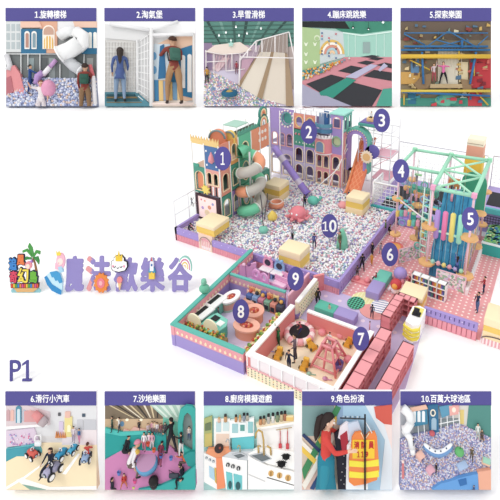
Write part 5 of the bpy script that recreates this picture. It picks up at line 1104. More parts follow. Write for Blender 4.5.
# ---------------------------------------------------------------- 3
p = Panel(3, '3.旱雪滑梯', 233, 265, 203.7, 294, 8.1, 21.3, 106.2, 'picture board headed 3 of a wide pale double slide', '#b8a8a4')
p.poly('teal_ceiling', [(203.7, 21.5), (294, 21.5), (294, 46), (258, 50), (203.7, 46)], '#55877c', .7)
for i in range(7): p.poly('ceiling_duct', [(206+i*13, 21.5), (209+i*13, 21.5), (222+i*7, 46), (220.5+i*7, 46)], ['#2f4c48', '#6f9c90', '#3c5f58'][i % 3], 1.0)
for i in range(5): p.poly('ceiling_pipe', [(203.7, 26+i*4), (294, 24+i*4.5), (294, 24.8+i*4.5), (203.7, 26.8+i*4)], '#44695f', 1.2)
p.box('lilac_wall', 203.7, 45, 262, 74, '#b7a3b4', .8); p.box('purple_wall', 203.7, 42, 212, 70, '#8f7a9a', .9)
for x, y in ((236, 26.5), (226, 32), (219, 35), (261, 28), (239, 35), (247, 33), (231, 40)): t = p.thing('ceiling_lamp', 'small bright spot lamp under the teal ceiling in picture 3', 'lamp', x, y, 1.8, group='spot lamps under the teal ceiling'); m = MB(); m.lathe([(.3, 1.6), (1.0, .8), (1.0, 0)], (0, 0, -.6), '#dfe8e4', 10); part(t, 'shade', m); m = MB(); m.sph((0, 0, -.7), .75, mat('#ffffff', .5, emit=1.2), seg=8, rings=5); part(t, 'bulb', m)
t = thing('white_play_house', 'white framed pitched roof play house with pink slide in picture 3', 'playhouse', p.M)
m = MB(); m.prism([p.q(a, b, 2.5)[:2] for a, b in ((205, 52), (215, 45), (240, 42), (252, 50), (240, 53), (222, 55))], '#e6d6ca', 1, 2.5); part(t, 'canopy', m)
m = MB()
for a, b, c_, d in ((206, 50, 206, 74), (214, 54, 214, 74), (226, 54, 226, 71), (205, 51, 222, 54.5), (222, 54.5, 244, 53), (232, 54, 232, 70), (206, 62, 226, 61), (240, 54, 240, 70), (226, 71, 245, 69)): m.bar(p.q(a, b, 3), p.q(c_, d, 3), .45, '#f6f0ee', 6)
part(t, 'frame', m)
m = MB()
for i in range(6): m.bar(p.q(217+i*3, 55, 2.6), p.q(214+i*3, 68, 2.6), .3, '#d9b4bc', 5)
m.prism([p.q(a, b, 2)[:2] for a, b in ((212, 68), (224, 57), (230, 58), (218, 72))], '#dcc0c4', 1, 2); part(t, 'pink_slide', m)
p.ramp('pit_floor', [(203.7, 72), (250, 68), (294, 90), (294, 106.2), (203.7, 106.2)], '#c8c0d4', 1, 5)
p.heap('pit_balls', 'fine speckle of blue, green and pink balls around the slide in picture 3', (204, 73, 282, 106), 1.6, 5.5, .85, ['#ffffff', '#7fa0cc', '#9fc4a8', '#e0a8b4', '#c4b4dc', '#f0dcc0', '#f6f2f2'], 1.45, lambda x, y: y > 72 and x < 237+(y-84)*2.0 or (y > 100 and x < 275))
t = thing('double_slide', 'wide beige double slide between brown edges in picture 3', 'slide', p.M)
def sl(nm, pts, c, w=6): m = MB(); vs = [p.q(a, b, 2+(w-2)*(b-48)/60) for a, b in pts]; n = len(vs); vb = [(v[0], v[1], .3) for v in vs]; m.add(vs+vb, [tuple(range(n)), tuple(range(2*n-1, n-1, -1))]+[(i, i+n, (i+1) % n+n, (i+1) % n) for i in range(n)], c); part(t, nm, m)
sl('slide_lane', [(260, 52), (271, 52), (257, 97), (239, 86)], '#ddd2c2'); sl('slide_lane', [(274, 52), (285, 53), (287, 105), (261, 99)], '#d9cdbd'); sl('edge_board', [(257, 56), (260, 52), (240, 87), (237, 85)], '#a58a6c', 7); sl('divider_board', [(271, 52), (274, 52), (262, 99), (257, 97)], '#a08668', 7.5); sl('edge_board', [(285, 53), (288, 54), (294, 106), (286, 106)], '#a3896d', 7)
sl('upper_landing', [(262, 40), (288, 33), (288, 53), (258, 52)], '#a2928a', 3)
m = MB()
for a, b, c_, d in ((256, 41, 289, 32), (289, 32, 294, 57), (256, 41, 240, 60), (240, 57, 294, 58), (240, 58, 239, 85), (256, 41, 256, 52), (262, 40, 262, 52), (275, 36, 275, 52), (248, 50, 247, 58)): m.bar(p.q(a, b, 7), p.q(c_, d, 7), .6, '#f4eeee', 6)
for i in range(9): m.bar(p.q(258+i*3.6, 41-i, 6.5), p.q(252+i*4.4, 57, 6.5), .2, '#e4dcda', 4)
part(t, 'white_frame', m)
p.poly('pink_side', [(242, 60), (254, 58), (240, 84)], '#c8a0b4', 2.4)
t = p.thing('swim_ring', 'dark blue ring with yellow centre on the balls in picture 3', 'pit toy', 229.5, 93, 6, pitch=25); m = MB(); m.tube([(5.5*math.cos(i*PI/12), 5.0*math.sin(i*PI/12), 0) for i in range(24)], 2.6, '#1f6284', 12, closed=True); part(t, 'ring', m); m = MB(); m.sph((0, 0, .8), 3.6, '#c0a054', sz=.6); part(t, 'centre_cushion', m)
t = p.thing('star_lantern', 'pale teal paper star hanging in picture 3', 'lamp', 231, 44, 4); m = MB(); m.prism([(3.4*math.cos(PI/2+i*PI/5)*(1 if i % 2 == 0 else .45), 3.4*math.sin(PI/2+i*PI/5)*(1 if i % 2 == 0 else .45)) for i in range(10)], '#a8d8cc', -.4, .4, ax='y'); part(t, 'star', m)
p.man(206.8, 83.5, 17, 4, 20, 'child in a mustard jacket at the left edge of picture 3', '#c8943c', '#2c2c34'); p.man(236.5, 74, 13, 3.5, 0, 'child in red behind the white frame of picture 3', '#a03040', '#7a4c5c')
# ---------------------------------------------------------------- 4
p = Panel(4, '4.蹦床跳跳樂', 327.5, 366, 302.1, 392, 8.1, 21.3, 106.2, 'picture board headed 4 of a trampoline hall with rainbow wall', '#a8d0c4')
p.poly('dark_ceiling', [(302.1, 21.5), (345, 21.5), (350, 29), (302.1, 27)], '#222626', .9); p.poly('teal_ceiling', [(320, 21.5), (392, 21.5), (392, 30), (362, 34), (343, 32)], '#3c8a72', .8)
p.poly('green_wall', [(302.1, 27), (320, 29), (320, 66), (302.1, 71)], '#a9c48c', 1.0); p.poly('grey_mural_wall', [(320, 29), (343, 32), (345, 57), (320, 64)], '#c4cfd0', 1.1)
p.poly('aqua_wall', [(343, 32), (362, 34), (392, 30), (392, 58), (345, 57)], '#9ccdbd', 1.0); p.poly('wall_band', [(343, 32), (362, 35), (392, 31), (392, 32.2), (362, 36.2), (343, 33.2)], '#d8efe6', 1.5); p.box('door_panel', 363, 42, 370, 53, '#8fa8a4', 1.5)
for x in (348, 355, 376, 384): p.box('wall_panel_joint', x, 34, x+.5, 56, '#d4ebe2', 1.4)
cx_, cy_ = 332, 54
for i, c in enumerate(('#e0b860', '#f2ece0', '#d8907c', '#a8c8d0', '#e8c49c')):
    r0 = 12.5-i*2.3; r1 = r0-2.1; o = [(cx_+r0*math.cos(PI*k/12), cy_-r0*1.15*math.sin(PI*k/12)) for k in range(13)]; n_ = [(cx_+r1*math.cos(PI*k/12), cy_-r1*1.15*math.sin(PI*k/12)) for k in range(12, -1, -1)]; p.poly('rainbow_band', o+n_, c, 1.5)
for i in range(16):
    x = 322+(i*7) % 21; y = 33+(i*5) % 27; t = None; m = MB(); m.sph(p.q(x, y, 1.6), .9, ['#2c5aa0', '#d84c60', '#3f80b0', '#e8a03c', '#4a4a6a'][i % 5], seg=7, rings=5); single('climbing_hold', 'small bright climbing hold bolted to the rainbow wall in picture 4', 'climbing hold', m, p.M, 'climbing holds on the rainbow wall')
for x, y in ((304, 42), (304, 52), (304, 60), (313, 42), (313, 60)): p.poly('wall_emblem', [(x, y), (x+2, y+1.5), (x+4, y), (x+2.8, y+4), (x+1.2, y+4)], '#e4ecd4', 1.4)
p.poly('bear_emblem', pell(317, 38, 3, 3), '#d4e0c0', 1.4); p.poly('bear_face', pell(317, 38.5, 2, 2), '#a9c48c', 1.7, 1.4)
p.heap('foam_balls', 'orange, teal and grey foam cubes in the trough below the rainbow wall in picture 4', (302.5, 54, 362, 79), 1.8, 3.2, 1.25, ['#e8a840', '#f0c070', '#3f8f94', '#d8d4c8', '#7a9aa8', '#e0803c', '#c8a860'], 1.9, lambda x, y: 71-(x-302)*.27 < y < 79-(x-302)*.42+(2 if x < 330 else 0))
p.ramp('padded_floor', [(345, 57), (392, 57), (392, 106.2), (302.1, 106.2), (302.1, 81)], '#ce8690', 1, 5)
def rp(nm, pts, c, up=.4, label=None):
    m = MB(); f = lambda b: 1+(b-57)/49*4; vs = [p.q(a, b, f(b)+up) for a, b in pts]; vb = [p.q(a, b, f(b)-.1) for a, b in pts]; n = len(vs); m.add(vs+vb, [tuple(range(n)), tuple(range(2*n-1, n-1, -1))]+[(i, i+n, (i+1) % n+n, (i+1) % n) for i in range(n)], c); return m
def rs(nm, label, cat, pts, c, up=.5, g=None): return single(nm, label, cat, rp(nm, pts, c, up), p.M, g)
for i, (pts, w_) in enumerate((([(306, 84), (331, 74.5), (345, 78), (321, 93)], 'left front'), ([(331, 100), (352, 82), (382, 90), (372, 106.2), (346, 106.2)], 'large front'), ([(338, 71), (351, 65.5), (364, 68), (353, 74)], 'middle'), ([(363, 76), (374, 69.8), (392, 72.5), (392, 81)], 'right'), ([(357, 62.8), (366, 60.5), (375, 62), (367, 65)], 'rear middle'), ([(376, 65), (385, 62.5), (392, 64), (392, 68.5)], 'rear right'), ([(361, 56.8), (372, 55), (380, 56), (372, 58)], 'farthest'), ([(368, 59), (376, 57), (384, 58.4), (377, 60.4)], 'small rear'))):
    rs('trampoline_bed', w_+' black trampoline bed in the floor of picture 4', 'trampoline', pts, '#33343a', .3)
for pts, l_, c in (([(318, 93), (347, 77.5), (356, 80), (333, 98), (320, 96.5)], 'long teal cushion strip between the two front trampolines', '#2f8f7c'), ([(376, 106.2), (383, 89), (392, 88), (392, 106.2)], 'teal cushion at the lower right corner', '#48a08c'), ([(302.1, 84), (322, 94), (352, 106.2), (302.1, 106.2)], 'wide grey lilac cushion at the lower left corner', '#a2a0b8'), ([(345, 77), (371, 64), (378, 65.5), (356, 78.5)], 'pale lilac cushion strip in the middle', '#b4b0cc'), ([(378, 70), (384, 63), (388, 66), (380, 71.5)], 'short pale lilac cushion at the right', '#b4b0cc')):
    rs('floor_cushion', l_+' in picture 4', 'cushion', pts, c, .8)
for x, y in ((353, 27.5), (368.5, 29), (383, 22.5)):
    t = p.thing('pendant_lamp', {353: 'left', 368.5: 'middle', 383: 'right'}[x]+' small pendant lamp hanging from the ceiling in picture 4', 'lamp', x, y, 3); m = MB(); m.lathe([(.3, 1.4), (1.6, 0), (1.5, -.3)], (0, 0, 0), '#262a2a' if x < 380 else '#e8f4ee', 12); part(t, 'shade', m); m = MB(); m.bar((0, 0, 1.3), (0, 0, max(21.5-y, 0)*-1+ (y-21.6) if y > 23 else 2), .15, '#222'+'222'); part(t, 'cord', m); m = MB(); m.sph((0, 0, -.2), .7, mat('#ffffff', .5, emit=1.3), seg=8, rings=5); part(t, 'bulb', m)
# ---------------------------------------------------------------- 5
p = Panel(5, '5.探索樂園', 429.5, 461, 400.5, 491, 8.1, 21.3, 106.2, 'picture board headed 5 of a blue and yellow steel rope course', '#8c7c60')
random.seed(11)
p.box('dark_ceiling', 400.5, 21.5, 491, 40, '#6a5a4c', .6)
for i in range(150):
    x = random.uniform(402, 488); y = random.uniform(23, 104); w_, h_ = random.uniform(1, 6), random.uniform(.6, 3.5)
    if 438 < x+w_/2 < 458 and 48 < y < 86: continue
    lo = y > 92; c = random.choice(['#b09a6c', '#8a3f38', '#d8c090', '#4f6f8a', '#c8a45a', '#6a4c40', '#e0d4b0', '#a86a50', '#7c8c7c']) if not lo else random.choice(['#2f7f6c', '#3f8f9c', '#6fb09c', '#c8404c', '#e0d8c0', '#3c6f9c'])
    p.poly('background_panel', [(x, y), (min(x+w_, 490.5), y+random.uniform(-2, 2)), (min(x+w_, 490.5), min(y+h_, 106)), (x-.5, min(y+h_, 106))], random.choice(['#7c2430', '#d86a60', c]) if x > 468 and 55 < y < 90 else c, 2.0+.006*i, 1.4)
p.box('bright_opening', 438, 50, 458, 85, '#cfc8b4', 1.6); p.box('red_structure', 470, 55, 491, 88, '#b8323a', 1.7); p.box('red_structure', 468, 92, 482, 106, '#c23c44', 1.7); p.box('green_floor', 400.5, 98, 491, 106.2, '#3f8a78', 1.6); p.poly('green_slide', pell(446, 100, 11, 6), '#5fae94', 1.9)
p.box('teal_wall', 408, 93, 416, 104, '#2f6f8c', 1.9); p.box('orange_panel', 401, 72, 420, 84, '#c89a50', 1.7); p.box('cream_panel', 459, 62, 468, 82, '#d8c8a0', 1.7); p.box('blue_round', 411, 58, 419, 73, '#5a82a8', 1.8)
for i in range(8): p.bars('rope', [(440+i*3, 48, 438+i*3.4, 60+(i*7) % 20)], .22, '#e8e0d0', 2.4)
t = thing('steel_truss', 'blue diagonal steel truss across the top of picture 5', 'truss', p.M)
def bb(nm, segs, c, hw, w=4, tt=None):
    for a, b, c2, d in segs:
        m = MB(); A = Vector(p.q(a, b, w)); B_ = Vector(p.q(c2, d, w)); m.tube([A, B_], hw, c, 4); part(tt or t, nm, m)
bb('beam', [(401, 50, 490, 50), (404, 46.5, 488, 46.5)], '#2f6fa8', 1.3); bb('diagonal_brace', [(425, 48, 447, 32), (478, 48, 450, 32), (425, 45, 404, 34), (478, 45, 488, 36), (447, 32, 450, 32), (436, 40, 460, 46), (465, 40, 440, 46), (404, 33, 488, 33)], '#3a72a4', .8); bb('blue_post', [(422, 52, 423.5, 84), (476, 52, 470, 84), (462, 40, 462, 48), (402, 92, 490, 96)], '#2f6ca6', 1.3, 5)
t = thing('yellow_beam', 'thick yellow beam crossing the upper part of picture 5', 'beam', p.M); bb('beam', [(401, 56.5, 490, 56.5)], '#e2b83c', 2.7, 5)
t = thing('yellow_beam', 'yellow beam crossing the lower part of picture 5', 'beam', p.M); bb('beam', [(401, 91, 490, 91)], '#dcc04c', 1.7, 5); bb('upright', [(474, 60, 474, 76), (404, 94, 404, 105), (476, 92, 488, 105), (459, 50, 459, 60), (410, 60, 430, 70)], '#d8b440', .8, 4)
t = thing('brown_platform', 'brown wooden walkway platform in the middle of picture 5', 'platform', p.M)
for pts, c in (([(414, 84), (423, 75), (432, 73), (430, 88), (418, 90)], '#8a6f50'), ([(461, 79), (470, 80), (472, 90), (463, 90)], '#8f7454'), ([(430, 84), (462, 84), (463, 88), (428, 88)], '#b8a078')): m = MB(); m.prism([p.q(a, b, 4)[:2] for a, b in pts], c, 2, 4); part(t, 'plank_panel', m)
p.man(443.5, 84, 23, 5, 160, 'climber in a pink top and black leggings with arms out in picture 5', '#d868a0', '#1c1c24', thigh=((5, 18), (-5, 18)), arm=((60, 60), (90, 40)), hair='#2c2024', shoe='#5a3a44'); p.man(434, 82, 19, 4.5, 170, 'child in white and red beside the climber in picture 5', '#c8b4b8', '#a84c54', arm=((150, 15), (20, 10)))
p.man(414, 68, 12, 3, 150, 'person in dark clothes at the left in picture 5', '#3c3c50', '#4c4440')
random.seed(21)
# ---------------------------------------------------------------- 6
p = Panel(6, '6.滑行小汽車', 31.5, 70, 6, 96.5, 391.2, 404.8, 489.8, 'picture board headed 6 of children riding toy cars', '#d9d6d6')
p.box('white_ceiling', 6, 405, 96.5, 436, '#dcdcde', .5); p.poly('pink_building', [(6, 406), (26, 405), (50, 412), (50, 425), (6, 428)], '#d8c8cc', 1.0)
for x, c in ((8, '#c8a0a4'), (12, '#e8b8ac'), (24, '#b8c0cc'), (30, '#e0b0a8')): p.poly('arched_window', parch(x, 3.2, 410, 421), c, 1.5)
p.poly('blue_arch', parch(18.5, 5.5, 406, 423), '#4f8fa8', 1.7); p.poly('arch_opening', parch(18.5, 3, 409, 423), '#c8dce4', 2.0); p.box('pink_window_strip', 24, 411, 36, 422, '#d89c9c', 1.6)
p.poly('white_rail', [(6, 427), (47, 424), (47, 426), (6, 429.5)], '#f4f2f2', 2.2); p.poly('ball_pool_window', [(6, 431), (34, 428), (40, 444), (6, 447)], '#d8c6d8', 1.6)
for i in range(40): x = random.uniform(10, 34); y = random.uniform(434, 445); m = MB(); m.sph(p.q(x, y, 2), .8, random.choice(['#e87ca8', '#9ab0dc', '#f0e4f0', '#c49ad0']), seg=6, rings=4); o = part(p.t, 'pool_ball', m)
t = thing('pink_tube_slide', 'salmon pink tube slide end at the upper left of picture 6', 'slide', p.M); m = MB(); m.tube([p.q(34, 413, 4), p.q(42, 421, 5)], [3.2, 4.2], '#e08c8c', 14); part(t, 'tube', m); m = MB(); m.tube([p.q(41, 420, 5), p.q(46, 424, 5.4)], [4.6, 3.6], '#b8a8ac', 14); part(t, 'mouth', m)
p.poly('teal_barrier', [(6, 449), (38, 443), (42, 450), (42, 453), (6, 461)], '#5fb4bc', 2.5); p.poly('teal_barrier_front', [(6, 450), (34, 446), (36, 456), (6, 462)], '#3f9cac', 3.0)
p.box('cream_gate', 64.5, 417, 72, 437, '#e8d890', 1.6); p.poly('gate_window', parch(69, 3.5, 425, 432), '#f8f0c8', 2.0); p.box('gate_top', 65, 412, 70, 418, '#e8b8a8', 1.7); p.box('lilac_pillar', 59, 422, 63, 438, '#d4c4dc', 1.4)
for x in (80, 87, 93): p.box('grey_shelf', x-3, 420, x+3, 436, '#c4c4ca', 1.1)
p.box('white_wall_band', 62, 430, 96.5, 446, '#e8dcdf', 1.3); p.box('dark_spot', 58, 413, 60.5, 416, '#5a5a60', 1.2); p.box('dark_spot', 82, 414, 85, 417, '#4a5a6a', 1.2)
for i in range(5): p.poly('orange_crown', [(55+i*2.2, 438), (56.1+i*2.2, 432), (57.2+i*2.2, 438)], '#d88a50', 2.2, label='orange crown point')
p.ramp('track_floor', [(6, 462), (42, 443), (96.5, 443), (96.5, 489.8), (6, 489.8)], '#f3dfb8', 1, 8)
def fl(P_, nm, pts, c, ya, yb, wb, wf, up=.25):
    m = MB(); vs = [P_.q(a, b, wb+(wf-wb)*(b-ya)/(yb-ya)+up) for a, b in pts]; vb = [(v[0], v[1], v[2]-up-.1) for v in vs]; n = len(vs); m.add(vs+vb, [tuple(range(n)), tuple(range(2*n-1, n-1, -1))]+[(i, i+n, (i+1) % n+n, (i+1) % n) for i in range(n)], c); return part(P_.t, nm, m)
for pts in ([(14, 488), (24, 486), (62, 447), (60, 446)][:0] or [(22, 478), (24, 479.5), (44, 464), (42.5, 463.5)], [(62, 474), (66, 474.5), (80, 454), (78, 453.5)], [(6, 489.8), (6, 487), (22, 477.5), (24, 479)]): fl(p, 'white_lane_line', pts, '#fffdfa', 443, 489.8, 1, 8)
fl(p, 'white_border', [(16, 480), (22, 478), (50, 487), (96.5, 486), (96.5, 489.8), (30, 489.8)], '#f6f2ec', 443, 489.8, 1, 8); fl(p, 'green_border', [(22, 484.5), (30, 486), (46, 489.8), (30, 489.8)], '#7ea898', 443, 489.8, 1, 8, .5)
def car(px, py, w, sc, rz, body, label, h=1.0, big=False):
    t = p.thing('toy_car', label, 'toy car', px, py, w, rz, sc, 12)
    m = MB(); m.rbox((-2.6, -5, 1.4), (2.6, 5, 6.0*h), body, 1.6, 3); part(t, 'body', m)
    m = MB(); m.cyl((0, -5.3, 3.6), 1.3, .5, '#3a3f4c', 16, 'y'); m.cyl((0, -5.4, 3.6), .8, .3, '#c8d4dc', 12, 'y'); part(t, 'grille', m)
    for sx in (-1, 1):
        for y in (-3.4, 3.4):
            m = MB(); m.lathe([(1.2, -.5), (2.4, -.5), (2.6, 0), (2.4, .5), (1.2, .5)], (sx*3.4, y, 2.5), '#2c2c30', 18, 'x'); o = part(t, 'wheel', m); m = MB(); m.lathe([(1.7, -.65), (1.7, .65)], (sx*3.4, y, 2.5), '#f4f4f4', 14, 'x', False); part(o, 'hub', m)
    m = MB(); m.tube([(0, -2, 5.6*h), (0, -.8, 7.6*h)], .3, '#44444c', 6); m.tube([(1.5*math.cos(a), -.6, 8*h+1.3*math.sin(a)) for a in [i*PI/6 for i in range(12)]], .3, '#e8e8ec', 6, closed=True); part(t, 'steering_wheel', m); return t
car(53, 474, 7, 1.65, -25, '#a9a6c4', 'lavender grey toy car ridden by the girl in front, in picture 6')
car(33, 457, 4.5, 1.15, 60, '#d65c50', 'red toy car parked at the left in picture 6', 1.1); car(62, 457, 4.5, 1.2, -20, '#2f93c0', 'blue toy car behind the girl in picture 6'); car(73, 452, 4, 1.0, -15, '#3fa4cc', 'small turquoise toy car farther back in picture 6'); car(86.5, 460, 5, 1.25, 8, '#8fa8cc', 'pale blue toy car ridden by the child in red in picture 6')
p.man(50, 469, 33, 7.5, 175, 'girl with long dark hair in navy riding the lavender grey toy car in picture 6', '#22283c', '#262a3c', hair='#3a2824', long_hair=True, thigh=((60, 25), (60, 25)), knee=(70, 70), arm=((45, 8), (45, 8)), elbow=(30, 30), pz=.18, face=True)
p.man(87.5, 459, 26, 5.5, 10, 'child in a red vest riding the pale blue toy car away in picture 6', '#c8443c', '#3a3440', hair='#5a3028', thigh=((60, 25), (60, 25)), knee=(70, 70), arm=((50, 15), (50, 15)), pz=.18)
p.man(79, 443, 15, 3, 150, 'person in a pink skirt standing at the back of picture 6', '#3f6aa0', '#d87ca0'); p.man(73.5, 442, 16, 3, 180, 'person in white beside the cream gate in picture 6', '#d8ccd4', '#a89ab0')
t = p.thing('white_cart', 'white framed cart behind the red toy car in picture 6', 'cart', 38, 446, 3, 0, 1); m = MB()
for s in (-3, 3): m.tube([(s, 0, 0), (s, 0, 9), (s*.6, 0, 11)], .6, '#f6f6f6', 6)
m.bar((-3, 0, 5), (3, 0, 5), .5, '#f6f6f6'); m.bar((-2, 0, 10.5), (2, 0, 10.5), .5, '#f6f6f6'); part(t, 'frame', m); m = MB(); m.rbox((-3, -1, 0), (3, 1, 4), '#e8eef2', .4); part(t, 'box', m)
# ---------------------------------------------------------------- 7
p = Panel(7, '7.沙地樂園', 134, 166, 105, 195, 391.2, 404.8, 489.8, 'picture board headed 7 of families in a pink sand play area', '#b8a48c')
p.poly('warm_ceiling', [(105, 405), (195, 405), (195, 412), (163, 420), (105, 422)], '#7c6c58', .8)
for i in range(8): p.poly('ceiling_beam', [(108+i*7, 405), (110+i*7, 405), (134+i*3.4, 418), (133+i*3.4, 418)], ['#d8c49c', '#3c3834', '#e8dcc4'][i % 3], 1.2)
p.poly('mint_ceiling', [(150, 405), (195, 405), (195, 415), (178, 422), (163, 417)], '#a9c8b8', 1.3)
for i in range(4): p.poly('ceiling_slat', [(152+i*8, 405.5), (156+i*8, 405.5), (168+i*5, 417), (166+i*5, 417)], '#d4e4d8', 1.6)
p.box('cream_wall', 105, 419, 163, 436, '#c9ab88', 1.0); p.box('mint_wall', 163, 414, 195, 436, '#6fc0a8', 1.2)
for x in (118, 127, 141): p.poly('wall_light', pell(x, 420, 1.6, 1.2), '#fff4d8', 1.6)
p.poly('round_picture', pell(122, 424, 2, 2.6), '#5f8cb0', 1.5)
p.poly('cloud_barrier', [(120, 436), (124, 429), (130, 431), (134, 427), (142, 429), (148, 430), (150, 434), (146, 436)], '#d8a89c', 2.2); p.poly('teal_barrier', [(105, 430), (120, 434), (152, 432), (166, 434), (166, 452), (140, 450), (105, 464)], '#1f9c98', 2.6); p.poly('teal_barrier_top', [(105, 428), (121, 432), (150, 431), (150, 434), (121, 436), (105, 433)], '#46bcb4', 3.2)
p.ramp('pink_sand', [(105, 460), (122, 450), (150, 444), (170, 446), (184, 460), (195, 474), (195, 489.8), (105, 489.8)], '#c87cae', 1.5, 9)
t = thing('teal_arch', 'tall teal padded arch opening at the right of picture 7', 'arch', p.M)
m = MB(); o = [(179, 452)]+[(179+0, 425)]+[(187+8.2*math.cos(PI-PI*k/10)*1.15, 418-9*math.sin(PI*k/10)) for k in range(11)]+[(195, 425), (195, 470), (190, 462)]; o = [(min(a, 195), b) for a, b in o]; n_ = [(182.5, 446), (182.5, 424), (184, 416), (187.5, 412.5), (191, 416), (192.5, 424), (192.5, 452)]
m.prism([p.q(a, b, 6)[:2] for a, b in [(178.5, 450), (177.8, 422), (180, 410), (186, 405.6), (192, 406.5), (195, 410), (195, 462), (192, 460)]], '#35a99f', 3, 6, holes=[[p.q(a, b, 6)[:2] for a, b in n_]]); part(t, 'arch_pad', m)
p.poly('grey_view', [(182.5, 446), (182.5, 414), (193, 414), (193, 452)], '#7c8a88', 2.2)
t = thing('teal_ring_bench', 'wide curved teal padded edge in the lower right foreground of picture 7', 'padded edge', p.M); m = MB(); m.prism([p.q(a, b, 11)[:2] for a, b in ((138, 489.8), (160, 486), (180, 478), (195, 466), (195, 489.8))], '#2fa8a2', 7, 11); part(t, 'front_pad', m); m = MB(); m.prism([p.q(a, b, 9)[:2] for a, b in ((183, 456), (190, 452), (195, 452), (195, 468), (188, 466))], '#1f8f8c', 6, 9); part(t, 'side_pad', m)
t = p.thing('round_table', 'low pale blue round play table on the pink sand in picture 7', 'table', 147, 463, 5.5, 0, 1, 35); m = MB(); m.lathe([(10.5, -3), (10.5, 3), (9.5, 4)], (0, 0, 0), '#5a9cc8', 28); part(t, 'body', m); m = MB(); m.cyl((0, 0, 4), 9.2, .6, '#b98ab0', 28); part(t, 'sand_top', m)
t = p.thing('sand_mould', 'yellow domed toy on the blue round table in picture 7', 'sand toy', 137, 453, 8); m = MB(); m.sph((0, 0, 1), 2.8, '#d8b04c', sz=.8); part(t, 'dome', m)
def pc(x, y, h, w, rz, lb, sh, pa, **k): return p.man(x, y, h, w, rz, lb+' in picture 7', sh, pa, **k)
sit = dict(thigh=((85, 20), (85, 20)), knee=(100, 100), pz=.1); cr = dict(thigh=((100, 18), (95, 18)), knee=(125, 125), lean=25, pz=.2)
pc(171, 453, 36, 6, 60, 'tall man in black standing beside the teal arch', '#1c1c22', '#24262e', thigh=((12, 5), (-14, 5)), hair='#1c1a1a', arm=((30, 8), (40, 8)))
pc(124, 458, 34, 6, -40, 'person in black crouching at the left barrier', '#1e1e26', '#23232c', **cr)
pc(129, 474, 50, 8, -60, 'person in a white shirt and pink cap crouching on the sand', '#e6e2e4', '#6a5a54', cap='#d8849c', **cr)
pc(160, 466, 24, 6, -20, 'child in maroon bending over the blue table', '#7a2c44', '#8a3c54', lean=20, hair='#2a2224')
pc(144, 451, 19, 4, 170, 'child in white standing behind the blue table', '#e8e0e4', '#c86c84'); pc(152, 450, 18, 4, 190, 'child in pink white at the rear of the blue table', '#d8a0b4', '#e0d8dc'); pc(149, 448, 16, 3.6, 180, 'child in a pale dress farther behind the blue table', '#e8d4dc', '#c8a8b8')
pc(184, 480, 30, 9, 80, 'person in dark navy sitting on the sand at the right foreground', '#1c2434', '#1a1e28', lean=20, **sit); pc(181, 456, 24, 7, 60, 'child in black and white climbing through the teal arch', '#20242c', '#d8d4d4', arm=((90, 10), (60, 10)))
pc(185, 466, 22, 7.5, 70, 'child in orange red reaching from the right barrier', '#d8603c', '#5a4c48', arm=((80, 10), (80, 10)), **cr)
pc(112, 491, 24, 9, -40, 'child in dark clothes sitting at the lower left corner', '#2c2a38', '#4a3c48', **sit); pc(124, 483, 17, 8.5, 200, 'toddler in a red top sitting on the sand at the left front', '#c8443c', '#c87050', **sit)
pc(112, 432, 16, 3, 100, 'adult in dark green leaning on the left barrier', '#3c5a50', '#2c3c3c'); pc(119, 432, 15, 3, 100, 'adult in white leaning on the left barrier', '#dcdcdc', '#4a4a50'); pc(139, 431, 11, 1.8, 180, 'person in black standing far back by the cream wall', '#1e1e24', '#2c2c34')
for i, (x, c, nm) in enumerate(((152, '#c88ca0', 'pink'), (157, '#d8d0d4', 'white'), (161, '#8a4c54', 'maroon'), (154.5, '#e0c8a8', 'beige'), (165, '#5a4c58', 'grey'), (148, '#c8b4bc', 'pale lilac'))): pc(x, 434+(i % 3), 13, 2.9, 170+i*10, 'visitor in '+nm+' standing in the row at the rear opening', c, '#6a5c68')
pc(189, 440, 14, 3.2, 190, 'child in light clothes seen through the teal arch', '#d8c8c0', '#4c5c80')
m = MB(); m.sph((0, 0, 3), 4.8, '#1c181a', sz=1.0, seg=14); m.sph((0, 2, -2), 4.2, '#2a2428'); single('head_of_visitor', 'black haired head of a visitor at the bottom centre of picture 7', 'person', m, p.st(153.5, 484, 11))
for x, y, c, nm in ((148, 445, '#d8503c', 'red rear'), (154, 451, '#d8603c', 'orange red middle'), (124, 481, '#e0503c', 'red left'), (161, 457, '#3f60a8', 'blue right'), (171, 459, '#5a80c8', 'blue far right'), (119, 474, '#5a80c8', 'light blue left'), (135, 482, '#e8508c', 'magenta'), (134, 488, '#c8d85c', 'lime green')):
    t = p.thing('sand_bucket', nm+' plastic sand bucket in picture 7', 'bucket', x, y, 7.5); m = MB(); m.lathe([(1.3, -1), (1.9, 2), (1.7, 2), (1.1, -.6)], (0, 0, 0), c, 12); part(t, 'pail', m); m = MB(); m.tube([(1.7*math.cos(a), 0, 2+1.6*math.sin(a)) for a in [PI*i/6 for i in range(7)]], .2, c, 5); part(t, 'handle', m)
t = p.thing('backpack', 'beige backpack standing on the sand beside the crouching person in picture 7', 'bag', 139, 473, 8.5); m = MB(); m.rbox((-3, -1.5, 0), (3, 1.5, 9), '#b0a490', 1.2); part(t, 'body', m); m = MB(); m.rbox((-2.2, -2.2, 1), (2.2, -1.3, 4.5), '#9a8e7c', .4); part(t, 'pocket', m)
for s, lb in ((174, 'dark grey sneaker nearer the arch of the sitting person in picture 7'), ): t = p.thing('shoulder_bag', 'dark grey bag lying on the pink sand in picture 7', 'bag', s, 478, 9); m = MB(); m.rbox((-5, -1.5, 0), (5, 1.5, 4.5), '#3c4450', 1.2); part(t, 'body', m); m = MB(); m.tube([(-4, 0, 3), (-5, 0, 8), (-2, 0, 6), (1, 0, 4)], .3, '#2c3038', 6); part(t, 'strap', m)
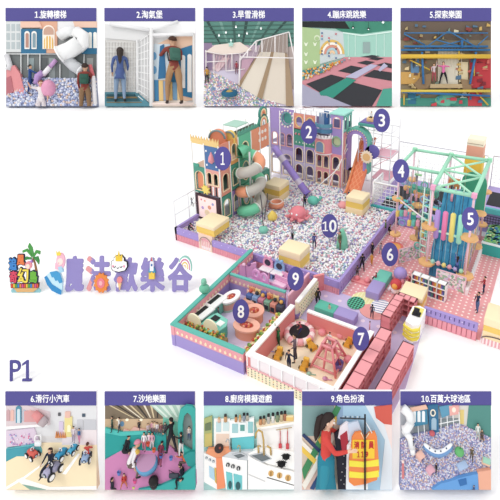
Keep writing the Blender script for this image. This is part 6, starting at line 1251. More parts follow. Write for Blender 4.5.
# ---------------------------------------------------------------- 8
p = Panel(8, '8.廚房模擬遊戲', 225.5, 272, 203.8, 294, 391.2, 404.8, 489.8, 'picture board headed 8 of a row of wooden play kitchens', '#a9d4d0')
p.box('aqua_wall', 203.8, 405, 294, 440, '#a8d6d2', .5); p.box('white_upper_right', 257, 424, 294, 450, '#eceae6', 1.0)
def W(nm, lb, segs, cat='play kitchen'):
    t = thing(nm, lb+' in picture 8', cat, p.M)
    for (pn, pts, c, w0, w1) in segs: m = MB(); m.prism([p.q(a, b, w1)[:2] for a, b in pts], c, w0, w1); part(t, pn, m)
    return t
R_ = lambda a, b, c, d: [(a, b), (c, b), (c, d), (a, d)]
W('play_kitchen', 'olive green play kitchen at the far left', [('hutch', [(204, 419), (212, 416), (212, 446), (204, 447)], '#a8b070', 1, 2.5), ('shelf', [(205, 424), (211, 422), (211, 430), (205, 431)], '#6a7a58', 2.5, 2.9), ('backsplash', [(205, 434), (212, 433), (212, 446), (205, 447)], '#c8b868', 2.5, 2.8)])
W('play_kitchen', 'white and orange play kitchen second from the left', [('hutch', R_(214, 419, 230, 452), '#f2efea', 1, 3), ('upper_shelf', R_(216, 422, 221, 432), '#b8d4d8', 3, 3.4), ('upper_shelf', R_(223, 422, 229, 431), '#c8dcdc', 3, 3.4), ('backsplash', R_(216, 434, 229, 450), '#e8ccb8', 3, 3.3), ('orange_worktop', [(208, 449), (230, 448), (232, 455), (218, 460), (206, 453)], '#e89468', 3, 6), ('orange_side', [(216, 458), (224, 458), (225, 488), (217, 489.5)], '#f08c60', 3, 6.5), ('white_front', [(204, 453), (216, 458), (217, 489.5), (204, 482)], '#f2f0ee', 3, 6), ('blue_door', [(209, 466), (214, 469), (215, 481), (209.5, 477)], '#a8cce0', 6, 6.6), ('gold_rim', [(214.5, 468), (216, 469), (216.5, 484), (215, 482)], '#d8b04c', 6, 6.8)])
W('play_kitchen', 'white and turquoise play kitchen with microwave in the middle', [('upper_hutch', [(230, 421), (254, 418), (254, 436), (230, 438)], '#f4f4f2', 1, 4), ('shelf_opening', R_(232, 424, 238, 433), '#9cc8cc', 4, 4.4), ('microwave', R_(239, 423, 246, 433), '#e8f0f0', 4, 5), ('microwave_window', R_(240.2, 425, 244.6, 431), '#5c9c94', 5, 5.3), ('shelf_opening', R_(248, 422, 253, 433), '#8cc4c8', 4, 4.4), ('turquoise_backsplash', [(232, 437), (254, 435), (254, 452), (232, 452)], '#5fc4cc', 1, 3), ('worktop', [(230, 452), (256, 451), (247, 461), (222, 457)], '#c8ccd0', 3, 6.5), ('white_front', [(222, 457), (247, 461), (247, 489.5), (226, 489.5)], '#f6f6f4', 3, 7), ('turquoise_door', [(226, 472), (232, 473.5), (233, 489.5), (227, 489.5)], '#6cc4c8', 7, 7.6), ('turquoise_door', [(233.5, 474), (242, 476), (242, 489.5), (234.5, 489.5)], '#6cc4c8', 7, 7.6), ('oven_window', pell(230, 485, 1.8, 4), '#2f5c60', 7.6, 8), ('oven_window', pell(238, 486, 2.4, 4), '#2f5c60', 7.6, 8), ('dark_side', [(247, 461), (249, 461), (249, 489.5), (247, 489.5)], '#8a9094', 3, 6.8)])
W('play_kitchen', 'large white play kitchen with gold faucet at the right', [('shelf_top', [(256, 424), (294, 417), (294, 422), (257, 428)], '#f4e4c4', 2, 5.5), ('shelf_board', [(257, 428), (294, 422), (294, 424), (257, 430)], '#faf8f4', 2, 6), ('backsplash', [(257, 430), (294, 424), (294, 455), (260, 449)], '#f2f0ee', 1, 3), ('worktop', [(248, 454), (262, 447), (294, 452), (294, 470), (268, 464)], '#f8f6f2', 3, 7), ('front_panel', [(248, 456), (268, 466), (266, 489.5), (248, 489.5)], '#f4f2f0', 3, 8), ('front_panel', [(268, 466), (294, 472), (294, 489.5), (266, 489.5)], '#fbfaf8', 3, 8.4), ('door_line', [(248.5, 474), (265, 481), (265, 482), (248.5, 475)], '#c8c8c8', 8, 8.3), ('dark_line', [(267, 477), (294, 485), (294, 485.8), (267, 478)], '#5a5a5c', 8.4, 8.6)])
def wire(nm, lb, cat, pts, r, c, w=8): 
    m = MB(); m.tube([p.q(a, b, w) for a, b in pts], r, mat(c, .3, .6) if c in ('#c8a45c', '#b8bcc0') else c, 8); return single(nm, lb+' in picture 8', cat, m, p.M)
wire('faucet', 'tall gold arched faucet over the right sink', 'faucet', [(264, 455), (263.5, 440), (262, 432), (258.5, 430), (256, 433), (255.5, 438)], .9, '#c8a45c')
wire('faucet', 'short gold side tap right of the tall faucet', 'faucet', [(271, 455), (270.5, 448), (267, 446)], .9, '#c8a45c'); wire('faucet', 'gold tap left of the tall faucet', 'faucet', [(258.5, 453), (258, 446), (261, 446)], .8, '#c8a45c'); wire('faucet', 'small chrome arched faucet on the middle kitchen', 'faucet', [(230, 450), (229, 440), (227, 439), (226, 442)], .6, '#b8bcc0'); wire('faucet', 'small gold arched tap on the turquoise kitchen', 'faucet', [(240, 452), (240, 446), (238.5, 445), (237.5, 448)], .5, '#c8a45c', 7)
for nm, pts in (('right', [(250, 455), (263, 452), (272, 459), (262, 463)]), ('left', [(232, 455), (241, 452.5), (247, 456), (238, 460)])):
    t = thing('sink', nm+' steel sink basin in picture 8', 'sink', p.M); m = MB(); m.prism([p.q(a, b, 7.6)[:2] for a, b in pts], mat('#c4c8cc', .3, .5), 6.4, 7.6, holes=[grow([p.q(a, b, 7.6)[:2] for a, b in pts], -1.3)]); part(t, 'rim', m); m = MB(); m.prism(grow([p.q(a, b, 7.2)[:2] for a, b in pts], -1.3), '#6c7478', 6.4, 7.1); part(t, 'bowl', m)
for (cx_, cy_, r_, nm) in ((286, 456, 3.8, 'rear'), (281.5, 463, 4.2, 'front')):
    t = p.thing('burner', 'black gas burner grate, the '+nm+' one on the right kitchen in picture 8', 'burner', cx_, cy_, 8, 0, 1, 30); m = MB(); m.cyl((0, 0, 0), r_, .6, '#1e1e20', 20)
    for a in range(4): m.bar((r_*1.3*math.cos(a*PI/4), r_*1.3*math.sin(a*PI/4), 1), (-r_*1.3*math.cos(a*PI/4), -r_*1.3*math.sin(a*PI/4), 1), .35, '#141416')
    part(t, 'grate', m)
t = p.thing('burner', 'dark hob plate with food on the orange worktop in picture 8', 'burner', 219, 448.5, 7, 0, 1, 30); m = MB(); m.cyl((0, 0, 0), 4.5, .5, '#3a2c2c', 18); m.sph((1, 0, .8), 1.2, '#a04c3c', seg=8); part(t, 'plate', m)
for i, (x, y, r_, c) in enumerate(((271, 473, 2.6, '#d8a860'), (279.5, 475, 2.6, '#d8a860'), (288, 477.5, 2.8, '#d8a860'), (228, 464.5, 1.8, '#3a3c40'), (233, 466, 1.8, '#3a3c40'), (238.5, 468, 1.9, '#3a3c40'), (206.5, 457.5, 1.1, '#7a8a98'), (210, 459.5, 1.1, '#7a8a98'), (213.5, 461, 1.1, '#7a8a98'))):
    m = MB(); m.cyl((0, -1.2, 0), r_, 1.2, c, 16, 'y'); m.box((-.4, -1.6, -r_*.8), (.4, -1.2, r_*.8), '#8a6434' if c == '#d8a860' else '#d8d8d8'); nm = ('left', 'middle', 'right')[i % 3]; single('oven_knob', nm+(' round gold knob of the white right kitchen' if i < 3 else ' dark knob of the turquoise kitchen' if i < 6 else ' small grey knob of the orange kitchen')+' in picture 8', 'knob', m, p.st(x, y, 8.4 if i < 3 else 7.1 if i < 6 else 6.1))
def jar(x, y, w, h, c, lid, lb, cat='jar', s=1.6):
    t = p.thing('spice_jar', lb+' in picture 8', cat, x, y, w); m = MB(); m.lathe([(s, 0), (s, h*.7), (s*.7, h*.78)], (0, 0, 0), c, 12); part(t, 'glass_body', m); m = MB(); m.cyl((0, 0, h*.75), s*.85, h*.25, lid, 12); part(t, 'lid', m)
for i, (x, c) in enumerate(((260.5, '#c88a5c'), (264, '#c8a078'), (268.5, '#b8b4ac'), (273, '#dcd8d0'), (277.5, '#7c8c6c'), (281.5, '#c8b48c'), (285, '#a86c4c'))): jar(x, 424.5-(x-260)*.17, 6.5, 9 if i > 1 else 7.5, c, '#1e1e22', ['leftmost', 'second', 'third', 'fourth', 'fifth', 'sixth', 'rightmost'][i]+' black lidded spice jar on the right hand shelf')
jar(236, 421.5, 4.5, 6.5, '#c88a54', '#2a2a2e', 'left dark lidded jar on top of the turquoise kitchen', s=1.4); jar(240, 421.3, 4.5, 6, '#d0a878', '#c8a060', 'gold lidded jar on top of the turquoise kitchen', s=1.3); jar(244, 420.8, 4.5, 7.5, '#8a94a0', '#1c1c22', 'tall dark jar on top of the turquoise kitchen', s=1.5); jar(247.5, 420.4, 4.5, 7, '#b0a898', '#22222a', 'right dark lidded jar on top of the turquoise kitchen', s=1.4); jar(225.5, 421.5, 3.5, 7, '#c89868', '#3c3434', 'brown jar on top of the orange kitchen', s=1.6); jar(219, 422, 3.5, 4.5, '#e0b8a0', '#d0a878', 'small pink jar on top of the orange kitchen', s=1.4)
t = p.thing('bread_box', 'yellow cream block at the right end of the shelf in picture 8', 'box', 290, 420.5, 6); m = MB(); m.rbox((-4.5, -1.5, 0), (3.6, 1.5, 4.5), '#e8c070', .6); part(t, 'block', m); m = MB(); m.box((-4, -1.6, 4.2), (3.2, 1.2, 5), '#f4e0a8'); part(t, 'top', m)
for i, x in enumerate((280.2, 287.5)):
    t = p.thing('spatula', ('left', 'right')[i]+' red utensil hanging on the backsplash in picture 8', 'utensil', x, 449, 4.5); m = MB(); m.bar((0, 0, 5), (0, 0, 18), .45, '#c83c44'); m.bar((0, 0, 16), (0, 0, 20), .3, '#c8a45c'); part(t, 'handle', m); m = MB(); m.rbox((-1.6, -.4, 0), (1.6, .4, 5.5), '#d04850', .4); part(t, 'blade', m)
m = MB(); m.bar(p.q(276, 430, 4.5), p.q(292, 427.5, 4.5), .35, mat('#c8a45c', .3, .6)); single('hanging_rail', 'thin gold rail holding the red utensils in picture 8', 'rail', m, p.M)
for x, y, a, b in ((216, 450, '#c88450', 'brown'), (221, 433, '#e0a898', 'pink')): pass
# ---------------------------------------------------------------- 9
p = Panel(9, '9.角色扮演', 331, 364, 302, 392, 391.2, 404.8, 489.8, 'picture board headed 9 of a girl choosing dress-up costumes', '#a8cce4')
p.box('beige_wall', 302, 404.8, 340, 489.8, '#d8c4b0', .6); p.box('grey_teal_window', 302, 406, 334, 436, '#7a9c9c', .9); p.box('pale_blue_pillar', 337, 405, 343, 425, '#8fb0d4', 1.1); p.box('pink_floor_patch', 302, 470, 320, 489.8, '#e4c0b0', .9)
p.poly('blue_wall', [(343, 404.8), (392, 404.8), (392, 489.8), (343, 489.8)], '#a9cfe8', .7); p.poly('pale_diagonal_panel', [(365, 404.8), (375, 404.8), (392, 440), (392, 489.8), (380, 489.8), (385, 440)], '#dfe8f0', 1.2); p.poly('red_sofa', [(374, 407), (392, 404.8), (392, 425), (384, 424), (376, 418)], '#d85a4c', 1.8); p.poly('pale_pink_panel', [(384, 424), (392, 425), (392, 450)], '#f0dcd8', 1.5)
p.box('blue_low_panel', 343, 440, 347, 489.8, '#88b4dc', 1.3)
for pts, c in (([(302, 436), (304, 434), (334, 462), (333, 467)], '#2c3c68'), ([(302, 446), (332, 475), (330, 480), (302, 452)], '#f2c84c'), ([(302, 470), (336, 406), (341, 408), (304, 480)], '#3f8c58'), ([(305, 489.8), (302, 485), (333, 432), (336, 436)], '#efe8dc'), ([(302, 440), (330, 468), (329, 471), (302, 446)], '#f2ece0'), ([(310, 489), (334, 446), (336, 450), (314, 489.8)], '#2c4c80'), ([(318, 440), (336, 416), (337, 420), (320, 444)], '#e8c050')): p.poly('crossed_ribbon', pts, c, 1.8+random.random()*.5)
t = thing('clothes_rack', 'black post clothes rack with white rail in picture 9', 'clothes rack', p.M)
m = MB(); m.bar(p.q(365, 414.5, 13), p.q(365, 489.5, 13), .95, '#1e1e22'); part(t, 'post', m); m = MB(); m.bar(p.q(340, 418, 9), p.q(365, 419, 13), .7, '#3a3c44'); m.bar(p.q(365, 421, 12), p.q(372, 433, 12), .5, '#f0f0f4'); part(t, 'rail', m); m = MB()
for i in range(8): m.tube([p.q(343+i*2.4, 418+a*2, 9+i*.4) for a in (0, -.9, .1)], .45, '#2c2e36' if i % 2 else '#f2f2f4', 6)
part(t, 'hanger_clip', m)
def cloth(lb, pts, c, w0, w1, nm='costume', wob=1.0):
    m = MB(); P_ = [p.q(a, b, w1)[:2] for a, b in pts]; m.prism(P_, c, w0, w1); bm = bmesh.new(); return single(nm, lb+' in picture 9', 'costume', m, p.M)
cloth('white ruffled costume hanging next to the girl', [(340, 427), (346, 422), (352, 424), (350, 440), (345, 442), (338, 438)], '#e9e4ec', 5, 7); cloth('black costume with white edge behind the girl\'s hands', [(334, 434), (341, 428), (346, 440), (346, 489.5), (338, 489.5), (336, 450)], '#1c1c2c', 3.5, 5.5)
cloth('red lined dark costume in the middle of the rack', [(340, 436), (347, 431), (349, 448), (342, 452)], '#b02c3c', 6, 7.5); cloth('pale blue and white costume with ties', [(348, 424), (358, 421), (362, 432), (358, 444), (350, 444)], '#c8d4e8', 6.5, 8.5); cloth('long white costume beneath the orange vest', [(347, 446), (352, 440), (368, 470), (368, 489.5), (346, 489.5)], '#e8eef2', 6, 9)
for i in range(9): m = MB(); m.sph(p.q(341+(i*3) % 7, 452+i*4, 5.6), .5, '#f2f2f2', seg=6, rings=4); single('sequin', 'white dot on the black costume in picture 9', 'sequin', m, p.M, 'white dots of the black costume')
t = thing('safety_vest', 'orange firefighter vest with yellow bands and red writing 消防員 119 in picture 9', 'vest', p.M)
vo = [(352, 438), (355, 433), (361, 432), (365, 438), (369, 433), (375, 432), (377, 437), (379.5, 470), (377, 480), (366, 484), (354, 486), (349, 482), (349, 460), (351, 448)]
bm_ = MB(); P_ = [p.q(a, b, 12)[:2] for a, b in vo]; bm_.prism(P_, '#ee8440', 9.5, 12); part(t, 'fabric', bm_)
m = MB()
for y in (459.5, 470.5): m.prism([p.q(a, b, 12.4)[:2] for a, b in ((349.2, y+1), (364, y+2.4), (378.8, y), (379, y+6.5), (364, y+8), (349.2, y+7))], '#f2e23c', 12, 12.4)
part(t, 'reflective_band', m); m = MB(); m.prism([p.q(a, b, 12.4)[:2] for a, b in R_(352.5, 440, 374.5, 458.5)], '#f4c830', 12, 12.5); part(t, 'yellow_patch', m)
m = MB()
for s, a in (('消', 354), ('防', 361.2), ('員', 368.6)): x0_, y0_, _ = p.q(a, 449, 13); text_mb(m, s, x0_, y0_, x0_+5.2, y0_+7.2, 12.5, 12.9, mat('#c8302c', .7), .2)
x0_, y0_, _ = p.q(357, 457.5, 13); one(m, x0_, y0_, x0_+2.6, y0_+5.6, 12.5, 12.9, '#c8302c'); one(m, x0_+4, y0_, x0_+6.6, y0_+5.6, 12.5, 12.9, '#c8302c'); text_mb(m, '9', x0_+8, y0_, x0_+11, y0_+5.6, 12.5, 12.9, mat('#c8302c', .7), .2); part(t, 'lettering', m)
m = MB(); m.tube([p.q(a, b, 12.2) for a, b in ((361, 432.5), (364.5, 440), (369, 433))], .5, '#f6e8c0', 6); part(t, 'neck_trim', m)
g_ = person(p.st(326, 513, 9, -98), 101, 'girl with a long ponytail in a red blouse and teal pinafore reaching for the costumes in picture 9', '#d8433c', '#2a8aa0', hair='#2e2220', skin='#e8bfa4', long_hair=True, face=True, arm=((58, 4), (40, 10)), elbow=(38, 62), skirt=('#1f7f98', .3, .105), tilt=14)
p.clip(g_)
g_['label'] = 'girl in red blouse and teal pinafore reaching for costumes in picture 9'
# ---------------------------------------------------------------- 10
p = Panel(10, '10.百萬大球池區', 421, 470, 400.3, 491, 391.2, 404.8, 489.8, 'picture board headed 10 of a vast ball pool seen from above', '#b0b4bc')
p.box('grey_wall', 452, 405, 491, 438, '#d4d0c8', .7); p.poly('teal_glass_wall', [(469, 405), (491, 405), (491, 439), (466, 434)], '#4f8c84', 1.2); p.box('yellow_spot', 460, 410, 464, 424, '#e0c878', 1.0); p.poly('dark_gap', [(414, 422), (458, 418), (462, 430), (414, 440)], '#8a9498', .9)
t = thing('blue_playhouse', 'blue and white playhouse front with clock tower in the upper part of picture 10', 'playhouse', p.M)
def pp(nm, pts, c, w0, w1): m = MB(); m.prism([p.q(a, b, w1)[:2] for a, b in pts], c, w0, w1); part(t, nm, m)
pp('blue_wall', [(411, 410), (427, 407), (428, 424), (412, 427)], '#3f86a8', .9, 2.5); [pp('white_window', parch(x, 3, 411, 422), '#e8eef0', 2.5, 2.9) for x in (414.5, 419, 423.5)]; pp('peach_roof', [(410, 408), (426, 405), (428, 409), (411, 412)], '#e8b8a0', 2.5, 3.3)
pp('clock_tower', [(428, 406), (438, 405), (439, 432), (430, 434)], '#2f6c94', .9, 3.4); pp('clock_face', pell(433, 413, 2.8, 3.6), '#f0e4d0', 3.4, 3.8); pp('clock_centre', pell(433, 413, 1.6, 2.2), '#3a5a70', 3.8, 4); pp('tower_door', parch(434, 5, 418, 430), '#9ab8cc', 3.4, 3.8)
pp('blue_canopy', [(439, 407), (452, 405), (456, 412), (442, 418)], '#5a98b8', 1, 2.4); pp('peach_panel', [(449, 406), (459, 406), (459, 414), (450, 416)], '#e8a8a0', 1, 2.8); pp('panel_window', pell(454, 410, 2, 2.6), '#f4e4d4', 2.8, 3.1)
m = MB()
for a, b, c_, d in ((441, 418, 441, 434), (447, 416, 448, 432), (453, 415, 454, 430), (459, 412, 460, 428), (439, 424, 459, 420), (424, 425, 425, 438), (418, 426, 419, 440)): m.bar(p.q(a, b, 3), p.q(c_, d, 3), .45, '#f2f4f6', 6)
part(t, 'white_frame', m)
p.ramp('pool_floor', [(400.3, 440), (414, 434), (460, 424), (491, 438), (491, 489.8), (400.3, 489.8)], '#7f86b0', 1, 8)
p.heap('pool_balls', 'sea of lilac, white and blue balls in picture 10', (401, 424, 490.5, 489.5), 1.4, 8, .85, ['#b9b6dc', '#d8d8ee', '#9aa0d0', '#f0f0f4', '#e0c0b0', '#8a94c8', '#c8a8c4', '#e8e4f0'], 1.45, lambda x, y: y > (440-(x-400)*.3 if x < 456 else 424+(x-460)*.45))
t = thing('white_tube_slide', 'white tube slide dropping in at the left edge of picture 10', 'slide', p.M)
for pts, r_ in (([(403, 408, 6), (409, 414, 6.5), (411, 422, 7)], 4.2), ([(411, 422, 7), (407, 429, 7.5), (402.5, 430, 7)], 4.0), ([(404, 430, 6), (410, 438, 7), (412, 448, 8)], 3.2), ([(412, 448, 8), (413, 454, 8.5)], 2.6)): m = MB(); m.tube([p.q(*a) for a in pts], r_, mat('#eceef0', .35), 14); part(t, 'tube_segment', m)
t = thing('pool_rocker', 'white and blue curved seesaw boat floating in the balls in picture 10', 'pit toy', p.M)
cur = [(424+28*i/10, 446+(8 if 1 else 0)*math.sin(PI*i/10)) for i in range(11)]; m = MB(); m.tube([p.q(a, b, 6.5) for a, b in cur], [1.8]+[3.2]*9+[1.8], '#6d98cc', 10); part(t, 'hull', m); m = MB(); m.tube([p.q(a, b-2.2, 8) for a, b in cur], [1.2]+[2.0]*9+[1.2], '#eef2f6', 8); part(t, 'white_top', m)
for i in (2, 4, 6, 8): m = MB(); m.sph(p.q(cur[i][0], cur[i][1]-2.4, 10), .8, '#2c3c60', seg=6, rings=4); part(t, 'handle', m)
t = p.thing('soft_apple', 'green round soft seat in the balls in picture 10', 'pit toy', 459, 454, 8, 0, 1, 20); m = MB(); m.sph((0, 0, 3), 4.6, '#62b46c', sz=.95, seg=16); part(t, 'body', m); m = MB(); m.tube([(0, 0, 7), (.6, 0, 9)], .5, '#3f7c48', 6); part(t, 'stalk', m)
for x, y, c, nm in ((420, 457, '#e8b8a8', 'peach'), (430, 471, '#e0a8b8', 'pink')):
    t = p.thing('soft_cube', nm+' soft cube with round hole in the balls in picture 10', 'pit toy', x, y, 8, 30, 1, 35); m = MB(); m.rbox((-3.4, -3.4, -1), (3.4, 3.4, 5.5), c, .7); part(t, 'block', m); m = MB(); m.cyl((0, -3.7, 2.4), 1.7, .4, '#5a5078', 16, 'y'); part(t, 'hole', m)
t = p.thing('soft_cube', 'pale blue flat soft block in the balls in picture 10', 'pit toy', 462, 466, 8.5, 20, 1, 40); m = MB(); m.rbox((-5, -3.2, -1), (5, 3.2, 3), '#a4bce0', .6); part(t, 'block', m)
t = p.thing('soft_turtle', 'red and blue soft creature in the balls below the clock tower in picture 10', 'pit toy', 432, 434, 5, 0, 1, 20); m = MB(); m.sph((0, 0, 1), 3, '#c85c64', sz=.7); part(t, 'shell', m); m = MB(); m.sph((3, 0, .6), 1.3, '#4a6cb0', seg=8); m.sph((-3, 0, .6), 1.1, '#4a6cb0', seg=8); part(t, 'head', m)
p.man(471.5, 460, 15, 8, 150, 'person in olive walking through the balls in picture 10', '#5c543c', '#4a4434', thigh=((30, 8), (-15, 5)), pitch=10); p.man(436, 474, 13, 9, 100, 'person in black near the pink soft cube in picture 10', '#26262e', '#3a3a44', pitch=10)
p.man(413, 452, 14, 8.8, 100, 'person in black at the foot of the white tube slide in picture 10', '#2c3040', '#20222c'); p.man(478, 440, 17, 4, 180, 'person in white before the teal glass wall in picture 10', '#dce0dc', '#b8c0bc'); p.man(482, 442, 13, 4.5, 170, 'person in brown beside the person in white in picture 10', '#5a4c40', '#4a3c34')
t = thing('blue_orange_bumper', 'blue and orange padded bumper in the foreground of picture 10', 'padded edge', p.M)
for pts, c, nm in (([(432, 489.8), (440, 484), (452, 481), (460, 478), (468, 476), (478, 474), (479, 489.8)], '#5f9cdc', 'blue_pad'), ([(478, 472), (491, 470), (491, 489.8), (478, 489.8)], '#eaa88c', 'orange_pad'), ([(458, 480), (466, 478), (467, 484), (460, 486)], '#2f6cb0', 'dark_opening')): m = MB(); m.prism([p.q(a, b, 11)[:2] for a, b in pts], c, 7, 11 if c != '#2f6cb0' else 11.4); part(t, nm, m)
p.man(474, 491, 10, 12, 100, 'child with dark hair sitting in the blue padded bumper in picture 10', '#3c4c78', '#3a3a4c', thigh=((80, 10), (80, 10)), knee=(80, 80), pz=.1)
t = p.thing('soft_house', 'mint and peach soft block at the right edge of picture 10', 'pit toy', 486, 462, 8, -20, 1, 35); m = MB(); m.rbox((-4, -3, -1), (4, 3, 2), '#e8c0a4', .5); part(t, 'base', m); m = MB(); m.rbox((-3.6, -2.6, 2), (3.6, 2.6, 4), '#9cd0b8', .5); part(t, 'top', m)
t = p.thing('red_post', 'red and white padded post at the left edge of picture 10', 'play equipment', 403, 478, 8); m = MB(); m.cyl((0, 0, 0), 1.1, 16, '#d87c80', 12); part(t, 'post', m); m = MB(); m.sph((0, 0, 16), 1.5, '#f4dcd4', seg=8, rings=6); part(t, 'top', m)
# ================================================================ TITLE SIGNS STANDING ON THE WHITE FLOOR AT THE LEFT
ZL = depth_at(at(120, 292)); SL = ZL/FOC
ML = basis(0, 292, ZL, SL)          # local x = px, y = 292 - py
LV = '#9287c6'
def L2(pts): return [(a, 292-b) for a, b in pts]
def letter(ch, x0, x1, y0, y1, label, off=1.25, col=LV, split=None):
    m = MB(); text_mb(m, ch, x0, 292-y1, x1, 292-y0, 0, 1.2, mat(col, .6) if split is None else (mat(col, .6), mat('#e69a9c', .6)), off, split); return single('sign_letter', label, 'letter', m, ML)
letter('魔', 65.5, 84, 255.5, 291.5, 'big rounded lavender character 魔 beside the figure in the blue gown'); letter('法', 86, 111, 255.5, 291.5, 'big lavender character 法 with three coral strokes at its left', split=lambda x: x < 91.8)
letter('歡', 114, 138, 257, 291.5, 'big lavender character 歡 below the smiling cloud'); letter('樂', 140.5, 165, 257, 291.5, 'big lavender character 樂 with a small rocket on it'); letter('谷', 168, 192.5, 257, 291.5, 'big lavender character 谷 under the small rainbow')
def em(nm, lb, cat='emblem'): return thing(nm, lb, cat, ML)
def ep(t, nm, pts, c, w0, w1, holes=(), lb=None): m = MB(); m.prism(L2(pts), c, w0, w1, holes=[L2(h) for h in holes]); return part(t, nm, m, lb)
t = em('gown_figure', 'small pink haired figure in a wide blue tiered gown left of the title')
ep(t, 'gown', [(46.5, 276), (52, 271), (58, 270), (62, 272), (64.5, 280), (63.5, 293.5), (55, 289.5), (49, 283)], '#bfe4f2', 1.3, 3.6); ep(t, 'gown_tier', [(52, 271), (58, 269.8), (62, 272), (64.5, 281), (61.5, 282), (60, 279), (57.5, 279.5), (56, 276), (54, 276)], '#3f9cd4', 3.6, 4.2); ep(t, 'gown_tier', [(46.5, 276), (48.5, 274.5), (54, 283), (63.5, 289), (63, 293.5), (54, 289.5), (49, 283)], '#2f8ccc', 3.6, 4.1)
ep(t, 'bodice', [(60, 266), (63.5, 265), (65, 271), (61, 272)], '#a8d4ec', 1.3, 3.8); ep(t, 'hair', pell(62.2, 260, 4.2, 8), '#f4b8cc', 1.3, 3.4); ep(t, 'hair', [(57, 262), (60, 260), (60, 269), (56.5, 268)], '#f4b8cc', 1.3, 3.3); ep(t, 'face', pell(62, 260.5, 2.8, 3.4), '#fce0d8', 3.4, 3.9); ep(t, 'cheek', pell(60.8, 262, .6, .6, 8), '#f09aa8', 3.9, 4.0); ep(t, 'crown', [(58.6, 254.5), (58.2, 250), (59.8, 252), (61, 249.5), (62, 252), (63, 251.5), (62.4, 254.5)], '#f2d84c', 3.4, 4.0)
t = em('flower_emblem', 'orange scalloped flower with pink centre on the second character'); ep(t, 'petals', [(102.3+(7.6 if i % 2 else 6.2)*math.cos(i*PI/12), 282+(10.4 if i % 2 else 8.6)*math.sin(i*PI/12)) for i in range(24)], '#f08a3c', 1.3, 3.2); ep(t, 'centre', pell(102.3, 282, 3.8, 5), '#ee7c8c', 3.2, 3.7); ep(t, 'swirl', pell(102.3, 282, 1.8, 2.4), '#f4b0b4', 3.7, 4.0)
t = em('cloud_emblem', 'white smiling cloud with black outline and gold crown above the third character'); 
cl = [(112.2, 264), (112.8, 260), (115, 259), (115, 256.5), (118, 254.5), (123, 254), (125.6, 257), (125.6, 260), (128.5, 261), (129, 266), (126.5, 270), (120, 271.5), (114, 270), (112.4, 267.5)]
ep(t, 'outline', cl, '#1c1c20', 1.3, 3.2); cc_ = grow(cl, -.8); ep(t, 'cloud', cc_, '#fdfdfd', 3.2, 3.6)
for x in (116, 122.5): m = MB(); m.tube([(x-1.2, 292-265.5, 3.8), (x, 292-266.7, 3.8), (x+1.2, 292-265, 3.8)], .35, '#1c1c20', 5); part(t, 'eye', m)
m = MB(); m.tube([(118.2, 292-266.5, 3.8), (119.2, 292-267.6, 3.8), (120.4, 292-266.3, 3.8)], .3, '#1c1c20', 5); part(t, 'mouth', m)
for x in (114.5, 125.5): ep(t, 'cheek', pell(x, 265.2, 1.0, 1.3, 10), '#f09cb8', 3.6, 3.8)
ep(t, 'crown', [(117.4, 260), (117.2, 253), (119, 256), (120.4, 249.5), (121.8, 256), (123.8, 252.5), (123.6, 260)], '#f2cc3c', 3.6, 4.4)
t = em('ice_cream_emblem', 'small pink and white ice cream cone on the third character'); ep(t, 'cone', [(119, 282), (122.5, 282), (120.6, 289.5)], '#f0c488', 1.3, 3.2); ep(t, 'scoop', pell(120.7, 279, 2.6, 3.4), '#ee8c8c', 1.3, 3.4); ep(t, 'scoop_top', pell(119, 284, 1.3, 2.6), '#fdf4f4', 1.3, 3.1)
t = em('rocket_emblem', 'small rocket with yellow castle base on the fourth character'); ep(t, 'rocket_body', [(151, 270), (151, 262), (152.8, 256.5), (154.6, 262), (154.6, 270)], '#eef2f6', 1.3, 3.6); ep(t, 'nose', [(151.8, 260), (152.8, 255.5), (153.8, 260)], '#d85c5c', 3.6, 3.9); ep(t, 'fins', [(149, 272), (151, 266), (154.6, 266), (156.6, 272)], '#4a9cc0', 1.3, 3.3); ep(t, 'window', pell(152.8, 264, .9, 1.2, 10), '#3a6cb0', 3.6, 3.9); ep(t, 'castle_base', [(150, 278), (150, 271), (151.2, 272.5), (152.8, 270.5), (154.4, 272.5), (155.6, 271), (155.6, 278)], '#f2cc4c', 1.3, 3.8)
t = em('rainbow_emblem', 'small pastel rainbow at the top right of the last character')
for i, c in enumerate(('#8ccfc0', '#fdfdfd', '#d86a9c', '#fdfdfd', '#f0cc5c', '#fdfdfd', '#f4d49c')):
    r0 = 8.2-i*1.05; r1 = r0-1.05; A0, A1 = 55, 215
    f = lambda r: [(185.6+r*.86*math.cos(math.radians(a)), 266.5-r*1.4*math.sin(math.radians(a))) for a in np.linspace(-20, 150, 15)]
    ep(t, 'band', f(r0)+f(r1)[::-1], c, 1.3, 3.3)
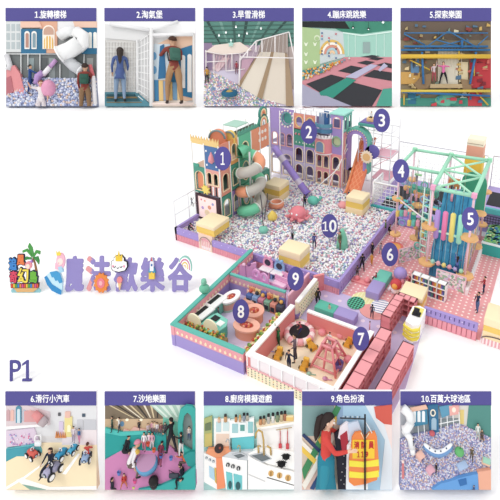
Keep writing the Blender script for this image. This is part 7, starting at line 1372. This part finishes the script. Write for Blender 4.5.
# island emblem
t = em('island_emblem', 'colorful island emblem with palm tree and five bright characters at the far left')
ep(t, 'water', pell(26.4, 290.5, 14.8, 5.2, 24), '#8cc4cc', 0, 1.0); ep(t, 'water_edge', pell(26.4, 293, 8, 3.5, 20), '#a9d4dc', -.2, 1.2); ep(t, 'sand', [(14.5, 287), (20, 285), (33, 285), (38.5, 288), (34, 291.5), (18, 291.5)], '#e0b070', 1.0, 1.8)
ep(t, 'plank', [(11.5, 283), (40.5, 282), (40, 287.2), (12, 287.6)], '#5a3c30', 1.0, 2.0)
for i in range(13): ep(t, 'colored_tile', R_(12.6+i*2.12, 283.2, 14.1+i*2.12, 286.8), ['#e8503c', '#f0c83c', '#5cac50', '#3f8cd0', '#e8883c', '#d84c8c'][i % 6], 2.0, 2.5)
m = MB(); m.tube([(37.6, 292-285, .8), (37.2, 292-272, .8), (35.5, 292-263, .9), (33.5, 292-257, 1)], [1.6, 1.2, 1.0, .8], '#9a6840', 8); part(t, 'palm_trunk', m)
for pts in ([(33, 257), (28, 251), (24, 252.5), (23.5, 250), (28, 248), (33, 253)], [(33, 256), (29, 246), (30.5, 242.5), (33.5, 247), (35, 255)], [(33.5, 256), (37, 249.5), (41.5, 250.5), (41, 254), (38, 252.5), (35, 257)], [(34, 257), (39, 255.5), (40.5, 260), (40, 264), (37, 260)], [(32, 257), (27, 256), (25.5, 260), (29, 259), (33, 259)]): ep(t, 'palm_frond', pts, '#4a9c48' if pts[0][0] % 2 else '#3c8c44', 1.0, 2.2)
for ch, x0, x1, y0, y1, c in (('追', 10.5, 18.5, 257, 269.5, '#3a86d4'), ('風', 18.5, 26, 254, 264.5, '#e87840'), ('奇', 11.2, 19, 270, 282, '#dc4460'), ('幻', 19.2, 30, 267, 282, '#f0d84c'), ('島', 31, 38.8, 270, 282, '#6cb83c')):
    m = MB(); text_mb(m, ch, x0-.9, 291.2-y1, x1+.9, 292.8-y0, 1.0, 2.3, mat('#2e3050', .6), 1.2); o = part(t, 'character_shadow', m); m = MB(); text_mb(m, ch, x0, 292-y1, x1, 292-y0, 2.3, 2.9, mat(c, .6), .45); part(t, 'character', m)
ep(t, 'small_figure', pell(30, 264.5, 3.4, 4), '#e8909c', 1.5, 2.8); ep(t, 'small_face', pell(29.5, 265.5, 2.0, 2.4), '#f8dcc8', 2.8, 3.2); ep(t, 'small_crown', [(31, 261), (33.5, 258.5), (34, 262)], '#b07cc8', 1.3, 3.0)
# page mark
ZP = depth_at(at(20, 380.4)); MP = basis(0, 380.4, ZP, ZP/FOC)
m = MB(); text_mb(m, 'P1', 10.6, 0, 32.0, 20.6, 0, 1.6, mat(CAP, .6), .0); single('sign_letter', 'indigo letter and digit P1 standing on the white floor at the lower left', 'letter', m, MP)
for o in bpy.data.objects:
    if o.type == 'MESH' and not o.data.materials: print('nomat', o.name)
